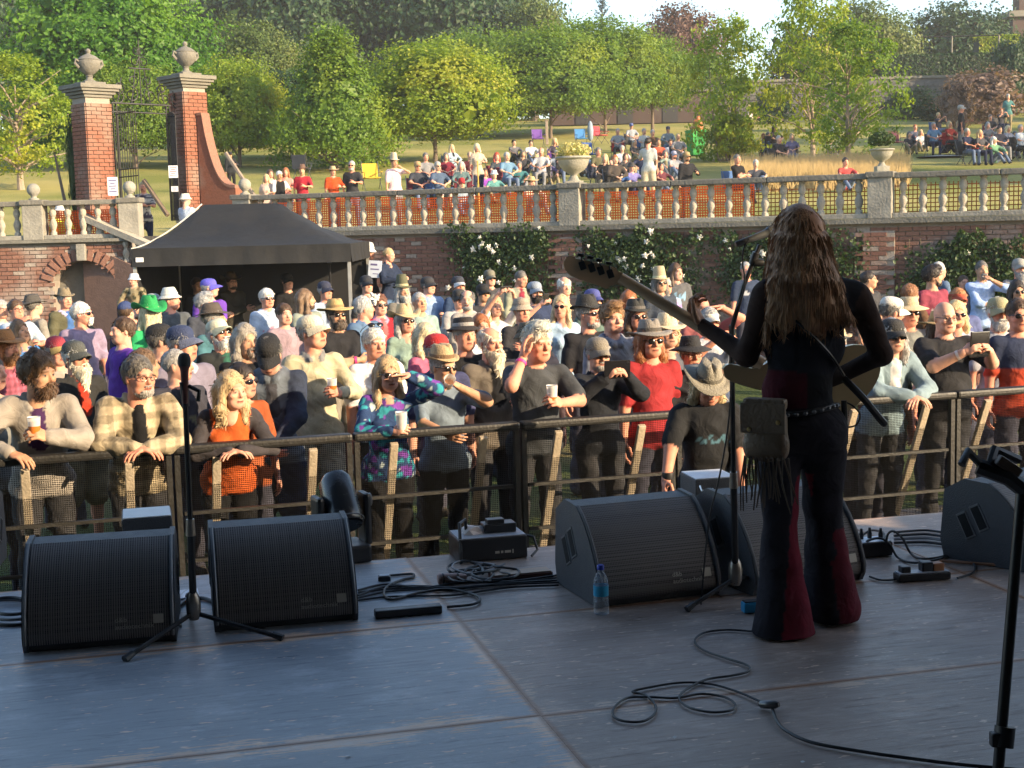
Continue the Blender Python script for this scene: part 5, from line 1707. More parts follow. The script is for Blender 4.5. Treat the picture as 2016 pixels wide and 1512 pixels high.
    if hstyle and hstyle != 'bald':
        if hat in ('cap', 'beanie', 'bucket', 'pith', 'fedora', 'straw', 'wide', 'cowboy', 'floppy', 'boonie', 'trilby', 'tall') and hstyle in ('curly', 'swept'): hstyle = 'short'
        child('hair', hair_mesh(hstyle, hr), hair_mat(hc))
    if beard: child('beard', hair_mesh(beard, hr), hair_mat(bc or hc))
    if hat:
        pm = None
        for nm, m_, slot in hat_meshes(hat):
            o = child(nm, m_, cloth_mat(hatc if slot == 0 else (hatc2 or hatc)))
            if hatz or hatpitch: o.matrix_local = Hm @ Matrix.Translation((0, 0, hatz)) @ Matrix.Rotation(hatpitch, 4, 'X')
            if pm is None: pm = o
            else:
                ml = o.matrix_local.copy(); o.parent = pm
                o.matrix_local = pm.matrix_local.inverted() @ ml
    if glasses: child('sunglasses' if glasses == 'sun' else 'glasses', glasses_mesh(glasses), SUNGL if glasses == 'sun' else SPECS)
    rec.child = child; rec.o = root; rec.base = base; rec.yaw = yaw; rec.s = s; rec.head = Hm; rec.H = H
    Rz = Matrix.Rotation(yaw, 4, 'Z')
    rec.w = lambda sd_: base + Rz @ rec.hand[sd_]
    rec.loc = lambda v: base + Rz @ (Vector(v) * s)
    PERSONS.append(rec)
    return rec
# ================================================================== CROWD ON THE GRASS
BK = (.014, .014, .016); CH = (.045, .045, .05); NV = (.018, .024, .055); GY = (.20, .20, .21); LG = (.42, .42, .43); WH = (.70, .70, .70)
CR = (.60, .52, .38); BE = (.42, .36, .26); OL = (.10, .095, .055); TE = (.05, .16, .17); SG = (.20, .27, .23); LB = (.30, .42, .58); BL = (.05, .12, .30); DN = (.09, .15, .24)
RD = (.42, .02, .025); MR = (.16, .02, .035); OR = (.50, .10, .025); PK = (.62, .16, .26); PU = (.10, .03, .26); MV = (.24, .19, .27); GN = (.02, .30, .10); LM = (.40, .62, .08); BR = (.11, .06, .035); TN = (.36, .24, .12); ST = (.50, .37, .18); KH = (.24, .20, .12)
hW = (.72, .70, .66); hG = (.36, .35, .34); hD = (.14, .13, .12); hB = (.085, .05, .03); hK = (.03, .022, .018); hL = (.48, .36, .19); hBl = (.62, .52, .33); hR = (.30, .11, .04); hLB = (.20, .12, .06)
GRPF = 'people leaning on the crowd barrier'; GRPG = 'festival crowd on the grass'
BTOP = 1.20
BA = G(20, 897, BTOP); BB = G(1300, 808, BTOP)
BDIR = (BB - BA).normalized(); BNRM = Vector((-BDIR.y, BDIR.x, 0))
def bar_pt(px, back=0.0):
    """point on the barrier line below pixel column px, 'back' metres into the crowd"""
    k = (px - W0 / 2) / FPX
    t = (k * BA.y - BA.x) / (BDIR.x - k * BDIR.y)
    p = BA + BDIR * t + BNRM * back
    return Vector((p.x, p.y, 0))
BANG = math.atan2(BDIR.y, BDIR.x)
def c(label, px, py, H=1.74, **k):
    k.setdefault('group', GRPG); k.setdefault('res', 2)
    if k.get('z0') is None: k['z0'] = 0.0
    k.setdefault('yaw', .30 + .00040 * (1250 - px)); k.setdefault('hpitch', -.06)
    if k.get('D') is None and not k.get('z0'):
        hu = .045 if k.get('hat') else 0
        d = ray(px, py); yy = d.y * (H + hu - CAMZ) / d.z; ym = bar_pt(px, .75).y
        if yy < ym: k['D'] = ym
    return person(label, px, py, H=H, **k)
def f(label, px, py, back=.36, H=1.75, res=0, **k):
    """front row: stands at the barrier; fitted to the picture height"""
    k.setdefault('group', GRPF)
    b = bar_pt(px, back); b.z = .05
    k.setdefault('yaw', BANG)
    return person(label, px, py, H=H, base=b, fit=True, res=res, **k)
def plaid(V, C0):
    a = (np.sin(V[:, 0] * 62) > .35).astype(float); b = (np.sin(V[:, 2] * 62) > .35).astype(float); d = (np.sin(V[:, 2] * 62 + 1.5) > .93).astype(float)
    return C0 * (1 - .38 * a[:, None]) * (1 - .38 * b[:, None]) * (1 - .4 * d[:, None])
def stripes(V, C0):
    a = (np.sin(V[:, 2] * 95) > .1).astype(float)[:, None]
    return C0 * (1 - a) + np.array([.55, .5, .45]) * a
def sequin(V, C0):
    n = vnoise(V, 90, 4)[:, None]; n2 = vnoise(V, 45, 9)[:, None]
    o = np.where(n > .35, np.array([[.04, .28, .34]]), C0); o = np.where(n2 > .5, np.array([[.16, .05, .30]]), o)
    return np.where(n < -.75, np.array([[.35, .42, .45]]), o)
def camo(V, C0):
    n = vnoise(V, 28, 2)[:, None]; n2 = vnoise(V, 36, 6)[:, None]
    o = np.where(n > .2, np.array([[.17, .13, .07]]), C0); return np.where(n2 > .45, np.array([[.05, .05, .03]]), o)
def tiedye(V, C0):
    n = vnoise(V, 18, 2)[:, None]; n2 = vnoise(V, 24, 6)[:, None]
    o = np.where(n > .1, np.array([[.25, .42, .6]]), C0); return np.where(n2 > .4, np.array([[.42, .25, .5]]), o)
def check(V, C0):
    a = (np.sin(V[:, 0] * 110) > 0).astype(float); b = (np.sin(V[:, 2] * 110) > 0).astype(float)
    return C0 * (1 - .3 * a[:, None]) * (1 - .3 * b[:, None])
def printed(cx, cz, w, h, col, seed=1, thr=.1, f_=70):
    def fn(V, C0):
        m = (np.abs(V[:, 0] - cx) < w) & (np.abs(V[:, 2] - cz) < h) & (V[:, 1] < -.04) & (vnoise(V, f_, seed) > thr)
        o = C0.copy(); o[m] = col; return o
    return fn
W_ = {}
W_['curly'] = f('bearded man with curly brown hair leaning on barrier, grey jacket, holding beer', 66, 706, top=(.30, .27, .24), inner=(.05, .02, .07), sleeve='jacket', hair='curly', hc=(.16, .09, .045), beard='beard_full', bc=(.10, .055, .03), lean=.30, arms=('lean_wide', 'lean_cup'), hyaw=.75, skin='tan', bottom=CH, build=1.05)
W_['plaid'] = f('man with dark grey hair and glasses leaning on barrier, beige plaid shirt', 268, 712, top=(.46, .38, .26), inner=BK, sleeve='jacket', hair='short', hc=(.12, .11, .10), glasses='specs', lean=.34, arms=('lean', 'lean'), hyaw=.55, skin='red', bottom=CH, build=1.25, pattern=plaid, beard='stubble', bc=(.34, .32, .3))
W_['orange'] = f('curly blonde woman leaning on barrier in orange jacket with dark cuffs', 452, 742, top=OR, sleeve='long', sleeves_c=(.05, .045, .05), hair='wavy', hc=(.50, .36, .20), lean=.45, arms=('lean', 'lean'), hyaw=.5, skin='pink', bottom=BK, fem=True, build=1.15, hem=True)
W_['sequin'] = f('long blonde haired woman in sunglasses and blue sequin jacket shading her eyes', 778, 712, back=.32, top=(.025, .05, .13), sleeve='long', hair='long', hc=(.46, .33, .19), lean=.12, arms=('lean_cup', 'shade'), glasses='sun', skin='pink', bottom=BK, fem=True, build=1.12, pattern=sequin, hyaw=.1)
W_['trilby'] = f('man in tan trilby and sunglasses drinking from a plastic cup, grey blue tee', 905, 680, back=.45, top=(.15, .19, .24), hair='short', hc=hG, hat='trilby', hatc=(.45, .33, .19), hatc2=(.17, .10, .05), glasses='sun', arms=('down', 'drink'), hyaw=.35, hpitch=.05, skin='tan', bottom=BK, targets=((-.10, -.42, 1.18), None))
W_['temple'] = f('white haired man in charcoal tee at barrier, hand on temple, holding beer', 1086, 648, back=.38, top=(.055, .06, .068), hair='swept', hc=(.60, .58, .50), lean=.14, arms=('temple', 'lean_cup'), hyaw=.25, skin='red', bottom=CH, build=1.1)
W_['tablet'] = f('man in grey cap and glasses holding up a tablet, dark jacket', 1232, 660, back=.50, top=(.02, .022, .028), sleeve='jacket', hair='short', hc=hG, hat='cap', hatc=(.20, .18, .15), glasses='specs', arms=('phone', 'phone'), skin='pink', bottom=CH, beard='stubble', bc=hG)
W_['denim'] = f('man in black cap and sunglasses leaning on barrier in pale denim jacket', 1792, 627, top=(.20, .27, .31), inner=(.55, .55, .55), sleeve='jacket', hair='bob', hc=hG, hat='cap', hatc=(.03, .03, .032), glasses='sun', lean=.26, arms=('lean', 'lean'), skin='pink', build=1.1, bottom=CH, hyaw=-.15)
W_['baldphone'] = f('big bald man in glasses filming with a dark tablet, black shirt, white wristband', 1932, 594, back=.42, top=(.025, .025, .028), hair=None, glasses='specs', arms=('phone_lo', 'phone_lo'), skin='pink', build=1.32, bottom=CH, hyaw=-.15, targets=((-.12, -.40, 1.40), (.10, -.40, 1.40)))
W_['greybeard'] = c('man in dark green cap and sunglasses with long white beard and red scarf', 148, 668, 1.70, res=1, top=(.03, .03, .03), sleeve='jacket', inner=(.40, .04, .02), hair='short', hc=hW, beard='beard_long', bc=(.72, .66, .52), hat='cap', hatc=(.075, .08, .075), glasses='sun', hyaw=.2, shorts=True, bottom=KH, skin='red')
W_['hoodie'] = c('man in black cap looking down at his hands, navy and grey hoodie', 531, 648, 1.80, res=0, top=(.12, .14, .17), sleeves_c=(.035, .045, .075), sleeve='jacket', hood=True, inner=(.05, .05, .06), hair='short', hc=hD, hat='cap', hatc=BK, arms=('clasp', 'clasp'), hpitch=.55, hyaw=-.1, bottom=NV, shorts=True, skin='pink', yaw=.1)
W_['fleece'] = c('man in cream cap with beige fleece holding a beer at his chest', 614, 618, 1.84, res=0, top=(.46, .41, .28), sleeve='long', collar=(.2, .2, .2), hair='short', hc=hG, hat='cap', hatc=(.62, .56, .43), arms=('down', 'cup'), hyaw=.6, hpitch=-.15, bottom=BE, shorts=True, skin='red', yaw=.35)
W_['dadwhite'] = c('white haired man with sunglasses on his head, white tee over lime', 738, 650, 1.72, res=0, top=(.60, .60, .64), hair='short', hc=(.62, .60, .56), arms=('down', 'down'), skin='red', build=1.15, bottom=CH, collar=None)
W_['redcap'] = c('man in red cap and sunglasses, navy tee with white letters', 862, 655, 1.72, res=0, top=(.05, .055, .12), hair='short', hc=hG, hat='cap', hatc=(.50, .03, .03), glasses='sun', skin='pink', build=1.15, bottom=CH, hyaw=.2, pattern=printed(0, 1.27, .12, .028, (.7, .7, .72), 5, -.2, 130))
W_['prophet'] = c('bald man with wild white hair and long white beard, black waistcoat, holding beer', 966, 646, 1.76, res=0, top=(.14, .12, .10), inner=BK, sleeve='jacket', hair='balding', hc=(.70, .64, .52), beard='beard_long', bc=(.72, .65, .50), arms=('down', 'cup'), skin='red', bottom=CH, hyaw=.15)
W_['bucketolive'] = c('man in olive bucket hat and dark tee behind the white haired drinker', 1046, 634, 1.74, res=1, top=(.03, .03, .045), hair='short', hc=hG, hat='bucket', hatc=(.09, .08, .055), skin='pink', hyaw=.3, build=1.1)
W_['fauxcurl'] = c('young man with swept up curly brown hair, grey hooded sweatshirt', 1206, 600, 1.84, res=0, top=(.22, .23, .27), sleeve='long', hood=True, hair='swept', hc=(.22, .12, .05), skin='pink', hyaw=.1, collar=(.05, .055, .1))
W_['redhat'] = c('man in grey wide brim hat and sunglasses with red shirt, behind the tablet', 1282, 630, 1.80, res=0, top=(.30, .03, .035), hair='wavy', hc=hR, hat='wide', hatc=(.22, .20, .18), hatc2=(.08, .07, .06), glasses='sun', skin='red')
W_['blackwide'] = c('man in glasses and big black wide brim hat, dark jacket', 1362, 660, 1.74, res=0, top=(.025, .025, .03), sleeve='jacket', hair='short', hc=hG, hat='floppy', hatc=(.02, .02, .024), glasses='specs', skin='red', build=1.1)
W_['greyback'] = c('man with short grey hair in dark tee, behind the plaid shirt man', 347, 690, 1.70, res=1, top=(.045, .045, .06), hair='crop', hc=hG, hyaw=.8, skin='pink', pattern=printed(.03, 1.22, .1, .05, (.18, .17, .1), 3))
W_['navycap'] = c('man in navy cap with white trim, mauve grey tee, face in sun', 358, 640, 1.80, res=1, top=(.20, .18, .24), hair='short', hc=hG, hat='cap', hatc=(.03, .045, .11), hatc2=(.10, .12, .2), skin='red', hyaw=.5, build=1.2, collar=(.55, .55, .6))
W_['longgrey'] = c('man with long grey hair and moustache in black tee', 484, 645, 1.76, res=1, top=BK, hair='wavy', hc=(.30, .27, .23), beard='goatee', bc=(.25, .2, .17), skin='tan', hyaw=.1, build=1.1)
W_['shadeswoman'] = c('dark haired woman in sunglasses close behind the curly blonde woman', 476, 722, 1.62, res=1, top=(.3, .08, .03), hair='bob', hc=hK, glasses='sun', fem=True, skin='pink', hyaw=.5)
W_['yellowback'] = c('bearded man with orange brown hat and red hair in pink checked shirt, left edge', 8, 648, 1.74, res=1, top=(.42, .12, .17), hair='wavy', hc=hR, beard='beard_full', bc=(.42, .2, .08), hat='wide', hatc=(.33, .15, .05), skin='red', pattern=check, hyaw=.4)
W_['laughing'] = c('laughing woman with long brown hair and blue top near left edge', 42, 634, 1.64, res=1, top=(.06, .16, .36), hair='long', hc=(.18, .11, .06), fem=True, skin='tan', hpitch=-.25, hyaw=.2, sleeve='long')
W_['maroon'] = c('older man in maroon cap with yellow peak behind white bearded man', 112, 660, 1.66, res=1, top=(.35, .3, .26), hair='short', hc=hG, hat='cap', hatc=(.35, .04, .06), hatc2=(.55, .40, .14), glasses='specs', skin='pink')
W_['brownback'] = c('person with brown tousled hair behind the plaid shirt man', 287, 690, 1.68, res=1, top=BR, hair='short', hc=(.15, .09, .05), skin='tan', yaw=2.2)
c('grey haired man at the left edge of the crowd', 2, 592, 1.72, top=LG, hair='short', hc=hG, skin='pink', glasses='specs')
c('man in glasses lifting a white cup, pale blue shirt', 32, 592, 1.74, top=(.40, .47, .55), hair='short', hc=hB, glasses='specs', arms=('drink', 'cup'), skin='red')
c('man in dark brimmed hat with back turned, grey beige shirt', 68, 578, 1.76, top=(.24, .22, .19), hair='short', hc=hD, hat='wide', hatc=(.06, .055, .05), yaw=2.4, vest=False, sleeves_c=(.25, .23, .2))
c('man in brown hat with lilac scarf over blue tee, olive jacket', 128, 567, 1.78, res=1, top=OL, inner=(.06, .14, .35), collar=(.50, .44, .62), sleeve='jacket', hair='short', hc=hG, hat='fedora', hatc=(.20, .16, .10), skin='red', arms=('down', 'cup'))
c('white haired man in sunglasses and mauve tee facing right', 158, 597, 1.80, res=1, top=(.27, .21, .30), hair='short', hc=hW, glasses='sun', beard='goatee', bc=hW, hyaw=.9, yaw=.5, skin='red')
c('child in white sun hat and khaki jacket riding on shoulders', 262, 537, 1.10, D=19.4, z0=1.16, sit='chair', res=1, top=KH, sleeve='jacket', hat='bucket', hatc=(.72, .70, .70), hair='short', hc=hB, pattern=camo, hyaw=-.3, yaw=-.2, skin='pink')
c('person in navy woollen hat below the child', 249, 592, 1.68, top=NV, hair='short', hc=hB, hat='beanie', hatc=(.03, .05, .14), yaw=2.8)
c('blonde person in bright green cowboy hat and green tee, back turned', 288, 586, 1.82, res=1, top=(.03, .34, .12), hair='long', hc=hBl, hat='cowboy', hatc=(.015, .26, .07), yaw=-2.3, skin='pink', fem=True)
c('man in grey cap behind the green cowboy hat', 302, 577, 1.74, top=CH, hair='short', hc=hG, hat='cap', hatc=(.34, .35, .33), hyaw=.6, skin='pink')
c('man in white bucket hat and slate jacket looking right', 334, 566, 1.80, res=1, top=(.085, .095, .105), sleeve='jacket', hair='short', hc=hG, hat='pith', hatc=(.58, .58, .53), hyaw=.9, yaw=.4, skin='red')
c('person in dark clothes standing in the gloom under the black tent', 388, 548, 1.70, D=24.2, top=BK, sleeve='long', hair='short', hc=hB, skin='tan')
c('man in bright blue cap and purple tee looking right', 412, 546, 1.86, top=(.13, .05, .33), hair='short', hc=hG, hat='cap', hatc=(.10, .09, .50), hyaw=.8, yaw=.6, arms=('down', 'cross_lo'), skin='pink')
c('man in brown cowboy hat and dark hoodie with folded arms', 456, 536, 1.80, top=(.05, .045, .035), sleeve='long', hood=True, hair='short', hc=hB, hat='cowboy', hatc=(.10, .065, .035), beard='stubble', bc=hB, glasses='specs', arms=('cross_hi', 'cross_lo'), bottom=(.12, .2, .36), skin='pink')
c('wild grey haired man in glasses beside the blue capped man', 402, 580, 1.76, res=1, top=(.05, .055, .07), hair='swept', hc=(.34, .34, .34), glasses='specs', hyaw=.8, skin='pink')
c('man in brown felt hat and teal shirt turned sideways', 421, 596, 1.78, res=1, top=(.06, .15, .18), sleeve='long', hair='short', hc=hG, hat='wide', hatc=(.075, .06, .05), hyaw=.8, yaw=.9, skin='tan')
c('man in purple tee beside the green tee, hand on hip', 236, 628, 1.76, res=1, top=(.10, .035, .28), hair='short', hc=hB, yaw=-.9, arms=('hip', 'hip'), skin='pink')
c('white bearded man in cream and green cap and sunglasses, dark jacket', 436, 626, 1.76, res=1, top=(.025, .028, .028), inner=(.03, .1, .07), sleeve='jacket', hair='short', hc=hW, beard='beard_full', bc=hW, hat='cap', hatc=(.55, .55, .42), hatc2=(.45, .48, .36), glasses='sun', hpitch=-.35, hyaw=.15, skin='red')
c('man in plain black cap turned away behind the navy cap', 318, 636, 1.76, res=1, top=BK, hair='short', hc=hD, hat='cap', hatc=BK, yaw=.9, hyaw=.8, skin='pink')
c('white haired man in sunglasses and pale blue hoodie with pink print', 526, 570, 1.78, res=1, top=(.40, .48, .60), sleeve='long', hood=True, hair='short', hc=hW, glasses='sun', pattern=printed(0, 1.26, .12, .035, (.55, .2, .28), 4, .1, 90), skin='red')
c('man with long brown ponytail in grey green shirt facing right', 602, 572, 1.78, res=1, top=(.23, .26, .22), sleeve='long', hair='long', hc=(.19, .12, .07), hyaw=.9, yaw=.9, skin='tan', beard='stubble', bc=hB)
c('man in navy cap with pale blue shirt over dark tee', 640, 553, 1.76, top=(.38, .46, .56), inner=(.05, .06, .1), sleeve='long', hair='short', hc=hG, hat='cap', hatc=(.025, .03, .06), skin='red', hyaw=.2)
W_['strawman'] = c('bearded man in wide straw hat and sunglasses, black tee, arms folded', 662, 588, 1.80, res=1, top=(.022, .022, .025), hair='short', hc=hB, beard='beard_full', bc=(.12, .09, .07), hat='straw', hatc=(.45, .31, .13), hatc2=(.28, .18, .08), glasses='sun', arms=('cross_hi', 'cross_lo'), bottom=(.2, .18, .15), skin='tan')
c('man in black cap and dark polo at the right side of the tent', 722, 541, 1.80, top=(.02, .022, .025), hair='short', hc=hD, hat='cap', hatc=(.02, .022, .03), skin='pink')
c('grey haired man in denim jacket turned to the right', 717, 587, 1.76, res=1, top=(.09, .15, .25), sleeve='jacket', hair='short', hc=(.42, .42, .42), hyaw=1.0, yaw=.9, skin='red')
W_['flower'] = c('woman in sunglasses with white flower in hair, red cardigan', 748, 582, 1.74, res=1, top=(.50, .02, .03), collar=(.6, .25, .36), inner=(.5, .12, .12), sleeve='long', hair='bun', hc=(.16, .07, .04), glasses='sun', fem=True, build=1.12, skin='pink')
c('long grey bearded man in tall olive hat with pale band', 793, 543, 1.76, top=(.16, .15, .13), inner=BK, sleeve='jacket', hair='long', hc=hG, beard='beard_long', bc=(.42, .39, .33), hat='tall', hatc=(.10, .10, .055), hatc2=(.42, .36, .2), skin='tan')
c('woman in straw cowboy hat and sunglasses, sage green tee', 798, 600, 1.72, res=1, top=(.22, .30, .25), hair='bob', hc=hG, hat='cowboy', hatc=(.52, .40, .22), hatc2=(.5, .38, .22), glasses='sun', fem=True, skin='red')
c('man in black cap and pale blue hoodie turned sideways', 843, 543, 1.78, top=(.27, .38, .58), sleeve='long', hood=True, hair='short', hc=hD, hat='cap', hatc=(.03, .03, .035), hyaw=.3, arms=('down', 'cup'), skin='pink')
c('man with cropped grey hair in sage polo shirt looking up', 827, 577, 1.74, res=1, top=(.24, .33, .31), hair='crop', hc=hG, skin='tan', hpitch=-.15, collar=(.27, .36, .34))
c('bearded man in white and navy cap and navy top', 903, 542, 1.78, top=(.035, .06, .12), hair='short', hc=hB, beard='beard_full', bc=(.3, .26, .22), hat='cap', hatc=(.03, .035, .05), hatc2=(.6, .6, .6), skin='red')
c('man in black cap and glasses with pale jacket, left of bald man', 905, 567, 1.72, res=1, top=(.36, .35, .35), sleeve='jacket', hair='short', hc=hD, hat='cap', hatc=(.035, .033, .033), glasses='specs', hyaw=-.2, skin='pink', arms=('down', 'chest'))
c('bald man with grey stubble looking down to the left', 922, 573, 1.74, res=1, top=(.30, .28, .26), sleeve='long', hair='balding', hc=hD, beard='stubble', bc=hG, hyaw=-.5, skin='pink')
c('man in olive cap and sunglasses, dark grey tee, by the roses', 965, 530, 1.78, top=(.055, .055, .06), hair='short', hc=hB, hat='cap', hatc=(.17, .16, .12), glasses='sun', skin='pink')
c('man in black cap behind the raised phone', 952, 556, 1.74, top=CH, hair='short', hc=hB, hat='cap', hatc=BK, skin='tan')
W_['phoneup'] = c('blonde woman in white top filming with phone held high', 975, 585, 1.70, res=1, top=(.55, .54, .56), hair='long', hc=hL, fem=True, arms=('phone_up', 'phone_up'), skin='pink', glasses=None)
c('man in black hat with white lettering, chin lifted', 916, 628, 1.76, res=1, top=BK, hair='short', hc=hG, hat='boonie', hatc=(.025, .02, .02), hatc2=(.30, .28, .27), skin='red', hpitch=-.1)
c('blonde person behind the red cap', 842, 640, 1.70, res=1, top=(.45, .12, .2), hair='bob', hc=hBl, yaw=.8, fem=True, skin='pink')
c('red haired woman glimpsed behind the bearded prophet like man', 948, 622, 1.64, res=1, top=WH, hair='long', hc=hR, fem=True, skin='pink')
c('balding man in olive blazer and maroon shirt looking down', 1022, 533, 1.80, top=(.26, .27, .20), inner=(.22, .03, .05), sleeve='jacket', hair='crop', hc=hD, hyaw=.5, hpitch=.25, skin='red')
c('white blonde long haired woman in sunglasses and dark coat', 1058, 522, 1.76, top=BK, sleeve='long', hair='fringe', hc=(.68, .62, .50), glasses='sun', fem=True, skin='pink')
W_['navyphone'] = c('bearded man in grey cap and glasses holding a phone, navy lettered tee', 1054, 552, 1.78, res=1, top=(.028, .04, .085), hair='short', hc=hK, beard='beard_full', bc=hK, hat='cap', hatc=(.24, .28, .34), glasses='specs', arms=('phone', 'down'), pattern=printed(0, 1.22, .1, .06, (.55, .56, .6), 8, .15, 110), skin='pink')
c('bald white haired man in black leather jacket', 1112, 547, 1.80, top=(.022, .02, .025), sleeve='jacket', hair='balding', hc=hW, skin='pink')
c('man in beige bucket hat and dark zip jacket', 1028, 587, 1.74, res=1, top=(.035, .035, .04), sleeve='jacket', hair='short', hc=hG, hat='bucket', hatc=(.33, .27, .21), hatc2=(.28, .22, .17), skin='red', arms=('down', 'chest'))
c('blonde woman in sunglasses and pale blue blouse looking left', 1107, 585, 1.74, res=1, top=(.32, .44, .58), hair='long', hc=(.55, .42, .24), glasses='sun', fem=True, hyaw=-.6, hpitch=-.15, skin='red')
c('man in royal blue cap behind the black fedora', 1168, 567, 1.76, top=(.1, .15, .13), hair='short', hc=hG, hat='cap', hatc=(.06, .07, .24), skin='pink', hyaw=.2)
c('grey bearded man in black fedora and sunglasses, black printed tee', 1158, 583, 1.82, res=1, top=(.022, .022, .026), hair='short', hc=hG, beard='stubble', bc=hG, hat='fedora', hatc=(.028, .028, .028), glasses='sun', hyaw=.45, pattern=printed(.04, 1.2, .13, .13, (.40, .38, .34), 6, .45, 60), skin='red')
c('fair haired woman lifting a phone behind the curly young man', 1240, 575, 1.72, top=(.3, .1, .12), hair='wavy', hc=hR, fem=True, arms=('phone', 'down'), skin='pink')
c('man in black trilby and dark sunglasses beside the curly young man', 1254, 590, 1.76, res=1, top=BK, hair='bob', hc=hB, hat='fedora', hatc=(.03, .03, .028), hatc2=(.10, .09, .08), glasses='sun', skin='red')
c('long haired man in tan hat with white label and sunglasses', 1300, 527, 1.78, top=(.05, .06, .08), hair='long', hc=hD, hat='tall', hatc=(.40, .32, .20), hatc2=(.58, .54, .3), glasses='sun', skin='tan')
c('long brown haired man in grey tee with blue print', 1331, 521, 1.84, top=(.10, .10, .105), hair='long', hc=hB, hyaw=.3, pattern=printed(.02, 1.27, .1, .06, (.20, .35, .5), 9, .0, 80), skin='pink')
c('short grey haired man in sunglasses and tie dye tee', 1311, 548, 1.72, top=(.5, .5, .62), hair='crop', hc=hG, glasses='sun', pattern=tiedye, skin='red')
c('long haired man in white cap and white tee with red lettering', 1440, 500, 1.84, top=(.62, .63, .65), hair='long', hc=hG, hat='cap', hatc=(.66, .68, .72), glasses='specs', pattern=printed(0, 1.25, .12, .025, (.5, .12, .08), 3, .0, 90), skin='red', arms=('hip', 'down'))
c('grey haired man in navy tee partly behind the microphone stand', 1470, 517, 1.82, top=(.035, .05, .09), hair='crop', hc=hG, skin='red', hyaw=-.2, pattern=printed(-.05, 1.28, .05, .03, (.6, .6, .62), 2, .0))
c('bald man shading his eyes, right of the guitar neck', 1383, 586, 1.76, res=1, top=(.3, .1, .1), hair=None, arms=('down', 'shade'), skin='red', glasses='specs')
c('man in pale visor lifting a camera, below the bald man', 1398, 610, 1.72, res=1, top=(.4, .42, .46), hair='short', hc=hG, hat='visor', hatc=(.6, .57, .5), arms=('phone', 'phone'), skin='red')
c('person in cream cowboy hat and glasses behind the grey wide brim', 1316, 618, 1.72, res=1, top=(.1, .1, .12), hair='bob', hc=hL, hat='cowboy', hatc=(.60, .50, .34), glasses='specs', fem=True, skin='pink')
c('grey bearded man in grey bucket hat and sage shirt, by the wall', 1678, 500, 1.80, top=(.27, .32, .25), sleeve='short', hair='short', hc=hG, beard='beard_full', bc=hG, hat='bucket', hatc=(.33, .36, .38), skin='red')
c('short dark haired man in dark tee looking right', 1712, 535, 1.76, top=(.05, .05, .055), hair='crop', hc=hK, hyaw=.7, yaw=.7, skin='tan')
c('woman with long straight grey hair, far back on the right', 1832, 503, 1.74, top=CH, hair='long', hc=hG, fem=True, skin='pink')
c('white haired man in blue tee with back half turned', 1851, 518, 1.76, top=(.10, .15, .24), hair='short', hc=(.5, .5, .5), yaw=1.9, skin='pink')
c('dark haired man in dusky maroon tee looking right', 1838, 526, 1.86, res=1, top=(.22, .045, .07), hair='swept', hc=hK, hyaw=.9, yaw=.5, beard='stubble', bc=hK, skin='tan', pattern=printed(0, 1.2, .1, .05, (.4, .3, .3), 5, .2))
c('short haired boy between the maroon tee and the drinking man', 1898, 543, 1.62, top=GY, hair='crop', hc=hB, skin='pink')
c('balding bearded man in pale blue shirt drinking, arm raised', 1934, 516, 1.82, res=1, top=(.34, .46, .72), sleeve='rolled', hair='crop', hc=hD, beard='goatee', bc=hG, arms=('cross_lo', 'drink'), skin='tan')
c('man in grey cap with big grey beard at the right edge', 2008, 507, 1.84, res=1, top=(.22, .22, .23), hair='short', hc=hG, beard='beard_long', bc=hG, hat='cap', hatc=(.28, .28, .26), skin='pink', arms=('cross_hi', 'cross_lo'))
c('auburn haired person behind the white capped man', 1794, 562, 1.72, res=1, top=BR, hair='short', hc=(.28, .13, .06), yaw=2.2, skin='pink')
c('man in white cap and white sleeveless top with face turned down', 1754, 580, 1.78, res=1, top=(.62, .62, .66), vest=True, hair='short', hc=hD, hat='cap', hatc=(.62, .60, .55), hyaw=.9, yaw=.9, hpitch=.2, skin='red')
c('man in cream floppy safari hat and sunglasses', 1792, 583, 1.74, res=1, top=(.2, .21, .2), hair='short', hc=hG, hat='floppy', hatc=(.50, .40, .25), hatc2=(.45, .36, .22), glasses='sun', skin='red')
c('person in red bandana headband among the right hand crowd', 1888, 571, 1.74, res=1, top=(.10, .12, .25), hair='short', hc=(.45, .2, .08), hat='visor', hatc=(.45, .08, .04), skin='pink')
c('blonde woman in sunglasses just right of the straw hat', 1884, 596, 1.72, res=1, top=(.4, .42, .5), hair='bob', hc=(.6, .46, .24), glasses='sun', fem=True, skin='red')
c('white bearded man in olive cap, right of the bald man filming', 1968, 583, 1.78, res=1, top=(.35, .36, .40), hair='short', hc=hW, beard='beard_full', bc=hW, hat='cap', hatc=(.33, .30, .18), skin='red')
c('smiling woman in honey straw hat and pink top', 1853, 613, 1.68, res=1, top=(.72, .16, .30), hair='bob', hc=hB, hat='straw', hatc=(.48, .30, .12), hatc2=(.35, .2, .08), fem=True, skin='red')
c('man in sunglasses with brown hair, navy and red top, right edge', 2006, 594, 1.80, res=1, top=(.035, .045, .085), hair='short', hc=hB, glasses='sun', skin='red', pattern=lambda V, C0: np.where((V[:, 2] < 1.22)[:, None], np.array([[.42, .06, .03]]), C0))
c('long dark haired woman in sunglasses at the right edge', 2004, 556, 1.72, res=1, top=CH, hair='long', hc=hK, glasses='sun', fem=True, skin='tan')
c('man in dark green tee, behind the denim jacket', 1745, 640, 1.70, res=1, top=(.05, .075, .06), hair='short', hc=hW, skin='red', yaw=.5)
c('person in cream fedora seen between the singer and her arm', 1648, 640, 1.72, res=1, top=(.6, .42, .3), hair='short', hc=hG, hat='fedora', hatc=(.5, .4, .26), skin='red')
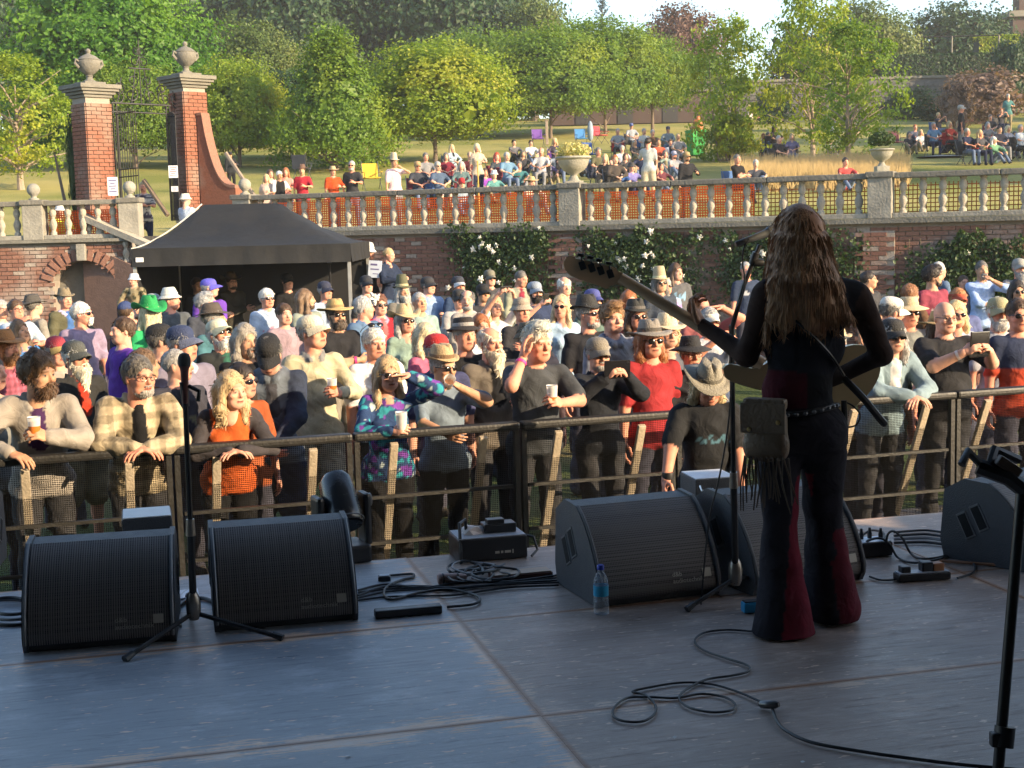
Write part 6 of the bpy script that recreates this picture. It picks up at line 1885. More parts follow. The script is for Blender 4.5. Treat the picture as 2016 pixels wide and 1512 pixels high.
c('person in dark clothes at the tent mouth, seen from the front', 566, 537, 1.78, D=23.6, top=BK, sleeve='long', hair='short', hc=hB, hat='cap', hatc=BK, skin='pink')
c('man with grey sleeve at the far left end of the barrier', -22, 700, 1.76, res=1, top=(.16, .16, .15), sleeve='long', hair='short', hc=hD, skin='pink', hyaw=.5)
c('tall man in grey shirt half hidden by the long grey haired man', 560, 600, 1.70, res=1, top=(.3, .22, .25), hair='short', hc=hB, skin='pink')
c('man in white sun hat on the stairs, dark jacket over white tee', 723, 478, 1.76, D=25.2, z0=.50, top=(.035, .035, .045), inner=(.62, .62, .66), sleeve='jacket', hair='short', hc=hG, hat='pith', hatc=(.62, .62, .58), arms=('down', 'phone_lo'), hyaw=.4, hpitch=.2, skin='red', bottom=BK)
c('fair haired woman in navy jacket and jeans on the stairs', 763, 488, 1.68, D=25.0, z0=.42, top=(.02, .03, .06), sleeve='jacket', hair='crop', hc=hL, fem=True, yaw=.9, hyaw=.3, hpitch=.2, arms=('cup', 'cup'), bottom=(.10, .18, .32), skin='pink')
p_ = person('person carrying the child on shoulders beside the tent', 262, 600, 1.74, D=19.4, z0=0.0, res=2, top=CH, hair='short', hc=hB, skin='pink', arms=('phone', 'phone'), group=GRPG, yaw=.1)
# ================================================================== PEOPLE AND THINGS ON THE LAWN
GRPL = 'audience sitting and standing on the upper lawn'
CHAIRM = {}
def camp_chair(label, p, yaw, col, s=1.0):
    root = empty('camp_chair', p, yaw); root.scale = (s,) * 3
    tag(root, label, 'camp chair', 'folding camp chairs on the lawn')
    m = cloth_mat(col)
    MB().bbox((0, -.02, .42), (.50, .44, .03), .01).build('seat', m, root)
    MB().bbox((0, .22, .68), (.52, .03, .50), .01, Matrix.Rotation(R(-8), 4, 'X')).build('backrest', m, root)
    for sx in (-1, 1):
        MB().tube([(sx * .27, -.26, 0), (sx * .27, .20, .50)], .011, 5).build('leg', SBKL, root)
        MB().tube([(sx * .27, .26, 0), (sx * .27, -.24, .58)], .011, 5).build('leg', SBKL, root)
        MB().tube([(sx * .27, .12, .40), (sx * .27, .32, .95)], .011, 5).build('frame', SBKL, root)
        MB().box((sx * .28, -.02, .60), (.06, .45, .02)).build('armrest', m, root)
SBKL = M_('chair_tube', (.12, .12, .13), .4, .6)
def solve_D(px, py, top_h):
    lo, hi = 30.5, 110.0
    f_ = lambda D: P(px, py, D).z - lawn_z(D) - top_h
    if f_(lo) < 0: return lo
    for _ in range(40):
        m = (lo + hi) / 2
        if f_(m) > 0: lo = m
        else: hi = m
    return lo
def l(label, px, py, top, hair='short', hc=hB, pose='s', D=None, chair=None, fem=False, hat=None, hatc=ST, arms=None, yaw=None, H=None, zb=None, **k):
    """pose: s stand, g sitting on grass, c sitting on chair"""
    H = H or (1.66 if fem else 1.74)
    sit = {'s': None, 'g': 'ground', 'c': 'chair'}[pose]
    hu = .045 if hat else 0
    th = {'s': H, 'g': H * .515, 'c': H * .76}[pose] + hu
    if D is None: D = solve_D(px, py, th)
    elif pose == 's': H = max(1.3, min(1.95, P(px, py, D).z - lawn_z(D) - hu))
    if zb is not None: H = P(px, py, D).z - zb - hu
    q = P(px, py, D)
    if arms is None: arms = {'s': ('down', 'cup'), 'g': ('knee', 'knee'), 'c': ('lap', 'lap')}[pose]
    g = random.Random(int(px * 3 + py))
    yw = yaw if yaw is not None else .25 + g.uniform(-.4, .4)
    k.setdefault('skin', g.choice(['fair', 'pink', 'red', 'tan'])); k.setdefault('bottom', g.choice([CH, NV, (.12, .16, .25), KH, GY]))
    b = Vector((q.x, D, lawn_z(D) if zb is None else zb))
    person(label, px, py, H=H, base=b, sit=sit, res=3, top=top, hair=hair, hc=hc, fem=fem, hat=hat, hatc=hatc, arms=arms, yaw=yw, group=GRPL, **k)
    if pose == 'c': camp_chair('camp chair of the ' + ' '.join(label.split(',')[0].replace('seated ', '').split()[:12]), b + Vector((0, .05, 0)), yw, chair or g.choice([BL, BK, CH, NV, MR]))
N33 = 32.5
l('woman with long fair hair in pale top by the balustrade, leftmost there', 524, 345, (.55, .42, .36), 'long', hL, D=N33, fem=True)
l('woman in pale pink top behind the leftmost balustrade pair', 532, 334, (.6, .45, .42), 'long', hB, D=N33 + 1, fem=True)
l('white haired man in black and white raglan tee at the balustrade', 550, 337, BK, 'short', hW, D=N33, sleeves_c=WH)
l('woman in coral top behind the raglan tee man', 562, 331, (.6, .25, .2), 'bob', hR, D=N33 + 1, fem=True)
l('man in deep red shirt and brown hat at the balustrade', 594, 323, (.35, .025, .04), hat='fedora', hatc=(.12, .07, .05), D=N33)
l('man in orange red shirt and straw hat holding a cup', 655, 325, (.48, .07, .02), hat='straw', hatc=(.42, .32, .18), D=N33)
l('man in dark tee and sunglasses standing beside the orange shirt', 692, 317, (.03, .03, .035), 'crop', hG, D=N33, glasses='sun', beard='beard_full')
l('man in pale pink shirt and tall hat drinking at the balustrade', 776, 306, (.66, .50, .52), hat='tall', hatc=(.5, .42, .3), D=N33, arms=('down', 'drink'))
l('seated man in cap and dark tee below the golden dome tree', 822, 314, (.04, .045, .06), hat='cap', hatc=TN, pose='c')
l('seated man in navy tee, next to the dark tee under the dome tree', 862, 317, (.06, .09, .15), 'short', hG, pose='c', glasses='sun', shorts=True)
l('seated grey haired woman in grey green jumper near the trunk', 908, 317, (.11, .17, .17), 'bob', hG, pose='c', fem=True, sleeve='long')
l('person in white cap and dark green tee low behind the balustrade', 858, 342, (.03, .06, .055), hat='cap', hatc=WH, pose='g')
l('person in red cap low behind the balustrade', 909, 353, (.25, .3, .35), hat='cap', hatc=RD, pose='g')
l('fair haired woman in dark top and pale cardigan beneath the dome tree', 890, 284, (.34, .42, .48), 'long', hL, pose='c', fem=True, inner=BK, sleeve='long')
l('balding man in maroon tee right of the dome tree trunk', 925, 297, (.10, .025, .03), 'balding', hD, pose='c')
l('blonde woman standing behind the maroon tee man', 939, 283, (.45, .36, .28), 'bob', hBl, pose='s', fem=True)
l('red haired woman in dark printed tee beside the dome tree', 978, 300, (.05, .06, .07), 'bob', (.42, .06, .03), pose='c', fem=True)
l('man in patterned blue shirt right of the red haired woman', 998, 299, (.12, .22, .33), 'short', hG, pose='c')
l('person in white hat and teal top low behind the balustrade', 973, 337, (.1, .25, .24), hat='bucket', hatc=WH, pose='g', fem=True)
l('person in violet top sitting low beside the teal top', 955, 336, (.22, .06, .35), 'long', hB, pose='g', fem=True)
l('man in grey tee sitting left of the white flower urn', 1012, 278, (.12, .12, .13), 'short', hK, pose='g')
l('young man in white tee sitting on the grass near the urn', 1045, 279, (.62, .62, .62), 'short', hK, pose='g')
l('fair haired person in dark top right behind the white tee', 1092, 271, (.06, .05, .07), 'wavy', hL, pose='c', fem=True, chair=PU)
l('person in straw hat and denim sitting left of the urn', 1056, 307, (.15, .18, .24), hat='straw', pose='g')
l('person in tan hat and purple top sitting left of the urn', 1077, 310, (.12, .1, .2), hat='fedora', hatc=TN, pose='g')
l('grey haired man in check shirt beside the flower urn', 1096, 299, (.3, .34, .4), 'short', hG, pose='g', pattern=check)
l('person in wide straw hat just above the balustrade, left of the pier', 1047, 351, (.5, .45, .35), hat='straw', pose='g')
l('man in grey shirt in a camp chair near the red chair', 1216, 252, (.24, .26, .28), 'crop', hG, pose='c', chair=RD)
l('man in blue cap at the back under the small tree', 1243, 240, (.3, .32, .36), hat='cap', hatc=(.1, .13, .3), pose='c')
l('person in brown top sitting below the blue cap', 1249, 258, (.2, .13, .12), 'short', hG, pose='g')
l('man in pale shirt sitting right of the brown top', 1268, 252, (.5, .5, .48), 'short', hG, pose='c')
l('seated man in navy hat and grey shirt left of the bin', 1315, 246, (.25, .29, .31), hat='cap', hatc=NV, pose='c', sleeve='long')
l('balding man in dark tee sitting mid lawn', 1250, 278, (.05, .05, .055), 'balding', hG, pose='g')
l('person in pale grey shirt standing with back turned mid lawn', 1276, 272, (.40, .42, .42), 'short', hK, pose='s', yaw=2.8, shorts=True, bottom=BE)
l('woman in black sitting right of the blue camp chair', 1191, 303, BK, 'long', hL, pose='c', fem=True, chair=BK)
l('dark haired man leaning forward beside the woman in black', 1211, 304, (.06, .05, .045), 'short', hR, pose='c', sleeve='jacket')
l('balding man in grey striped tee hugging his knees', 1203, 319, (.28, .27, .26), 'balding', hD, pose='g', shorts=True)
l('person in dark hat and purple jacket near the balustrade', 1244, 322, (.15, .14, .33), hat='bucket', hatc=CH, pose='g', sleeve='long')
l('dark haired woman in maroon top at the balustrade', 1301, 324, (.1, .03, .04), 'long', hK, pose='g', fem=True)
l('person in orange red top sitting behind the pale grey shirt', 1296, 272, (.42, .09, .05), 'short', hB, pose='c')
l('person in light tee sitting right of mid lawn', 1320, 278, (.4, .42, .5), 'short', hB, pose='g')
l('man in cap and patterned shirt behind the black sweatshirt', 1327, 299, (.3, .3, .32), hat='cap', hatc=(.3, .3, .4), pose='g', beard='stubble')
l('dark haired woman in pale blue left of the black sweatshirt', 1342, 287, (.35, .42, .55), 'long', hK, pose='g', fem=True)
l('man in cap and black sweatshirt standing at the balustrade', 1352, 296, (.022, .022, .026), hat='cap', hatc=TN, D=N33 + .8, glasses='sun', sleeve='long', beard='stubble')
l('long haired blonde woman standing behind the open young tree', 1476, 206, (.5, .42, .38), 'long', hL, pose='s', D=66, fem=True, yaw=1.2)
l('bald man in black tee with crossed arms at the balustrade', 1452, 303, BK, 'crop', hD, pose='c', arms=('cross_hi', 'cross_lo'))
l('short haired person at the balustrade right of the bald man', 1488, 319, (.05, .055, .07), 'short', hG, pose='g')
l('person in blue shirt in the group left of the twin trees', 1503, 266, (.14, .2, .32), 'short', hR, pose='g')
l('person in white tee in the group left of the twin trees', 1513, 263, (.5, .52, .56), 'short', hD, pose='g')
l('dark haired person standing behind the group left of the twin trees', 1526, 245, (.08, .06, .06), 'wavy', hK, pose='c')
l('man in black holding papers in the group left of the twin trees', 1534, 266, (.03, .03, .035), 'crop', hG, pose='c')
l('woman in mauve tee, rightmost of the group left of the twin trees', 1559, 262, (.16, .14, .24), 'bob', hL, pose='c', fem=True)
l('person in blue walking between the twin trees', 1634, 222, (.12, .16, .3), 'short', hL, pose='s', D=62)
l('person in grey tee sitting between the twin trees', 1634, 272, (.3, .32, .3), 'wavy', hB, pose='g', fem=True)
l('dark haired person in red top looking over the right balustrade', 1665, 315, (.4, .06, .06), 'short', hK, pose='g')
l('man in navy tee sitting right of the dark urn', 1802, 248, (.07, .08, .12), 'crop', hR, pose='g')
l('blonde woman in white tee hugging knees, right lawn', 1813, 258, (.55, .55, .55), 'bob', hL, pose='g', fem=True)
l('man with hands at his face at the back of the right lawn group', 1848, 221, (.06, .05, .06), 'short', hL, pose='c', arms=('phone', 'phone'))
l('person in blue top in the right lawn group', 1838, 240, (.12, .22, .35), 'short', hG, pose='c')
l('person in white and black top low in the right lawn group', 1842, 252, (.45, .47, .5), 'long', hK, pose='g', fem=True)
l('fair haired person in red coat bending, right lawn', 1870, 238, (.35, .05, .04), 'bob', hL, pose='c', chair=RD)
l('person in olive jacket bending over, right lawn', 1888, 237, (.15, .13, .09), 'bob', hL, pose='c', sleeve='jacket')
l('man in cap and black tee walking across the right lawn', 1893, 200, (.03, .03, .035), 'short', hG, D=56, hat='cap', hatc=(.4, .4, .4), yaw=1.3)
l('person in teal top standing beside the smoke bush', 1985, 180, (.08, .2, .2), 'short', hG, D=72, fem=True)
l('person with raised arms in black near the right edge', 1971, 213, (.04, .04, .05), 'short', hR, pose='c', arms=('phone', 'phone'))
l('blonde woman in a red camp chair on the right lawn', 1930, 255, (.06, .06, .07), 'bob', hL, pose='c', chair=RD, fem=True)
l('person in green jacket sitting at the balustrade, right lawn', 1957, 273, (.12, .25, .15), 'fringe', hW, pose='g', sleeve='jacket')
l('dark haired man in black with white badge, right lawn', 1968, 247, (.05, .05, .07), 'short', hK, pose='c')
l('fair haired person behind the man with white badge', 1985, 246, (.3, .3, .35), 'bob', hBl, pose='c', fem=True)
l('person in white top and dark waistcoat at the right edge of the lawn', 2010, 245, (.5, .54, .6), 'short', hG, pose='c')
l('dark dressed man standing by the ramp right of the gate', 453, 299, (.02, .022, .025), hat='cap', hatc=BK, D=47, sleeve='jacket', bottom=BK)
l('man in white hat and pale shirt going down the stairs, back turned', 366, 378, (.50, .58, .68), 'short', hG, D=28.6, zb=1.65, hat='bucket', hatc=(.6, .58, .5), yaw=2.6)
l('person in striped dark jumper behind the ball finial by the gate', 281, 358, (.05, .04, .07), 'short', hL, D=31.5, zb=2.0, pattern=stripes)
l('person in yellow hi vis vest and white hat behind the landing balustrade', 117, 402, (.55, .75, .05), hat='pith', hatc=WH, D=28.4, zb=1.55)
for (px, py, po, col, hr_, fe, lab) in (
    (838, 300, 'c', GY, 'short', 0, 'person in grey behind the seated dark tee man'), (878, 300, 'c', MR, 'bob', 1, 'woman in maroon right behind the navy tee man'), (1030, 300, 'g', CH, 'long', 1, 'woman in charcoal sitting between the blue shirt and the white tee'),
    (1022, 322, 'g', TE, 'short', 0, 'man in teal low on the grass left of the straw hats'), (1065, 290, 'c', LG, 'balding', 0, 'balding man in light grey near the purple chair'), (1112, 285, 'c', BK, 'short', 0, 'man in black sitting behind the flower urn'),
    (1150, 300, 'g', DN, 'bob', 1, 'woman in denim blue sitting left of the empty blue chair'), (1178, 290, 'c', OL, 'short', 0, 'man in olive behind the woman in black'), (1225, 290, 'g', WH, 'short', 0, 'man in white sitting between the dark haired man and mid lawn'),
    (1232, 305, 'g', CH, 'long', 1, 'long haired woman in charcoal above the purple jacket'), (1262, 300, 'g', NV, 'short', 0, 'man in navy left of the standing grey shirt'), (1310, 300, 'g', SG, 'bob', 1, 'woman in sage green above the maroon top'),
    (1285, 255, 'c', BR, 'short', 0, 'man in brown at the back near the small tree'), (1335, 262, 'c', GY, 'crop', 0, 'man in mid grey directly left of the bin'), (1220, 330, 'g', BL, 'short', 0, 'person in blue low behind the balustrade below the striped tee'),
    (1790, 262, 'g', CH, 'long', 1, 'woman in charcoal left of the navy tee man, right lawn'), (1860, 258, 'g', BR, 'short', 0, 'man in brown at the centre of the right lawn group'), (1905, 252, 'c', NV, 'short', 0, 'man in navy beside the walking man, right lawn'),
    (1945, 240, 'c', GY, 'bob', 1, 'woman in grey behind the blonde in red chair'), (1998, 262, 'g', MR, 'short', 0, 'man in maroon low at the right edge of the lawn'), (1950, 225, 'c', CH, 'short', 0, 'man in charcoal below the smoke bush')):
    l(lab, px, py, col, hr_, [hB, hG, hD, hL][int(px) % 4], pose=po, fem=bool(fe))
for (lab, px, py, col, yw) in (('yellow empty camp chair beside the pyramid tree trunk', 733, 376, (.55, .36, .03), .3), ('blue empty camp chair right of the flower urn', 1166, 325, (.04, .10, .33), .6), ('dark empty camp chair behind the red shirt man', 596, 355, (.03, .035, .05), 2.9),
                           ('red empty camp chair beside the folded pale parasol', 1184, 283, (.5, .04, .06), .8), ('purple empty camp chair near the left of the urn', 1060, 290, (.14, .06, .3), .2), ('bright blue empty camp chair at back left of the bin', 1145, 290, (.05, .2, .45), .2), ('black empty camp chair with back turned on the right lawn', 1912, 325, (.05, .055, .06), 3.0), ('dark red empty camp chair right of the dark urn', 1765, 300, (.1, .03, .05), .2)):
    q = lawn_at(px, py); camp_chair(lab, q, yw, col)
q = lawn_at(1370, 308)
bn = empty('wheelie_bin', q, .35); tag(bn, 'bright green bin with orange bag hanging out, on the lawn', 'bin')
GB = M_('green_bin', (.02, .36, .06), .45, 0, .15, 8)
MB().add([(-.25, -.27, 0.05), (.25, -.27, 0.05), (.25, .27, 0.05), (-.25, .27, 0.05), (-.31, -.35, 1.05), (.31, -.35, 1.05), (.31, .35, 1.05), (-.31, .35, 1.05)], [(0, 3, 2, 1), (4, 5, 6, 7), (0, 1, 5, 4), (1, 2, 6, 5), (2, 3, 7, 6), (3, 0, 4, 7)]).build('bin_body', GB, bn)
MB().bbox((0, 0, 1.06), (.66, .74, .05), .015).build('rim', GB, bn)
for sx in (-1, 1): MB().lathe([(.1, -.03), (.1, .03)], 12, Matrix.Translation((sx * .24, .30, .1)) @ Matrix.Rotation(R(90), 4, 'Y')).build('wheel', SBKL, bn)
V, F = field([(ell((.08, 0, 1.15), (.30, .32, .12)), 1, 0), (ell((.1, 0, 1.38), (.2, .18, .17)), 1, .08), (ell((.12, 0, 1.58), (.13, .1, .08)), 1, .05)], .04, lambda X: .025 * vnoise(X, 25, 3))
link('bin_bag', npmesh('bin_bag', V, F, True), M_('orange_bag', (.50, .15, .05), .5, 0, .2, 8), bn)
ur, ub = leafy_urn(1130, 372, 33.0, 1.0, 'stone urn overflowing with cream flowers on the lawn', None)
n = 900; g_ = np.random.default_rng(5)
d = g_.normal(0, 1, (n, 3)); d /= np.linalg.norm(d, axis=1, keepdims=True)
pp = d * np.array([.42, .42, .2]) * g_.random((n, 1)) ** .3 + np.array([0, 0, .86]); pp = pp[pp[:, 2] > .70]
V, F = leaf_cards(pp, pp - np.array([0, 0, .7]), .07, .7, 2)
link('flowers', npmesh('flowers', V, F, False), leaf_mat('cream_flowers', (.55, .48, .22), (.45, .42, .15), (.30, .36, .08), .2, 4), ur)
ur, ub = leafy_urn(1736, 338, 31.0, .66, 'dark stone urn with clipped green plant on the right', None)
V, F = leaf_cards(pp * A3(.9, .9, 1) * .8, pp - np.array([0, 0, .7]), .06, .7, 3)
link('plant', npmesh('plant', V, F, False), LEAF_IVY, ur)
q = P(945, 440, 31.5); o = MB().tube([(0, 0, 0), (-.02, 0, 1.45)], .014, 6).build('yellow_pole', M_('yellow_pole', (.55, .30, .05), .6), None, loc=(q.x, q.y, lawn_z(31.5))); tag(o, 'thin yellow pole standing behind the balustrade', 'pole')
q = lawn_at(1163, 300); o = MB().lathe([(.02, 0), (.02, .5), (.12, .6), (.14, 1.0), (.09, 1.3), (.02, 1.4)], 12).build('folded_parasol', M_('pale_canvas', (.25, .31, .38), .8), None, loc=q); tag(o, 'folded pale blue parasol standing among the camp chairs', 'parasol')
q = lawn_at(1077, 285); o = MB().bbox((0, 0, .6), (.14, .14, 1.2), .02).bbox((0, 0, 1.22), (.2, .2, .04), .01).build('wooden_post', BARK_PALE, None, loc=q); tag(o, 'short wooden post on the lawn left of the flower urn', 'post')
b = M_('blanket', (.3, .28, .25), .9, 0, .3, 6)
q = lawn_at(1850, 310); o = MB().add([(-.9, -.6, .03), (.9, -.6, .03), (1, .6, .05), (-.8, .7, .04), (0, 0, .10)], [(0, 1, 4), (1, 2, 4), (2, 3, 4), (3, 0, 4)], True).build('picnic_blanket', b, None, loc=q); tag(o, 'crumpled picnic blanket with bags on the right lawn', 'blanket')
for (lab, a_, b_) in (('wooden prop leaning behind the ramp wall right of the gate', (445, 302, 34.), (505, 392, 33.)), ('dark timber prop leaning inside the gate opening', (283, 355, 30.6), (330, 424, 30.2))):
    o = MB().tube([P(*a_), P(*b_)], .05, 7).build('timber_prop', BARK_PALE if 'ramp' in lab else BARK); tag(o, lab, 'prop')
# ================================================================== CROWD BARRIER
def perf_mat():
    m = bpy.data.materials.new('perforated_steel'); m.use_nodes = True
    nt = m.node_tree; N, L = nt.nodes, nt.links; N.clear()
    out = N.new('ShaderNodeOutputMaterial'); b = N.new('ShaderNodeBsdfPrincipled')
    b.inputs['Base Color'].default_value = (.006, .006, .006, 1); b.inputs['Specular IOR Level'].default_value = .05; b.inputs['Roughness'].default_value = 1
    tc = N.new('ShaderNodeTexCoord'); mp = N.new('ShaderNodeMapping'); mp.inputs['Scale'].default_value = (1, 1, 1.0)
    L.new(tc.outputs['Object'], mp.inputs[0])
    v = N.new('ShaderNodeTexVoronoi'); v.voronoi_dimensions = '2D'; v.inputs['Scale'].default_value = 75; v.inputs['Randomness'].default_value = 0.0
    sp = N.new('ShaderNodeSeparateXYZ'); cb = N.new('ShaderNodeCombineXYZ')
    L.new(mp.outputs[0], sp.inputs[0]); L.new(sp.outputs[0], cb.inputs[0]); L.new(sp.outputs[2], cb.inputs[1]); L.new(cb.outputs[0], v.inputs['Vector'])
    lt = N.new('ShaderNodeMath'); lt.operation = 'LESS_THAN'; lt.inputs[1].default_value = .475; L.new(v.outputs['Distance'], lt.inputs[0])
    tr = N.new('ShaderNodeBsdfTransparent'); ms = N.new('ShaderNodeMixShader')
    L.new(lt.outputs[0], ms.inputs[0]); L.new(b.outputs[0], ms.inputs[1]); L.new(tr.outputs[0], ms.inputs[2]); L.new(ms.outputs[0], out.inputs['Surface'])
    return m
PERF = perf_mat()
STEEL_BK = M_('scuffed_black_steel', (.022, .021, .020), .5, .3, .5, 9, .2, 60)
STRUT = M_('bare_worn_steel', (.48, .40, .30), .6, .35, .45, 14, .3, 50)
TREAD = M_('tread_plate', (.22, .20, .18), .45, .7, .3, 6)
bp0 = bar_pt(-60); bpdir = BDIR
SECW = 1.17
first = None
def barrier_section(i):
    c0 = bp0 + BDIR * (SECW * i + SECW / 2)
    root = empty('crowd_barrier', (c0.x, c0.y, 0), BANG)
    w = SECW - .012
    MB().bbox((0, 0, BTOP - .035), (w, .10, .055), .018).build('top_rail', STEEL_BK, root)
    link('mesh_panel', MB().add([(-w / 2 + .03, .02, .06), (w / 2 - .03, .02, .06), (w / 2 - .03, .02, BTOP - .07), (-w / 2 + .03, .02, BTOP - .07)], [(0, 1, 2, 3)]).mesh('mesh_panel'), PERF, root)
    for s in (-1, 1):
        MB().box((s * (w / 2 - .02), .0, BTOP / 2 - .035), (.034, .05, BTOP - .07)).build('post', STEEL_BK, root)
        x = s * w * .27
        T = Matrix.Translation((x, -.045, BTOP - .09)) @ Matrix.Rotation(R(24), 4, 'X')
        MB().bbox((0, 0, -.58), (.055, .035, 1.16), .006, T).build('strut', STRUT, root)
    MB().box((0, -.0, BTOP * .62), (w - .1, .03, .022)).build('rail', STEEL_BK, root)
    MB().box((0, -.0, BTOP * .36), (w - .1, .03, .022)).build('rail', STEEL_BK, root)
    MB().bbox((0, .58, .025), (w, 1.05, .04), .006).build('tread_plate', TREAD, root)
    MB().box((0, -.42, .025), (w, .2, .035)).build('foot', STRUT, root)
    b = MB()
    for k in range(9):
        for j in range(8):
            an = R(45) if (k + j) % 2 else R(-45)
            b.box((0, 0, 0), (.07, .014, .006), Matrix.Translation((-w / 2 + .08 + k * .125, .12 + j * .125, .048)) @ Matrix.Rotation(an, 4, 'Z'))
    o = b.build('tread_ribs', TREAD, root); o['kind'] = 'stuff'
    return root
nsec = 8
sec0 = barrier_section(0)
BAR_LAB = ['crowd barrier section at the left edge, below the curly haired man', 'crowd barrier section below the plaid shirt man', 'crowd barrier section below the curly blonde woman', 'crowd barrier section below the sequin jacket woman',
           'crowd barrier section below the charcoal tee man', 'crowd barrier section behind the pit photographer and microphone stand', 'crowd barrier section behind the singer and below the denim jacket', 'crowd barrier section at the right edge']
for i in range(nsec):
    r_ = sec0 if i == 0 else copy_tree(sec0)
    c0 = bp0 + BDIR * (SECW * i + SECW / 2)
    r_.location = (c0.x, c0.y, 0)
    tag(r_, BAR_LAB[i], 'barrier', 'crowd barrier sections')
# ================================================================== BLACK TENT
TENT = M_('black_tent_fabric', (.012, .012, .012), .75, 0, .3, 3, .35, 7)
TENTL = M_('tent_piping', (.45, .43, .38), .6)
tD = 22.0
tl, tr_ = P(258, 492, tD), P(690, 480, tD)
tent = empty('gazebo_tent', ((tl.x + tr_.x) / 2, tD, 0)); tag(tent, 'large black pop up gazebo tent with peaked roof in front of the stairs', 'tent')
tw = tr_.x - tl.x; ez = (tl.z + tr_.z) / 2; td = 3.0
pk_l, pk_r = P(392, 403, tD + 1.3), P(548, 401, tD + 1.3)
pz = pk_l.z; kx0 = pk_l.x - tent.location.x; kx1 = pk_r.x - tent.location.x
nu, nv = 25, 13
vs = []
for j in range(nv):
    v = j / (nv - 1)
    for i in range(nu):
        u = i / (nu - 1)
        x = -tw / 2 + tw * u; y = td * v
        a = min(1, max(0, (x + tw / 2) / (kx0 + tw / 2))) if x < kx0 else (1 if x < kx1 else max(0, (tw / 2 - x) / (tw / 2 - kx1)))
        b = 1 - abs(2 * v - 1)
        t = min(a, b * 1.02 if b < 1 else 1)
        t = t ** 1.45
        wr = .012 * math.sin(x * 9 + y * 4) * t * (1 - t) * 4 + .01 * math.sin(y * 13 + x * 3) * (1 - t)
        vs.append((x, y, ez + (pz - ez) * t + wr))
fs = [(j * nu + i, j * nu + i + 1, (j + 1) * nu + i + 1, (j + 1) * nu + i) for j in range(nv - 1) for i in range(nu - 1)]
can = MB().add(vs, fs, True).build('canopy', TENT, tent)
b = MB(); n = 40
for (ax, fixed) in (('x', 0), ('x', td), ('y', -tw / 2), ('y', tw / 2)):
    q = []
    for k in range(n + 1):
        t = k / n; w = .012 * math.sin(k * .9) + .008 * math.sin(k * 2.1)
        for z, ww in ((ez + .012, 0), (ez - .13, w * .6), (ez - .27, w + .02)):
            q.append((-tw / 2 + tw * t, fixed + (-ww if fixed == 0 else ww), z) if ax == 'x' else (fixed + (ww if fixed > 0 else -ww), td * t, z))
    ff = [(3 * k + j, 3 * k + 3 + j, 3 * k + 4 + j, 3 * k + 1 + j) for k in range(n) for j in range(2)]
    b.add(q, ff, True)
b.build('valance', TENT, tent)
b = MB()
b.box((0, td - .03, ez / 2), (tw - .05, .02, ez)); b.box((-tw / 2 + .03, td / 2, ez / 2), (.02, td - .1, ez))
b.build('side_walls', M_('black_drape', (0.012, 0.012, 0.014), 0.95, 0, 0.3, 4), tent)
for sx in (-1, 1):
    for yy in (0.04, td - .06):
        MB().box((sx * (tw / 2 - .035), yy, ez / 2), (.05, .05, ez)).build('leg', M_('tent_leg', (.45, .45, .43), .4, .5), tent)
MB().bbox((-tw / 2 + .13, -.028, ez - .16), (.12, .008, .07), .003).build('white_label', M_('paper_white', (.75, .75, .75), .7), tent)
for t in (0.0,):
    pts = [(-tw / 2 + (kx0 + tw / 2) * a, (td / 2) * a, ez + (pz - ez) * (a ** 1.45) + .012) for a in np.linspace(0, 1, 12)]
    MB().tube(pts, .012, 5).build('seam_piping', TENTL, can)
# ================================================================== STAGE MONITORS
MON = M_('monitor_cabinet', (.060, .064, .072), .55, 0, .3, 20, .3, 160)
def grille_mat(name, ribs):
    m = bpy.data.materials.new(name); nt, b, out = nodes_of(m); N, L = nt.nodes, nt.links
    tc = N.new('ShaderNodeTexCoord')
    nz = N.new('ShaderNodeTexNoise'); nz.inputs['Scale'].default_value = 5; nz.inputs['Detail'].default_value = 6; L.new(tc.outputs['Object'], nz.inputs['Vector'])
    v = N.new('ShaderNodeTexVoronoi'); v.inputs['Scale'].default_value = 130; v.inputs['Randomness'].default_value = .0; L.new(tc.outputs['Object'], v.inputs['Vector'])
    c = mix_col(N, L, ramp(N, L, v.outputs['Distance'], .25, .5), (.02, .018, .018), (.16, .145, .135))
    c = mix_col(N, L, ramp(N, L, nz.outputs['Fac'], .5, .75, 0, .45), c, (.22, .17, .14))
    L.new(c, b.inputs['Base Color']); b.inputs['Roughness'].default_value = .6; b.inputs['Metallic'].default_value = .2
    bp = N.new('ShaderNodeBump'); bp.inputs['Strength'].default_value = .5; bp.inputs['Distance'].default_value = .004
    L.new(v.outputs['Distance'], bp.inputs['Height']); L.new(bp.outputs[0], b.inputs['Normal'])
    return m
GRIL = grille_mat('steel_grille', False)
RIBM = M_('grille_rib', (.30, .27, .25), .5, .3, .3, 8)
EDGE = M_('worn_edge', (.16, .16, .165), .5, .3, .4, 12)
BADGE = M_('badge_print', (.50, .47, .40), .5, 0, .1)
def text_mesh(txt, size):
    cu = bpy.data.curves.new('lettering', 'FONT'); cu.body = txt; cu.size = size; cu.extrude = .0006; cu.resolution_u = 2
    ob = bpy.data.objects.new('tmp', cu); COL.objects.link(ob)
    dg = bpy.context.evaluated_depsgraph_get(); me = bpy.data.meshes.new_from_object(ob.evaluated_get(dg))
    bpy.data.objects.remove(ob); bpy.data.curves.remove(cu)
    return me
MW, MH, MD = .60, .44, .52
arc = [(-.26, .035), (-.265, .07), (-.255, .11), (-.232, .17), (-.198, .23), (-.155, .29), (-.105, .345), (-.05, .39), (0.0, .42)]
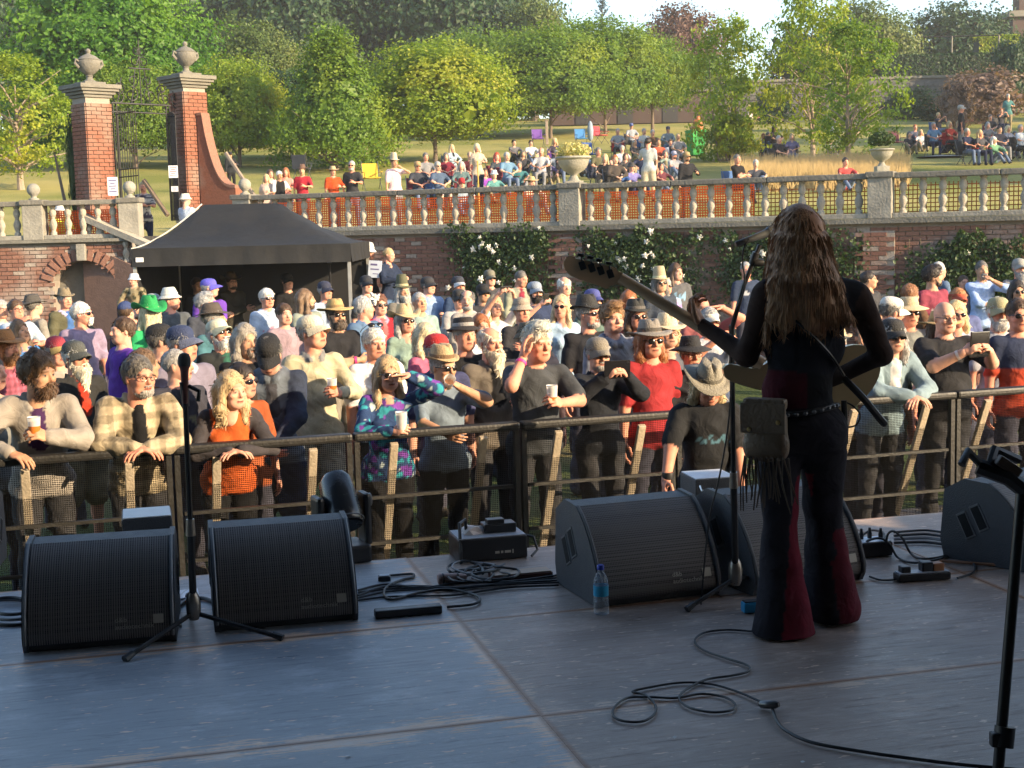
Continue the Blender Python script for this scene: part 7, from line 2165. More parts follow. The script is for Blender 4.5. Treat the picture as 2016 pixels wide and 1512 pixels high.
def monitor(label, px, py, yaw, ribs, scale=1.0, badge=True):
    """px,py: bottom centre of the front lip"""
    p = G(px, py, SZ + .004)
    root = empty('stage_monitor', p, yaw); root.scale = (scale, scale, scale * (.93 if ribs else .98))
    tag(root, label, 'monitor speaker', 'stage monitors along the front of the stage')
    off = .26
    prof = [(-.235, 0)] + [(y + .012, z - .004) for y, z in arc] + [(.12, .425), (.235, .36), (.26, .10), (.24, 0)]
    prof = [(y + off, z) for y, z in prof]
    for s in (-1, 1):
        a, b_ = (s * (MW / 2 - .022), s * MW / 2)
        pr2 = [(y, z) for y, z in [(-.245 + off, 0)] + [(y - .006 + off, z + .004) for y, z in arc] + [(.13 + off, .432), (.245 + off, .365), (.268 + off, .10), (.245 + off, 0)]]
        pl = MB().prism(pr2, min(a, b_), max(a, b_)).build('side_panel', MON, root)
        for (yy, zz, hh) in ((.30, .24, .12), (.375, .19, .12)):
            T = Matrix.Translation((s * (MW / 2 + .001), yy, zz)) @ Matrix.Rotation(R(-28), 4, 'X')
            fr = MB().bbox((0, 0, 0), (.006, .062, hh + .02), .002, T).build('handle_frame', EDGE, pl)
            MB().bbox((s * .003, 0, 0), (.004, .048, hh), .002, T).build('handle_slot', M_('slot_black', (.004, .004, .004), .9), pl)
    MB().prism(prof, -MW / 2 + .022, MW / 2 - .022).build('cabinet', MON, root)
    b = MB(); n = len(arc)
    vs = [(x, y + off, z) for (y, z) in arc for x in (-MW / 2 + .024, MW / 2 - .024)]
    b.add(vs, [(2 * i, 2 * i + 1, 2 * i + 3, 2 * i + 2) for i in range(n - 1)], True)
    gr = b.build('grille', GRIL, root)
    if ribs:
        b = MB(); k = 58
        for i in range(k):
            x = -MW / 2 + .03 + (MW - .06) * i / (k - 1)
            b.tube([(x, y + off - .003, z) for y, z in arc], .0027, 4, cap=False)
        o = b.build('ribs', RIBM, gr); o['kind'] = 'stuff'
    for s in (-1, 1):
        MB().tube([(s * (MW / 2 - .012), y + off - .008, z + .003) for y, z in arc], .007, 6).build('edge_trim', EDGE, root)
    if badge:
        me = text_mesh('d&b\naudiotechnik', .030)
        T = Matrix.Translation((.06, -.262 + off, .108)) @ Matrix.Rotation(R(72), 4, 'X')
        o = link('badge_lettering', me, BADGE, root); o.matrix_local = T
        T2 = Matrix.Translation((.232, -.2625 + off + .004, .113)) @ Matrix.Rotation(R(72 - 90), 4, 'X')
        MB().bbox((0, 0, 0), (.042, .002, .040), .003, T2).build('badge_square', BADGE, root)
    return root
monitor('leftmost stage monitor with vertical ribbed grille, at the left edge of the stage', 198, 1276, SA * .75, True, 1.02)
monitor('ribbed grille stage monitor, second from the left beside the microphone stand', 566, 1234, SA * .9, True, 1.02)
monitor('wide stage monitor with mesh grille behind the water bottle', 1300, 1184, R(19), False, 1.0)
monitor('stage monitor with mesh grille directly behind the singer', 1596, 1158, R(24), False, 1.02)
monitor('rightmost stage monitor showing its side handle slots', 2098, 1110, R(38), False, 0.96, False)
monitor('stage monitor edge cut off at the extreme left', -146, 1150, R(10), True, 1.0, False)
BKP = M_('black_plastic', (.018, .018, .020), .42, 0, .2, 12)
GRP = M_('grey_box_top', (.42, .45, .50), .45, .1, .25, 10)
WHP = M_('white_box_top', (.70, .74, .80), .4, .1, .15, 10)
def sbox(name, label, cat, px, py, w, d, h, yaw, mat, topmat=None, parts=(), z=None):
    p = G(px, py, (z if z is not None else SZ + .004))
    root = empty(name, p, yaw); tag(root, label, cat)
    MB().bbox((0, d / 2, h / 2), (w, d, h), min(.008, h * .2)).build('case', mat, root)
    if topmat: MB().bbox((0, d / 2, h + .003), (w - .012, d - .012, .006), .002).build('top_plate', topmat, root)
    return root
b = sbox('power_distribution_box', 'black power box with cable loop and crumpled paper on top, centre front', 'power box', 972, 1103, .36, .24, .115, SA, BKP, M_('pale_box_top', (.32, .33, .36), .55, .1, .3, 9))  # top plate paler than the black case
b_ = MB()
for x, w in ((.02, .022), (.045, .012), (.075, .032), (.102, .006)): b_.box((x, -.0015, .040), (w, .002, .012 if w > .01 else .02))
b_.build('front_lettering', BADGE, b)
MB().bbox((.06, .13, .145), (.17, .10, .045), .006).bbox((.04, .12, .175), (.09, .06, .03), .005).build('plug_block', BKP, b)
MB().tube([(-.17, .0, .0), (-.175, -.02, .06), (-.16, .06, .19), (-.12, .10, .20), (-.11, .12, .12)], .009, 7).build('cable_loop', BKP, b)
MB().tube([(.18, .1, .10), (.23, .06, .09), (.24, .03, .03), (.20, .0, .005)], .007, 7).build('cable_loop', BKP, b)
g = random.Random(5); bm = bmesh.new(); bmesh.ops.create_icosphere(bm, subdivisions=2, radius=.055)
for v in bm.verts: v.co = Vector((v.co.x * 1.3, v.co.y, max(-.005, v.co.z * .7))) * (1 + g.uniform(-.22, .22))
me = bpy.data.meshes.new('paper'); bm.to_mesh(me); bm.free()
o = link('crumpled_paper', me, M_('tissue', (.70, .62, .58), .9), None, loc=b.matrix_basis @ Vector((-.07, .13, .122)))
tag(o, 'crumpled white paper lying on the black power box', 'paper')
rb = sbox('amplifier_box', 'pale topped box standing behind the leftmost monitor', 'box', 296, 1142, .24, .26, .31, SA, MON, M_('pale_top', (.78, .80, .78), .6, 0, .12, 8))
rb.location.z -= 0.0
rb = sbox('amplifier_box', 'white topped box with steel handle behind the central monitors', 'box', 1412, 1050, .24, .26, .30, R(12), MON, WHP)
MB().tube([(-.10, -.015, .27), (-.10, -.04, .25), (-.03, -.04, .23), (-.03, -.015, .25)], .006, 6).build('handle', M_('bright_steel', (.6, .6, .6), .3, .9), rb)
sbox('white_board', 'flat white board lying between the two left monitors', 'board', 345, 1182, .22, .16, .008, SA, WHP)
sbox('flat_pedal_bar', 'flat black bar lying in front of the second monitor', 'cable bar', 806, 1214, .295, .06, .036, SA * .9, BKP)
pl = sbox('wooden_plank', 'short light brown plank under the cables near centre', 'plank', 1030, 1140, .30, .10, .022, SA, M_('plank_side', (.16, .06, .04), .7, 0, .3, 20), M_('bare_plank', (.50, .36, .26), .75, 0, .25, 9, stretch=(1, 8, 1)))
db = sbox('di_box', 'black stage box with white socket panel and plugs, right of the singer', 'stage box', 1728, 1096, .165, .13, .070, SA * .8, BKP, WHP)
for k, (x, y) in enumerate(((.0, .09), (.045, .06), (-.05, .08))):
    MB().lathe([(.011, .074), (.012, .10), (.008, .115), (.006, .13)], 10, Matrix.Translation((x, y, 0))).build('plug', BKP, db)
ps = sbox('power_strip', 'black power strip with plugs and adapters, right of the singer', 'power strip', 1822, 1144, .255, .075, .034, SA * .6, BKP, GRP)
for (x, w, h, mt) in ((-.085, .045, .035, BKP), (.02, .055, .05, BKP), (.075, .055, .042, M_('brown_adapter', (.36, .16, .07), .5, 0, .2))):
    MB().bbox((x, .04, .034 + h / 2), (w, .05, h), .008).build('plug', mt, ps)
pd = sbox('effects_pedal', 'small bright blue pedal box half hidden behind the singer leg', 'pedal', 1484, 1207, .085, .05, .045, .2, M_('bright_blue', (.03, .33, .62), .4, 0, .15), BKP)
pd = sbox('junction_block', 'small square black cable junction among the cables', 'junction box', 757, 1145, .06, .05, .022, .1, BKP, GRP)
q = G(890, 1138, SZ + .028)
cp = empty('cable_coupler', q, SA); tag(cp, 'pale pinkish cable coupler lying in the cable heap', 'connector')
T = Matrix.Rotation(R(90), 4, 'Y')
MB().lathe([(.020, -.07), (.028, -.06), (.026, -.03), (.024, .0), (.022, .02), (.018, .045), (.012, .07)], 14, T).build('body', M_('dusty_pink', (.45, .30, .26), .6, 0, .3, 25), cp)
MB().lathe([(.0235, .022), (.0235, .03)], 14, T).lathe([(.0275, -.05), (.0275, -.042)], 14, T).build('rings', BKP, cp)
ml = G(690, 1112, SZ + .004)
mh = empty('moving_head_lamp', ml, R(25)); tag(mh, 'black moving head stage lamp between the second monitor and the barrier', 'stage lamp')
GLB = M_('gloss_black', (.03, .032, .036), .25, 0, .2, 8)
MB().bbox((0, .12, .045), (.24, .24, .09), .015).build('base', BKP, mh)
for s in (-1, 1): MB().bbox((s * .125, .12, .21), (.04, .13, .27), .018).build('yoke_arm', BKP, mh)
hd = MB().lathe([(.012, -.17), (.06, -.165), (.085, -.13), (.092, -.04), (.096, .06), (.094, .11), (.088, .12)], 22, Matrix.Translation((0, .12, .29)) @ Matrix.Rotation(R(-35), 4, 'X') @ Matrix.Diagonal((1, 1.1, -1, 1))).build('head', GLB, mh)
MB().lathe([(.001, -.122), (.08, -.122), (.086, -.126)], 22, Matrix.Translation((0, .12, .29)) @ Matrix.Rotation(R(-35), 4, 'X')).build('lens', M_('lamp_lens', (.05, .06, .07), .08), hd)
MB().tube([Matrix.Translation((0, .12, .29)) @ Matrix.Rotation(R(-35), 4, 'X') @ Vector((.097 * math.cos(t), .105 * math.sin(t), -.10)) for t in np.linspace(0, 6.28, 25)], .004, 5).build('rim_ring', EDGE, hd)
MB().lathe([(.035, -.01), (.035, .01)], 12, Matrix.Translation((.15, .12, .30)) @ Matrix.Rotation(R(90), 4, 'Y')).build('pivot', EDGE, mh)
wbp = G(1184, 1208, SZ + .004)
wbt = empty('water_bottle', wbp); tag(wbt, 'clear plastic water bottle with blue label and cap on the stage', 'bottle')
gm = bpy.data.materials.new('clear_plastic'); nt, bb_, out = nodes_of(gm)
bb_.inputs['Transmission Weight'].default_value = .82; bb_.inputs['Roughness'].default_value = .05; bb_.inputs['IOR'].default_value = 1.08; bb_.inputs['Base Color'].default_value = (.9, .95, 1, 1)
MB().lathe([(.028, 0), (.0325, .006), (.0325, .03), (.031, .035), (.0325, .04), (.0325, .075), (.031, .08), (.0325, .085), (.0325, .135), (.031, .15), (.022, .175), (.014, .187), (.0135, .197)], 20).build('bottle_body', gm, wbt)
MB().lathe([(.0331, .082), (.0331, .128)], 20, cap=False).build('label', M_('blue_label', (.03, .38, .62), .4, 0, .3, 30), wbt)
MB().lathe([(.0155, .196), (.0155, .214), (.013, .217)], 16).build('cap', M_('blue_cap', (.02, .05, .45), .4), wbt)
# ================================================================== CABLES
CAB = M_('black_cable', (.018, .018, .02), .5, 0, .2, 10)
CABO = M_('orange_cable', (.42, .20, .10), .6, 0, .2, 10)
CABG = M_('grey_cable', (.22, .22, .23), .5, 0, .2, 10)
def smooth(pts, sub=6):
    P0 = [Vector(p) for p in pts]; out = []
    for i in range(len(P0) - 1):
        a, b_, c_, d = P0[max(i - 1, 0)], P0[i], P0[i + 1], P0[min(i + 2, len(P0) - 1)]
        for k in range(sub):
            t = k / sub
            out.append(.5 * ((2 * b_) + (c_ - a) * t + (2 * a - 5 * b_ + 4 * c_ - d) * t * t + (3 * b_ - a - 3 * c_ + d) * t ** 3))
    out.append(P0[-1]); return out
def cable(label, pix, r=.006, mat=CAB, lift=(), cat='cable', group='cables on the stage floor', name='cable'):
    pts = []
    for i, q in enumerate(pix):
        z = q[2] if len(q) > 2 else 0
        pts.append(G(q[0], q[1], SZ + .004 + r + z))
    o = MB().tube(smooth(pts), r, 6).build(name, mat)
    tag(o, label, cat, group)
    return o
ic = cable('long black instrument cable looping across the stage from the singer', [(1480, 1243), (1430, 1240), (1385, 1246), (1368, 1262), (1385, 1280), (1430, 1296), (1472, 1310), (1472, 1322), (1440, 1330), (1390, 1338), (1350, 1358), (1337, 1375), (1355, 1392), (1400, 1402), (1440, 1398), (1447, 1386), (1425, 1372), (1380, 1366), (1330, 1374), (1275, 1372), (1235, 1374), (1210, 1392), (1208, 1410), (1230, 1420), (1265, 1420), (1288, 1406), (1290, 1388), (1270, 1368), (1245, 1362), (1275, 1354), (1340, 1344), (1400, 1347), (1455, 1363), (1505, 1385)], .0045)
cable('black cable running from the connector to the bottom right corner', [(1520, 1392), (1530, 1420), (1550, 1440), (1600, 1462), (1700, 1480), (1800, 1494), (1900, 1506), (2040, 1518)], .006)
q = G(1514, 1387, SZ + .022)
MB().lathe([(.007, -.04), (.014, -.03), (.015, .0), (.014, .025), (.008, .04)], 12, Matrix.Translation(q) @ Matrix.Rotation(R(-40), 4, 'Z') @ Matrix.Rotation(R(80), 4, 'Y')).build('cable_connector', M_('bright_steel2', (.12, .12, .12), .35, .6))
tag(bpy.context.scene.objects['cable_connector'], 'black and steel cable connector joining the two floor cables', 'connector')
cable('black cable curling in front of the power box toward the flat bar', [(880, 1195), (930, 1190), (945, 1180), (930, 1170), (880, 1160), (820, 1168), (775, 1180), (757, 1172), (762, 1155), (790, 1142), (812, 1137), (812, 1130), (780, 1132), (745, 1135)], .0065)
g = random.Random(12)
heap_l = ['tangled black cable in the heap left of the plank', 'second tangled cable looped over the plank end', 'thin grey cable loop beside the coupler', 'black cable arching over the coupler', 'black cable at the back of the heap']
for i in range(5):
    cx, cy = 930 + g.uniform(-60, 60), 1128 + g.uniform(-14, 14)
    pts = []
    a0 = g.uniform(0, 6)
    for k in range(10):
        a = a0 + k * .9; rr = 55 - k * 2 + g.uniform(-14, 14)
        pts.append((cx + rr * math.cos(a), cy + rr * .28 * math.sin(a), .01 + .03 * abs(math.sin(k * 1.7 + i))))
    cable(heap_l[i], pts, .005 + .0015 * (i % 2), CABG if i == 2 else CAB)
for i in range(5):
    y0 = 1150 + i * 5
    lab = ['bundle', 'thick', 'thin', 'lower', 'lowest'][i]
    cable('%s black cable run along the stage front between monitors, %s strand' % (lab, ['top', 'second', 'third', 'fourth', 'fifth'][i]), [(705, y0 + 12), (760, y0 + 6 * math.sin(i * 2.1)), (830, y0 + 7 * math.cos(i * 1.3)), (900, y0 - 2 + 6 * math.sin(i * 1.7)), (1000, y0 - 10 + 5 * math.cos(i)), (1100, y0 - 18)], .0055)
for i, (rx, lab) in enumerate(((70, 'outer'), (58, 'middle'), (46, 'inner'))):
    cable('%s turn of the coiled cable at the left edge of the stage' % lab, [(20 + rx * math.cos(t), 1205 - i * 6 + rx * .36 * math.sin(t), .012 * i) for t in np.linspace(0, 6.28, 14)], .008, CABG if i == 1 else CAB)
cable('black cable bundle between the two left monitors', [(345, 1200), (370, 1180), (400, 1178), (420, 1185)], .009)
cable('white cable end between the two left monitors', [(356, 1232), (352, 1200), (358, 1170), (385, 1155)], .005, M_('white_cable', (.6, .6, .6), .5))
cable('black cable looping from the white topped stage box', [(1700, 1070, .05), (1715, 1062, .09), (1735, 1060, .1), (1752, 1072, .06), (1768, 1098), (1800, 1108), (1850, 1100), (1885, 1085)], .006)
cable('black cable loop rising behind the stage box', [(1690, 1062), (1712, 1045, .03), (1738, 1048, .08), (1742, 1064, .08)], .006)
cable('tall black cable arch over the stage box', [(1745, 1070, .06), (1748, 1052, .14), (1760, 1046, .15), (1778, 1062, .08), (1792, 1088), (1815, 1100), (1860, 1094), (1890, 1078)], .006)
for i in range(4):
    cable('black cable along the right stage front, strand %s from the back' % ['first', 'second', 'third', 'last'][i], [(1760, 1048 + i * 7), (1820, 1044 + i * 8), (1860, 1048 + i * 8), (1900, 1046 + i * 9)], .007, CABG if i == 2 else CAB)
cable('orange brown cable leading to the right edge behind the stand', [(1850, 1104), (1900, 1108), (1960, 1112), (2030, 1120)], .008, CABO)
cable('black lead curling from the power strip to the right', [(1885, 1138), (1915, 1128), (1918, 1112), (1895, 1095), (1890, 1075)], .006)
cable('thin cable with red plug reaching the power strip', [(1712, 1135), (1735, 1142), (1765, 1140), (1780, 1128), (1800, 1132)], .005)
# ================================================================== MICROPHONE STANDS
CHR = M_('worn_chrome', (.30, .26, .22), .35, .8, .3, 14)
SBK = M_('stand_black', (.022, .021, .022), .4, .3, .3, 16)
def stand(label, base_px, feet, top, boom=None, r=.0115, mic=None, clutch_h=.45):
    bp = G(base_px[0], base_px[1], SZ)
    root = empty('microphone_stand', (bp.x, bp.y, SZ)); tag(root, label, 'microphone stand')
    hub = Vector((0, 0, .14))
    for fx, fy in feet:
        e = G(fx, fy, SZ) - Vector((bp.x, bp.y, SZ)); e.z = .016
        leg = MB().tube([hub + Vector((0, 0, -.03)), e], .010, 7).build('leg', SBK, root)
        d = (e - hub).normalized()
        MB().tube([e - d * .035, e + d * .012], [.013, .017], 8).build('rubber_foot', BKP, leg)
    MB().lathe([(.02, .08), (.03, .10), (.032, .15), (.026, .18), (.016, .20)], 12).build('hub', CHR, root)
    t = Vector(top) - Vector((bp.x, bp.y, SZ))
    m = Vector((t.x * clutch_h, t.y * clutch_h, t.z * clutch_h))
    MB().tube([(0, 0, .12), m], r * 1.35, 8).build('lower_tube', SBK, root)
    MB().tube([m, t], r, 8).build('upper_tube', SBK, root)
    MB().tube([m - t.normalized() * .03, m + t.normalized() * .04], [.021, .017], 10).build('clutch', CHR, root)
    return root, t, bp
s1, t1, bp1 = stand('tall straight microphone stand between the two left monitors', (384, 1256), [(250, 1303), (552, 1262), (372, 1180)], P(364, 770, 5.8))
Mic_body = M_('mic_metal', (.10, .08, .075), .4, .6, .3, 20)
def microphone(label, p, d, parent_none=None, body=Mic_body):
    d = Vector(d).normalized()
    T = Matrix.Translation(p) @ d.to_track_quat('Z', 'Y').to_matrix().to_4x4()
    root = MB().lathe([(.010, -.16), (.012, -.155), (.0135, -.10), (.017, -.03), (.019, -.015), (.0245, -.006)], 14, T).build('microphone', body)
    tag(root, label, 'microphone')
    MB().lathe([(.0245, -.006), (.0265, .006), (.026, .028), (.019, .044), (.004, .050)], 14, T).build('grille', M_('mic_mesh', (.05, .05, .05), .6, .3, .4, 90, .6, 400), root)
    return root
microphone('microphone pointing up in the clip of the left stand', P(363, 718, 5.8), (0.02, .05, 1), body=M_('red_lit_mic', (.16, .07, .06), .4, .4, .3, 20))  # reddish stage light on this microphone is put into its body colour
MB().tube([(P(366, 800, 5.8) - Vector(s1.location)), (P(362, 752, 5.8) - Vector(s1.location))], [.014, .019], 10).build('clip', BKP, s1)
MB().tube([P(372, 760, 5.8) - Vector(s1.location), P(392, 770, 5.79) - Vector(s1.location), P(390, 790, 5.79) - Vector(s1.location)], .009, 7).build('boom_stub', BKP, s1)
s2, t2, bp2 = stand('boom microphone stand beside the singer', (1448, 1186), [(1356, 1204), (1520, 1140), (1470, 1130)], P(1440, 640, 6.02))
Tm = P(1496, 482, 6.0)
MB().tube([P(1440, 650, 6.02) - Vector(s2.location), P(1465, 560, 6.01) - Vector(s2.location), Tm - Vector(s2.location)], .010, 8).build('boom', SBK, s2)
MB().tube([P(1481, 520, 6.01) - Vector(s2.location), P(1489, 497, 6.0) - Vector(s2.location)], .017, 10).build('clip', BKP, s2)
MB().lathe([(.014, -.02), (.018, 0), (.014, .02)], 10, Matrix.Translation(P(1494, 517, 6.0) - Vector(s2.location)) @ Matrix.Rotation(R(90), 4, 'Y')).build('knob', BKP, s2)
microphone('vocal microphone on the boom stand in front of the singer', P(1516, 457, 6.0), (P(1520, 456, 6.0) - P(1475, 472, 5.98)), body=M_('silver_mic', (.09, .095, .10), .4, .3, .3, 20))
pts = [P(1474, 470, 5.97), P(1464, 490, 5.97), P(1462, 520, 5.98), P(1466, 545, 5.98), P(1462, 580, 5.98), P(1445, 620, 5.99), P(1438, 660, 6.0), P(1445, 700, 6.0), P(1440, 760, 6.0), P(1432, 850, 6.0), P(1414, 950, 6.0), P(1395, 1030, 6.02), G(1380, 1190, SZ + .01)]
tag(MB().tube(smooth(pts), .004, 6).build('cable', CAB), 'thin black microphone cable hanging down the boom stand', 'cable', 'cables on the stage floor')
f1 = P(2012, 960, 3.9); f0 = P(1958, 1600, 3.75)
fs_ = empty('boom_stand', (f0.x, f0.y, SZ)); tag(fs_, 'black boom stand close to the camera at the right edge', 'stand')
o0 = Vector(fs_.location)
MB().tube([Vector((f0.x, f0.y, SZ)) - o0 + Vector((0, 0, .0)), f0 - o0 + Vector((0, 0, .0)), f1 - o0], .0155, 10).build('tube', SBK, fs_)
MB().tube([P(1975, 1470, 3.78) - o0, P(1979, 1430, 3.79) - o0], .028, 12).build('clutch', BKP, fs_)
MB().bbox((0, 0, 0), (.035, .03, .04), .006, Matrix.Translation(P(1962, 1455, 3.78) - o0)).build('clutch_knob', BKP, fs_)
for a in range(3):
    an = a * 2.1 + .4
    MB().tube([Vector((0, 0, .12)), Vector((.32 * math.cos(an), .32 * math.sin(an), .012))], .011, 7).build('leg', SBK, fs_)
b = MB()
b.tube([P(2030, 975, 3.9) - o0, P(1985, 940, 3.9) - o0, P(1925, 918, 3.92) - o0], .024, 8)
b.build('cradle_bar', BKP, fs_)
MB().tube([P(1940, 922, 3.92) - o0, P(1905, 888, 3.9) - o0, P(1893, 915, 3.88) - o0], .012, 7).build('cradle_hook', BKP, fs_)
MB().tube([P(1945, 930, 3.9) - o0, P(1958, 885, 3.95) - o0, P(2005, 905, 3.98) - o0], .014, 7).build('cradle_hook', BKP, fs_)
MB().bbox((0, 0, 0), (.075, .03, .03), .006, Matrix.Translation(P(1985, 918, 3.9) - o0) @ Matrix.Rotation(R(35), 4, 'Y')).build('cradle_pad', M_('pad_brown', (.10, .06, .04), .6), fs_)
LIT = M_('litter_white', (.6, .6, .6), .8)
lit_l = ['near bottom centre', 'left of the floor seam', 'by the water bottle', 'right of the singer', 'at the bottom left', 'near the cable connector', 'by the foreground stand']
for i, (px, py) in enumerate(((1010, 1498), (1328, 1452), (1002, 1262), (1760, 1240), (685, 1488), (1580, 1500), (1950, 1458))):
    p = G(px, py, SZ + .006)
    o = MB().add([(-.008, -.004, 0), (.007, -.006, .001), (.009, .005, .003), (-.006, .006, .002)], [(0, 1, 2, 3)]).build('paper_scrap', LIT, None, loc=p, rot=(0, 0, i))
    tag(o, 'tiny pale scrap on the stage floor ' + lit_l[i], 'scrap', 'scraps on the stage')
# ================================================================== SINGER WITH BASS (back to the camera)
SD = 5.68; SX = 1590.0; SS = 487.0
s_org = P(SX, 1265, SD); s_org.z = SZ + .004
def L3(px, py, y=0.0): return A3((px - SX) / SS, y, (1265 - py) / SS)
def singer():
    pr = []; lb = []
    def add(p, l, k=.03): pr.append((p, 1, k)); lb.append(l)
    hl, kl, al = L3(1535, 858, .0), L3(1536, 1010, .01), L3(1540, 1262, .0)
    hr_, kr, ar = L3(1622, 858, .02), L3(1628, 1010, .08), L3(1655, 1230, .16)
    add(cone(hl, kl, .098, .076), 'tr', .03); add(cone(kl, kl + (al - kl) * .45, .064, .082), 'tr', .03); add(cone(kl + (al - kl) * .45, al, .082, .132), 'tr', .03)
    add(cone(hr_, kr, .100, .076), 'tr', .03); add(cone(kr, kr + (ar - kr) * .45, .064, .082), 'tr', .03); add(cone(kr + (ar - kr) * .45, ar, .082, .122), 'tr', .03)
    for a in (al, ar): add(ell(a + A3(0, .05, -.03), (.05, .12, .04)), 'shoe', .01)
    add(ell(L3(1573, 850, .01), (.172, .125, .13)), 'tr', .05)
    add(ell(L3(1570, 775, .0), (.142, .105, .12)), 'waist', .05)
    add(ell(L3(1585, 690, .0), (.158, .108, .16)), 'top', .05)
    add(ell(L3(1597, 610, .0), (.175, .105, .13)), 'top', .05)
    add(cone(L3(1520, 585), L3(1675, 592), .055, .055), 'top', .05)
    add(cone(L3(1588, 575, .01), L3(1582, 525, .02), .060, .050), 'skin', .03)
    S, E, Wp = L3(1507, 590, 0.), L3(1474, 708, .02), L3(1398, 652, .22)
    add(cone(S, E, .052, .042), 'slv', .04); add(cone(E, Wp, .041, .028), 'slv', .02)
    S2, E2, W2 = L3(1690, 600, 0.), L3(1733, 712, -.02), L3(1650, 772, .20)
    add(cone(S2, E2, .054, .044), 'slv', .04); add(cone(E2, W2, .043, .03), 'slv', .02)
    V, F = field(pr, .010)
    best = np.full(len(V), 1e9); li = np.zeros(len(V), int); nm = ['tr', 'waist', 'top', 'slv', 'skin', 'shoe']
    for (p, op, k), l in zip(pr, lb):
        d = sd(p, V); m = d < best; best[m] = d[m]; li[m] = nm.index(l)
    cm = np.array([(.020, .018, .024, 1), (.07, .012, .02, 1), (.018, .018, .024, 1), (.055, .034, .028, 1), (.45, .26, .17, 0), (.03, .03, .03, 1)])
    C = cm[li]
    z = V[:, 2]; x = V[:, 0]
    leg_l = (li == 0) & (x < .02) & (z < .66)
    cx = -.115 - .0 * z
    red = leg_l & (x > -.125 + .04 * z) & (x < .03)
    strip = leg_l & (V[:, 1] < .02) & (x > -.07 - .12 * (.5 - z)) & (x < .06)
    C[strip, :3] = (.15, .014, .028)
    leg_r = (li == 0) & (x > .1 + .16 * (.3 - z)) & (z < .42) & (V[:, 1] > .03)
    C[leg_r, :3] = (.11, .012, .022)
    wa = (li == 1) & (x > -.02); C[wa, :3] = (.012, .012, .015)
    nv = np.zeros_like(V); fn_ = np.cross(V[F[:, 1]] - V[F[:, 0]], V[F[:, 2]] - V[F[:, 0]])
    for k in range(4): np.add.at(nv, F[:, k], fn_)
    nv /= np.linalg.norm(nv, axis=1, keepdims=True) + 1e-9
    V = V + nv * ((vnoise(V * A3(1.4, 1.4, .22), 34, 5) * .008 * (z < .75)) + vnoise(V, 30, 8) * .004)[:, None]
    V[:, 2] = np.maximum(V[:, 2], np.where(V[:, 0] > .02, .012 + 0 * V[:, 2], .008))
    Vs, Fs, Cs = [V], [F], [C]; n = len(V)
    def join(v, f_, c_):
        nonlocal n
        Vs.append(v); Fs.append(f_ + n); Cs.append(c_); n += len(v)
    sk = (.52, .28, .17)
    for (Wq, fd, pn, want) in ((Wp, _nrm(A3(-.35, .35, .75)), A3(.6, -.55, .1), A3(.3, -.9, .2)), (W2, _nrm(A3(-.75, .35, -.35)), A3(0, 1, 0), A3(0, 0, 1))):
        hv, hf = hand_mesh('grip', .006)
        zc = _nrm(-(pn - fd * (pn @ fd))); yc = np.cross(zc, fd); hv2 = hv.copy(); hf2 = hf
        if yc @ want < 0: hv2[:, 1] *= -1; hf2 = hf[:, ::-1]
        join(hv2 * .95 @ np.stack([fd, yc, zc], 0) + Wq, hf2, np.tile(np.array([*sk, 0.]), (len(hv), 1)))
    hv, hf = head_mesh(7, .0075)
    HMs = np.array(Matrix.Rotation(R(180 + 28), 3, 'Z') @ Matrix.Rotation(-.05, 3, 'X'))
    hc_ = head_colors(hv, sk, (.1, .05, .03), True, .5)
    hpos = L3(1577, 484, .03)
    join(hv @ HMs.T + hpos, hf, hc_)
    me = npmesh('person', np.concatenate(Vs), np.concatenate(Fs), True, np.concatenate(Cs))
    o = link('person', me, BODY, None, loc=s_org)
    tag(o, 'long haired singer with bass guitar seen from behind, black top and crimson flared trousers', 'person')
    p = []
    U = lambda q, k=.02: p.append((q, 1, k))
    hcx = hpos
    U(ell(hcx + A3(0, .0, .020), (.096, .114, .124)), 0)
    p.append((ell(hcx + A3(-.055, .125, -.05), (.07, .08, .09)), -1, .02))
    g = random.Random(3)
    for i in range(15):
        t = i / 14 - .5
        a = hcx + A3(t * .15, -.045 - .035 * math.cos(t * 3), -.01)
        m_ = hcx + A3(t * .22, -.085 - .045 * math.cos(t * 2.6), -.17)
        e = hcx + A3(t * .30 + .02 + g.uniform(-.02, .02), -.100 - .04 * math.cos(t * 3), -.27 - g.uniform(0, .05) - .05 * math.cos(t * 3))
        U(cone(a, m_, .030, .028), .035); U(cone(m_, e, .027, .015), .03)
    for i in range(7):
        t = i / 6
        a = hcx + A3(-.085 + .02 * t, .01 + .03 * t, .02); m_ = hcx + A3(-.115, -.02 + .04 * t, -.15); e = L3(1500 + 26 * t, 655 + 40 * g.random(), -.07 + .05 * t)
        U(cone(a, m_, .022, .020), .015); U(cone(m_, e, .018, .005), .01)
        a = hcx + A3(.085 - .02 * t, .0, .02); m_ = hcx + A3(.12, -.03, -.13); e = L3(1668 - 34 * t, 600 + 50 * g.random(), -.10)
        U(cone(a, m_, .022, .020), .015); U(cone(m_, e, .018, .005), .01)
    st_ = A3(1, 1, .22)
    V, F = field(p, .008, lambda X: .0022 * vnoise(X * st_, 120, 5) + .0016 * vnoise(X * st_, 260, 8))
    V, F = add_strands(V, F, 'long', 2600, .06, .0016, 1.0, .04, .07)
    link('hair', npmesh('hair', V, F, True), hair_mat((.40, .21, .10)), o)
    b = MB(); pts = [tuple(L3(1573, 812, .0) + A3(.155 * math.cos(t), .12 * math.sin(t), .012 * math.cos(t * 2 + 1))) for t in np.linspace(0, 6.28, 29)]
    b.tube(pts, .012, 6, cap=False)
    be = b.build('belt', M_('studded_belt', (.02, .018, .018), .45, 0, .3, 30), o)
    b = MB()
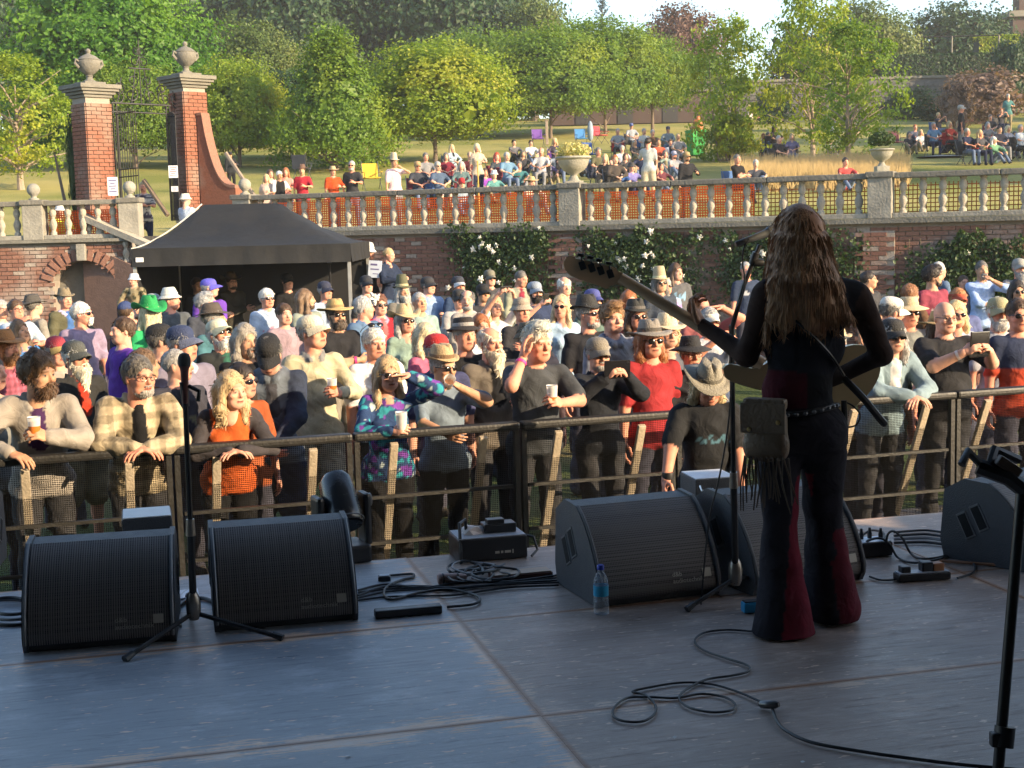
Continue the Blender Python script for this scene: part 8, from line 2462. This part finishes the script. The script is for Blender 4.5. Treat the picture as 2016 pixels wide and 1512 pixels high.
    for k, q in enumerate(pts[14:28]):
        b.lathe([(.009, 0), (.006, .006), (.001, .008)], 8, Matrix.Translation(Vector(q) + Vector((0, -.017, 0))) @ Matrix.Rotation(R(90), 4, 'X'))
    b.build('studs', M_('stud_steel', (.12, .12, .12), .45, .7), be)
    return o
SINGER = singer()
LEA = M_('tan_leather', (.15, .10, .06), .5, 0, .4, 9, .3, 60)
LEA2 = M_('brown_suede', (.06, .04, .026), .85, 0, .4, 20, .3, 90)
bagp = s_org + Vector(L3(1497, 800, -.135))
bag = empty('hip_bag', bagp, R(-28)); bag.scale = (.9, .9, .9); tag(bag, 'brown leather hip bag with flap, studs and long fringe on the singer', 'bag')
V, F = field([(rbox((0, 0, -.125), (.095, .035, .105), None, .03), 1, 0), (ell((0, 0, -.17), (.10, .045, .07)), 1, .03)], .010)
link('pouch', npmesh('pouch', V, F, True), LEA, bag)
fl = MB().prism([(-.048, .02), (-.052, -.04), (-.050, -.105), (-.044, -.112), (-.040, -.04), (-.030, .02)], -.10, .10).build('flap', LEA, bag)
for (x, z) in ((-.06, -.095), (.07, -.06)): MB().lathe([(.011, 0), (.009, .005), (.001, .007)], 10, Matrix.Translation((x, -.052, z)) @ Matrix.Rotation(R(90), 4, 'X')).build('stud', M_('brass_stud', (.55, .38, .15), .3, .9), fl)
MB().bbox((0, -.01, .015), (.19, .06, .05), .015).build('waist_strap', LEA, bag)
g = random.Random(8)
for k in range(26):
    x = -.085 + .008 * k + g.uniform(-.004, .004); ln = .20 + g.uniform(-.03, .05)
    sx = .03 * (x / .1)
    pts = [(x, -.03 - .02 * (k % 3), -.215), (x + sx * .4 + g.uniform(-.01, .01), -.036, -.215 - ln * .5), (x + sx + g.uniform(-.02, .02), -.03 + g.uniform(-.01, .02), -.215 - ln)]
    MB().tube(pts, [.0045, .004, .003], 5).build('fringe_strip', LEA2, bag)
bass = empty('bass_guitar', s_org + Vector(L3(1590, 760, .19))); tag(bass, 'long necked bass guitar held by the singer, pale wooden neck and cream body', 'bass guitar')
bo = Vector(bass.location)
MAPLE = M_('maple_neck', (.82, .55, .32), .45, 0, .25, 6, 0, 60, coat=.3, stretch=(1, 1, 6))
CREAM = M_('cream_body', (.52, .40, .22), .35, 0, .2, 5, coat=.4)
def bp_(px, py, y): return Vector(L3(px, py, y)) + s_org - bo
outl = [(1440, 742), (1452, 733), (1480, 738), (1510, 742), (1560, 712), (1600, 690), (1640, 690), (1672, 705), (1705, 700), (1735, 706), (1757, 732), (1756, 765), (1735, 800), (1700, 830), (1660, 845), (1615, 838), (1580, 815), (1545, 795), (1505, 785), (1465, 772), (1445, 760)]
oc = smooth([bp_(x, y, .20) for x, y in outl] + [bp_(*outl[0], .20)], 3)[:-1]
n = len(oc)
vs = [tuple(p) for p in oc] + [tuple(p + Vector((0, .042, 0))) for p in oc]
fs = [tuple(range(n)), tuple(reversed(range(n, 2 * n)))] + [(i, n + i, n + (i + 1) % n, (i + 1) % n) for i in range(n)]
MB().add(vs, fs).build('body', CREAM, bass)
a, b_ = bp_(1520, 735, .215), bp_(1236, 553, .235)
MB().tube([a, a.lerp(b_, .5), b_], [.030, .027, .0225], 12).build('neck', MAPLE, bass)
d = (b_ - a).normalized(); nrm = Vector((d.z, 0, -d.x))
fb = MB(); T = None
vs = []
for q, w in ((a, .031), (b_, .022)):
    for sg in (-1, 1):
        for yy in (.012, .030): vs.append(q + nrm * sg * w + Vector((0, yy, 0)))
fb.add(vs, [(0, 1, 3, 2), (4, 6, 7, 5), (0, 4, 5, 1), (2, 3, 7, 6), (1, 5, 7, 3), (0, 2, 6, 4)]).build('fingerboard', M_('rosewood', (.05, .03, .02), .6), bass)
hs = [(1262, 563), (1240, 542), (1232, 541), (1228, 533), (1196, 524), (1165, 516), (1148, 513), (1140, 506), (1128, 509), (1122, 520), (1124, 534), (1134, 546), (1155, 556), (1185, 566), (1207, 576), (1212, 574), (1216, 570), (1230, 567), (1248, 572)]
pts_ = [bp_(x, y, .235) for x, y in hs]; n = len(pts_)
MB().add([tuple(p) for p in pts_] + [tuple(p + Vector((0, .016, 0))) for p in pts_], [tuple(range(n)), tuple(reversed(range(n, 2 * n)))] + [(i, n + i, n + (i + 1) % n, (i + 1) % n) for i in range(n)]).build('headstock', MAPLE, bass)
for k, (x, y) in enumerate(((1160, 522), (1179, 527), (1197, 533), (1216, 540))):
    tn = MB().bbox((0, 0, 0), (.026, .012, .036), .004, Matrix.Translation(bp_(x, y + 5, .228)) @ Matrix.Rotation(R(-17), 4, 'Y')).build('tuner', SBK, bass)
    MB().tube([bp_(x, y - 4, .231), bp_(x - 2, y - 14, .231)], .004, 6).bbox((0, 0, 0), (.028, .007, .014), .003, Matrix.Translation(bp_(x - 3, y - 16, .231)) @ Matrix.Rotation(R(10), 4, 'Y')).build('tuner_key', SBK, tn)
for k in range(4):
    o_ = nrm * (.012 * (k - 1.5)) + Vector((0, .036, 0))
    MB().tube([b_ + o_, a + o_, bp_(1640, 790, .25) + nrm * (.018 * (k - 1.5)) * .5], .0013, 4).build('string', CHR, bass)
st1 = MB().tube(smooth([bp_(1668, 760, .05), bp_(1700, 795, .02), bp_(1732, 835, .02), bp_(1747, 852, .03)]), [.015] * 18 + [.013], 8).build('strap', SBK, bass)
MB().tube([bp_(1662, 800, .0), bp_(1664, 850, .0), bp_(1666, 886, .0)], [.012, .012, .010], 8).build('strap_tail', SBK, bass)
MB().tube(smooth([bp_(1505, 600, -.075), bp_(1560, 640, -.115), bp_(1620, 700, -.11), bp_(1660, 750, -.02)]), .006, 6).build('shoulder_strap', SBK, bass)
MB().tube(smooth([bp_(1680, 812, .15), bp_(1695, 820, .12), bp_(1708, 838, .12), bp_(1700, 858, .12), bp_(1680, 862, .13), bp_(1672, 850, .13)]), .004, 6).build('lead', CAB, bass)
# ================================================================== PHOTOGRAPHER IN THE PIT
ph = person('photographer in the pit in camouflage cowboy hat, black tour tee, camera in hand', 1390, 702, 1.76, D=8.95, z0=0.02, res=0, top=(.02, .021, .024), hair='wavy', hc=(.5, .38, .22), hat='cowboy', hatc=(.26, .24, .20), hatc2=(.12, .11, .09), hpitch=.50, hyaw=.1, arms=('low', 'down'), skin='red', build=1.15, yaw=.05, bottom=BK,
            pattern=printed(.02, 1.25, .12, .032, (.07, .15, .20), 7, .1, 150), group=GRPG, targets=((-.34, -.30, .98), (.20, -.22, .92)))
def dslr(label, p, rz):
    root = empty('camera', p, rz); tag(root, label, 'camera')
    MB().bbox((0, 0, 0), (.14, .06, .10), .012).bbox((0, 0, .06), (.05, .05, .03), .008).build('body', BKP, root)
    MB().lathe([(.036, .0), (.038, .05), (.034, .10), (.036, .12)], 16, Matrix.Rotation(R(90), 4, 'X')).build('lens', GLB, root)
dslr('black camera in the hand of the pit photographer', ph.w(-1) + Vector((.02, -.04, -.06)), .5)
for q, (px, py) in enumerate(((1291, 890),)):
    w = ph.loc((-.34, -.30, .98))
    MB().lathe([(.036, -.02), (.038, 0), (.036, .02)], 14, Matrix.Translation(w + Vector((.02, .02, .05)))).build('wristband', BKP)
    tag(bpy.context.scene.objects['wristband'], 'dark leather wristband on the pit photographer', 'wristband')
# ================================================================== THINGS IN HANDS
CUPM = bpy.data.materials.new('plastic_cup'); nt, bb_, out = nodes_of(CUPM)
bb_.inputs['Base Color'].default_value = (.82, .80, .78, 1); bb_.inputs['Roughness'].default_value = .3; bb_.inputs['Transmission Weight'].default_value = .35
BEER = M_('amber_beer', (.55, .16, .03), .2, 0, .15, 20)
BEERP = M_('pale_beer', (.60, .45, .16), .2, 0, .15, 20)
def cup(label, p, beer=BEER, fill=.6, tilt=(0, 0), group='plastic beer cups'):
    root = empty('plastic_cup', p); root.rotation_euler = (tilt[0], tilt[1], 0)
    tag(root, label, 'cup', group)
    MB().lathe([(.030, -.055), (.034, 0), (.0395, .075), (.0415, .078)], 16, cap=False).lathe([(.001, -.054), (.030, -.055)], 16, cap=False).build('cup_wall', CUPM, root)
    if fill: MB().lathe([(.0306, -.053), (.0306 + .009 * fill, -.053 + .125 * fill), (.001, -.053 + .125 * fill)], 16).build('drink', beer, root)
cup('plastic beer cup held by the curly bearded man', W_['curly'].w(1) + Vector((0, -.01, .045)))
cup('plastic beer cup held by the man in beige fleece', W_['fleece'].w(1) + Vector((0, -.01, .04)))
cup('white plastic cup held by the sequin jacket woman', W_['sequin'].w(-1) + Vector((0, -.01, .05)), BEERP, 0)
cup('cup of pale beer held by the bald bearded man', W_['prophet'].w(1) + Vector((0, -.01, .045)), BEERP, .75)
cup('beer cup held by the man with hand on temple', W_['temple'].w(1) + Vector((0, -.01, .045)), BEER, .4)
cup('cup tipped to the mouth of the man in tan trilby', W_['trilby'].w(1) + Vector((-.005, -.03, .02)), BEERP, .3, (R(62), R(20)))
PHN = M_('phone_glass', (.012, .012, .014), .15, 0, .1)
def slab(name, label, p, w, h, t, rz, rx=0, cat='phone'):
    root = MB().bbox((0, 0, 0), (w, t, h), .006).build(name, PHN, None, loc=p, rot=(rx, 0, rz)); tag(root, label, cat, 'phones and tablets held up')
    MB().lathe([(.007, 0), (.006, .002)], 10, Matrix.Translation((w * .38, -t / 2, h * .36)) @ Matrix.Rotation(R(90), 4, 'X')).build('lens', GLB, root)
def between(rec, dz=0.0, dy=0.0):
    return (rec.w(-1) + rec.w(1)) / 2 + Vector((0, dy, dz))
slab('tablet', 'black tablet held up by the man in grey cap', between(W_['tablet'], .03, -.02), .20, .135, .012, W_['tablet'].yaw, .1, 'tablet')
slab('tablet', 'dark tablet held up by the big bald man', between(W_['baldphone'], .04, -.02), .17, .20, .014, W_['baldphone'].yaw, .1, 'tablet')
slab('phone', 'phone held high by the blonde woman in white', between(W_['phoneup'], .03, -.02), .15, .075, .01, W_['phoneup'].yaw)
slab('phone', 'phone held by the bearded man in navy lettered tee', W_['navyphone'].w(-1) + Vector((0, -.03, .04)), .075, .15, .01, W_['navyphone'].yaw)
def band(label, rec, side, mat):
    Rz = Matrix.Rotation(rec.yaw, 4, 'Z'); a, b = rec.wr[side]
    o = MB().tube([rec.base + Rz @ a, rec.base + Rz @ b], .040, 14, cap=False).build('wristband', mat); tag(o, label, 'wristband', 'festival wristbands')
BPK = M_('pink_band', (.75, .05, .25), .5)
band('bright pink wristband on the charcoal tee man', W_['temple'], -1, BPK)
band('pink wristband on the folded arms of the straw hat man', W_['strawman'], -1, BPK)
band('white wristband on the big bald man filming', W_['baldphone'], -1, CUPM)
o = W_['flower'].child('hair_flower', rose_me, ROSE); o.matrix_local = W_['flower'].head @ Matrix.Translation((-.075, -.03, .085)) @ Matrix.Scale(1.5, 4)
o = W_['dadwhite'].child('sunglasses', glasses_mesh('sun'), SUNGL); o.matrix_local = W_['dadwhite'].head @ Matrix.Translation((0, .05, .105)) @ Matrix.Rotation(-.5, 4, 'X') @ Matrix.Diagonal((1.15, 1.1, 1, 1))
p = P(738, 530, 24.8)
pst = MB().bbox((0, 0, 0), (.24, .012, .30), .003).build('poster', M_('pale_poster', (.55, .62, .75), .6, 0, .1), None, loc=p, rot=(R(-8), R(4), R(-12))); tag(pst, 'pale blue poster sheet held by the man on the stairs', 'poster')
MB().bbox((0, -.007, .0), (.15, .004, .02), .001).bbox((.02, -.007, -.08), (.1, .004, .012), .001).bbox((-.02, -.007, .08), (.12, .004, .03), .001).build('print', INK, pst)
ts = empty('light_stand', P(656, 700, 22.6)); ts.location.z = 0; tag(ts, 'tall lamp stand just inside the right side of the tent', 'light stand')
MB().tube([(0, 0, 0), (0, 0, 2.05)], .018, 7).build('pole', SBK, ts)
MB().lathe([(.03, 2.0), (.07, 2.03), (.075, 2.10), (.04, 2.14)], 14).build('lamp_head', M_('lamp_grey', (.25, .25, .25), .4), ts)
for a in range(3): MB().tube([(0, 0, .35), (.35 * math.cos(a * 2.1), .35 * math.sin(a * 2.1), .01)], .012, 6).build('leg', SBK, ts)
tb = empty('folding_table', P(575, 640, 23.2)); tb.location.z = 0; tag(tb, 'blue topped table inside the black tent', 'table')
MB().bbox((0, 0, .95), (1.3, .5, .04), .01).build('tabletop', M_('blue_top', (.06, .13, .36), .6), tb)
for x in (-.6, .6):
    for y in (-.2, .2): MB().tube([(x, y, 0), (x, y, .93)], .015, 6).build('leg', SBK, tb)
# ================================================================== AIR
def make_haze(density):
    m = bpy.data.materials.new('haze_air'); m.use_nodes = True
    nt = m.node_tree; nt.nodes.clear()
    out = nt.nodes.new('ShaderNodeOutputMaterial'); v = nt.nodes.new('ShaderNodeVolumePrincipled')
    v.inputs['Color'].default_value = (.95, .95, .93, 1); v.inputs['Density'].default_value = density; v.inputs['Anisotropy'].default_value = .2
    nt.links.new(v.outputs[0], out.inputs['Volume'])
    o = MB().box((0, 380, 18), (850, 900, 38.5)).build('haze', m)
    tag(o, 'faint evening haze over the whole garden', 'haze', kind='stuff')
make_haze(0.0007)
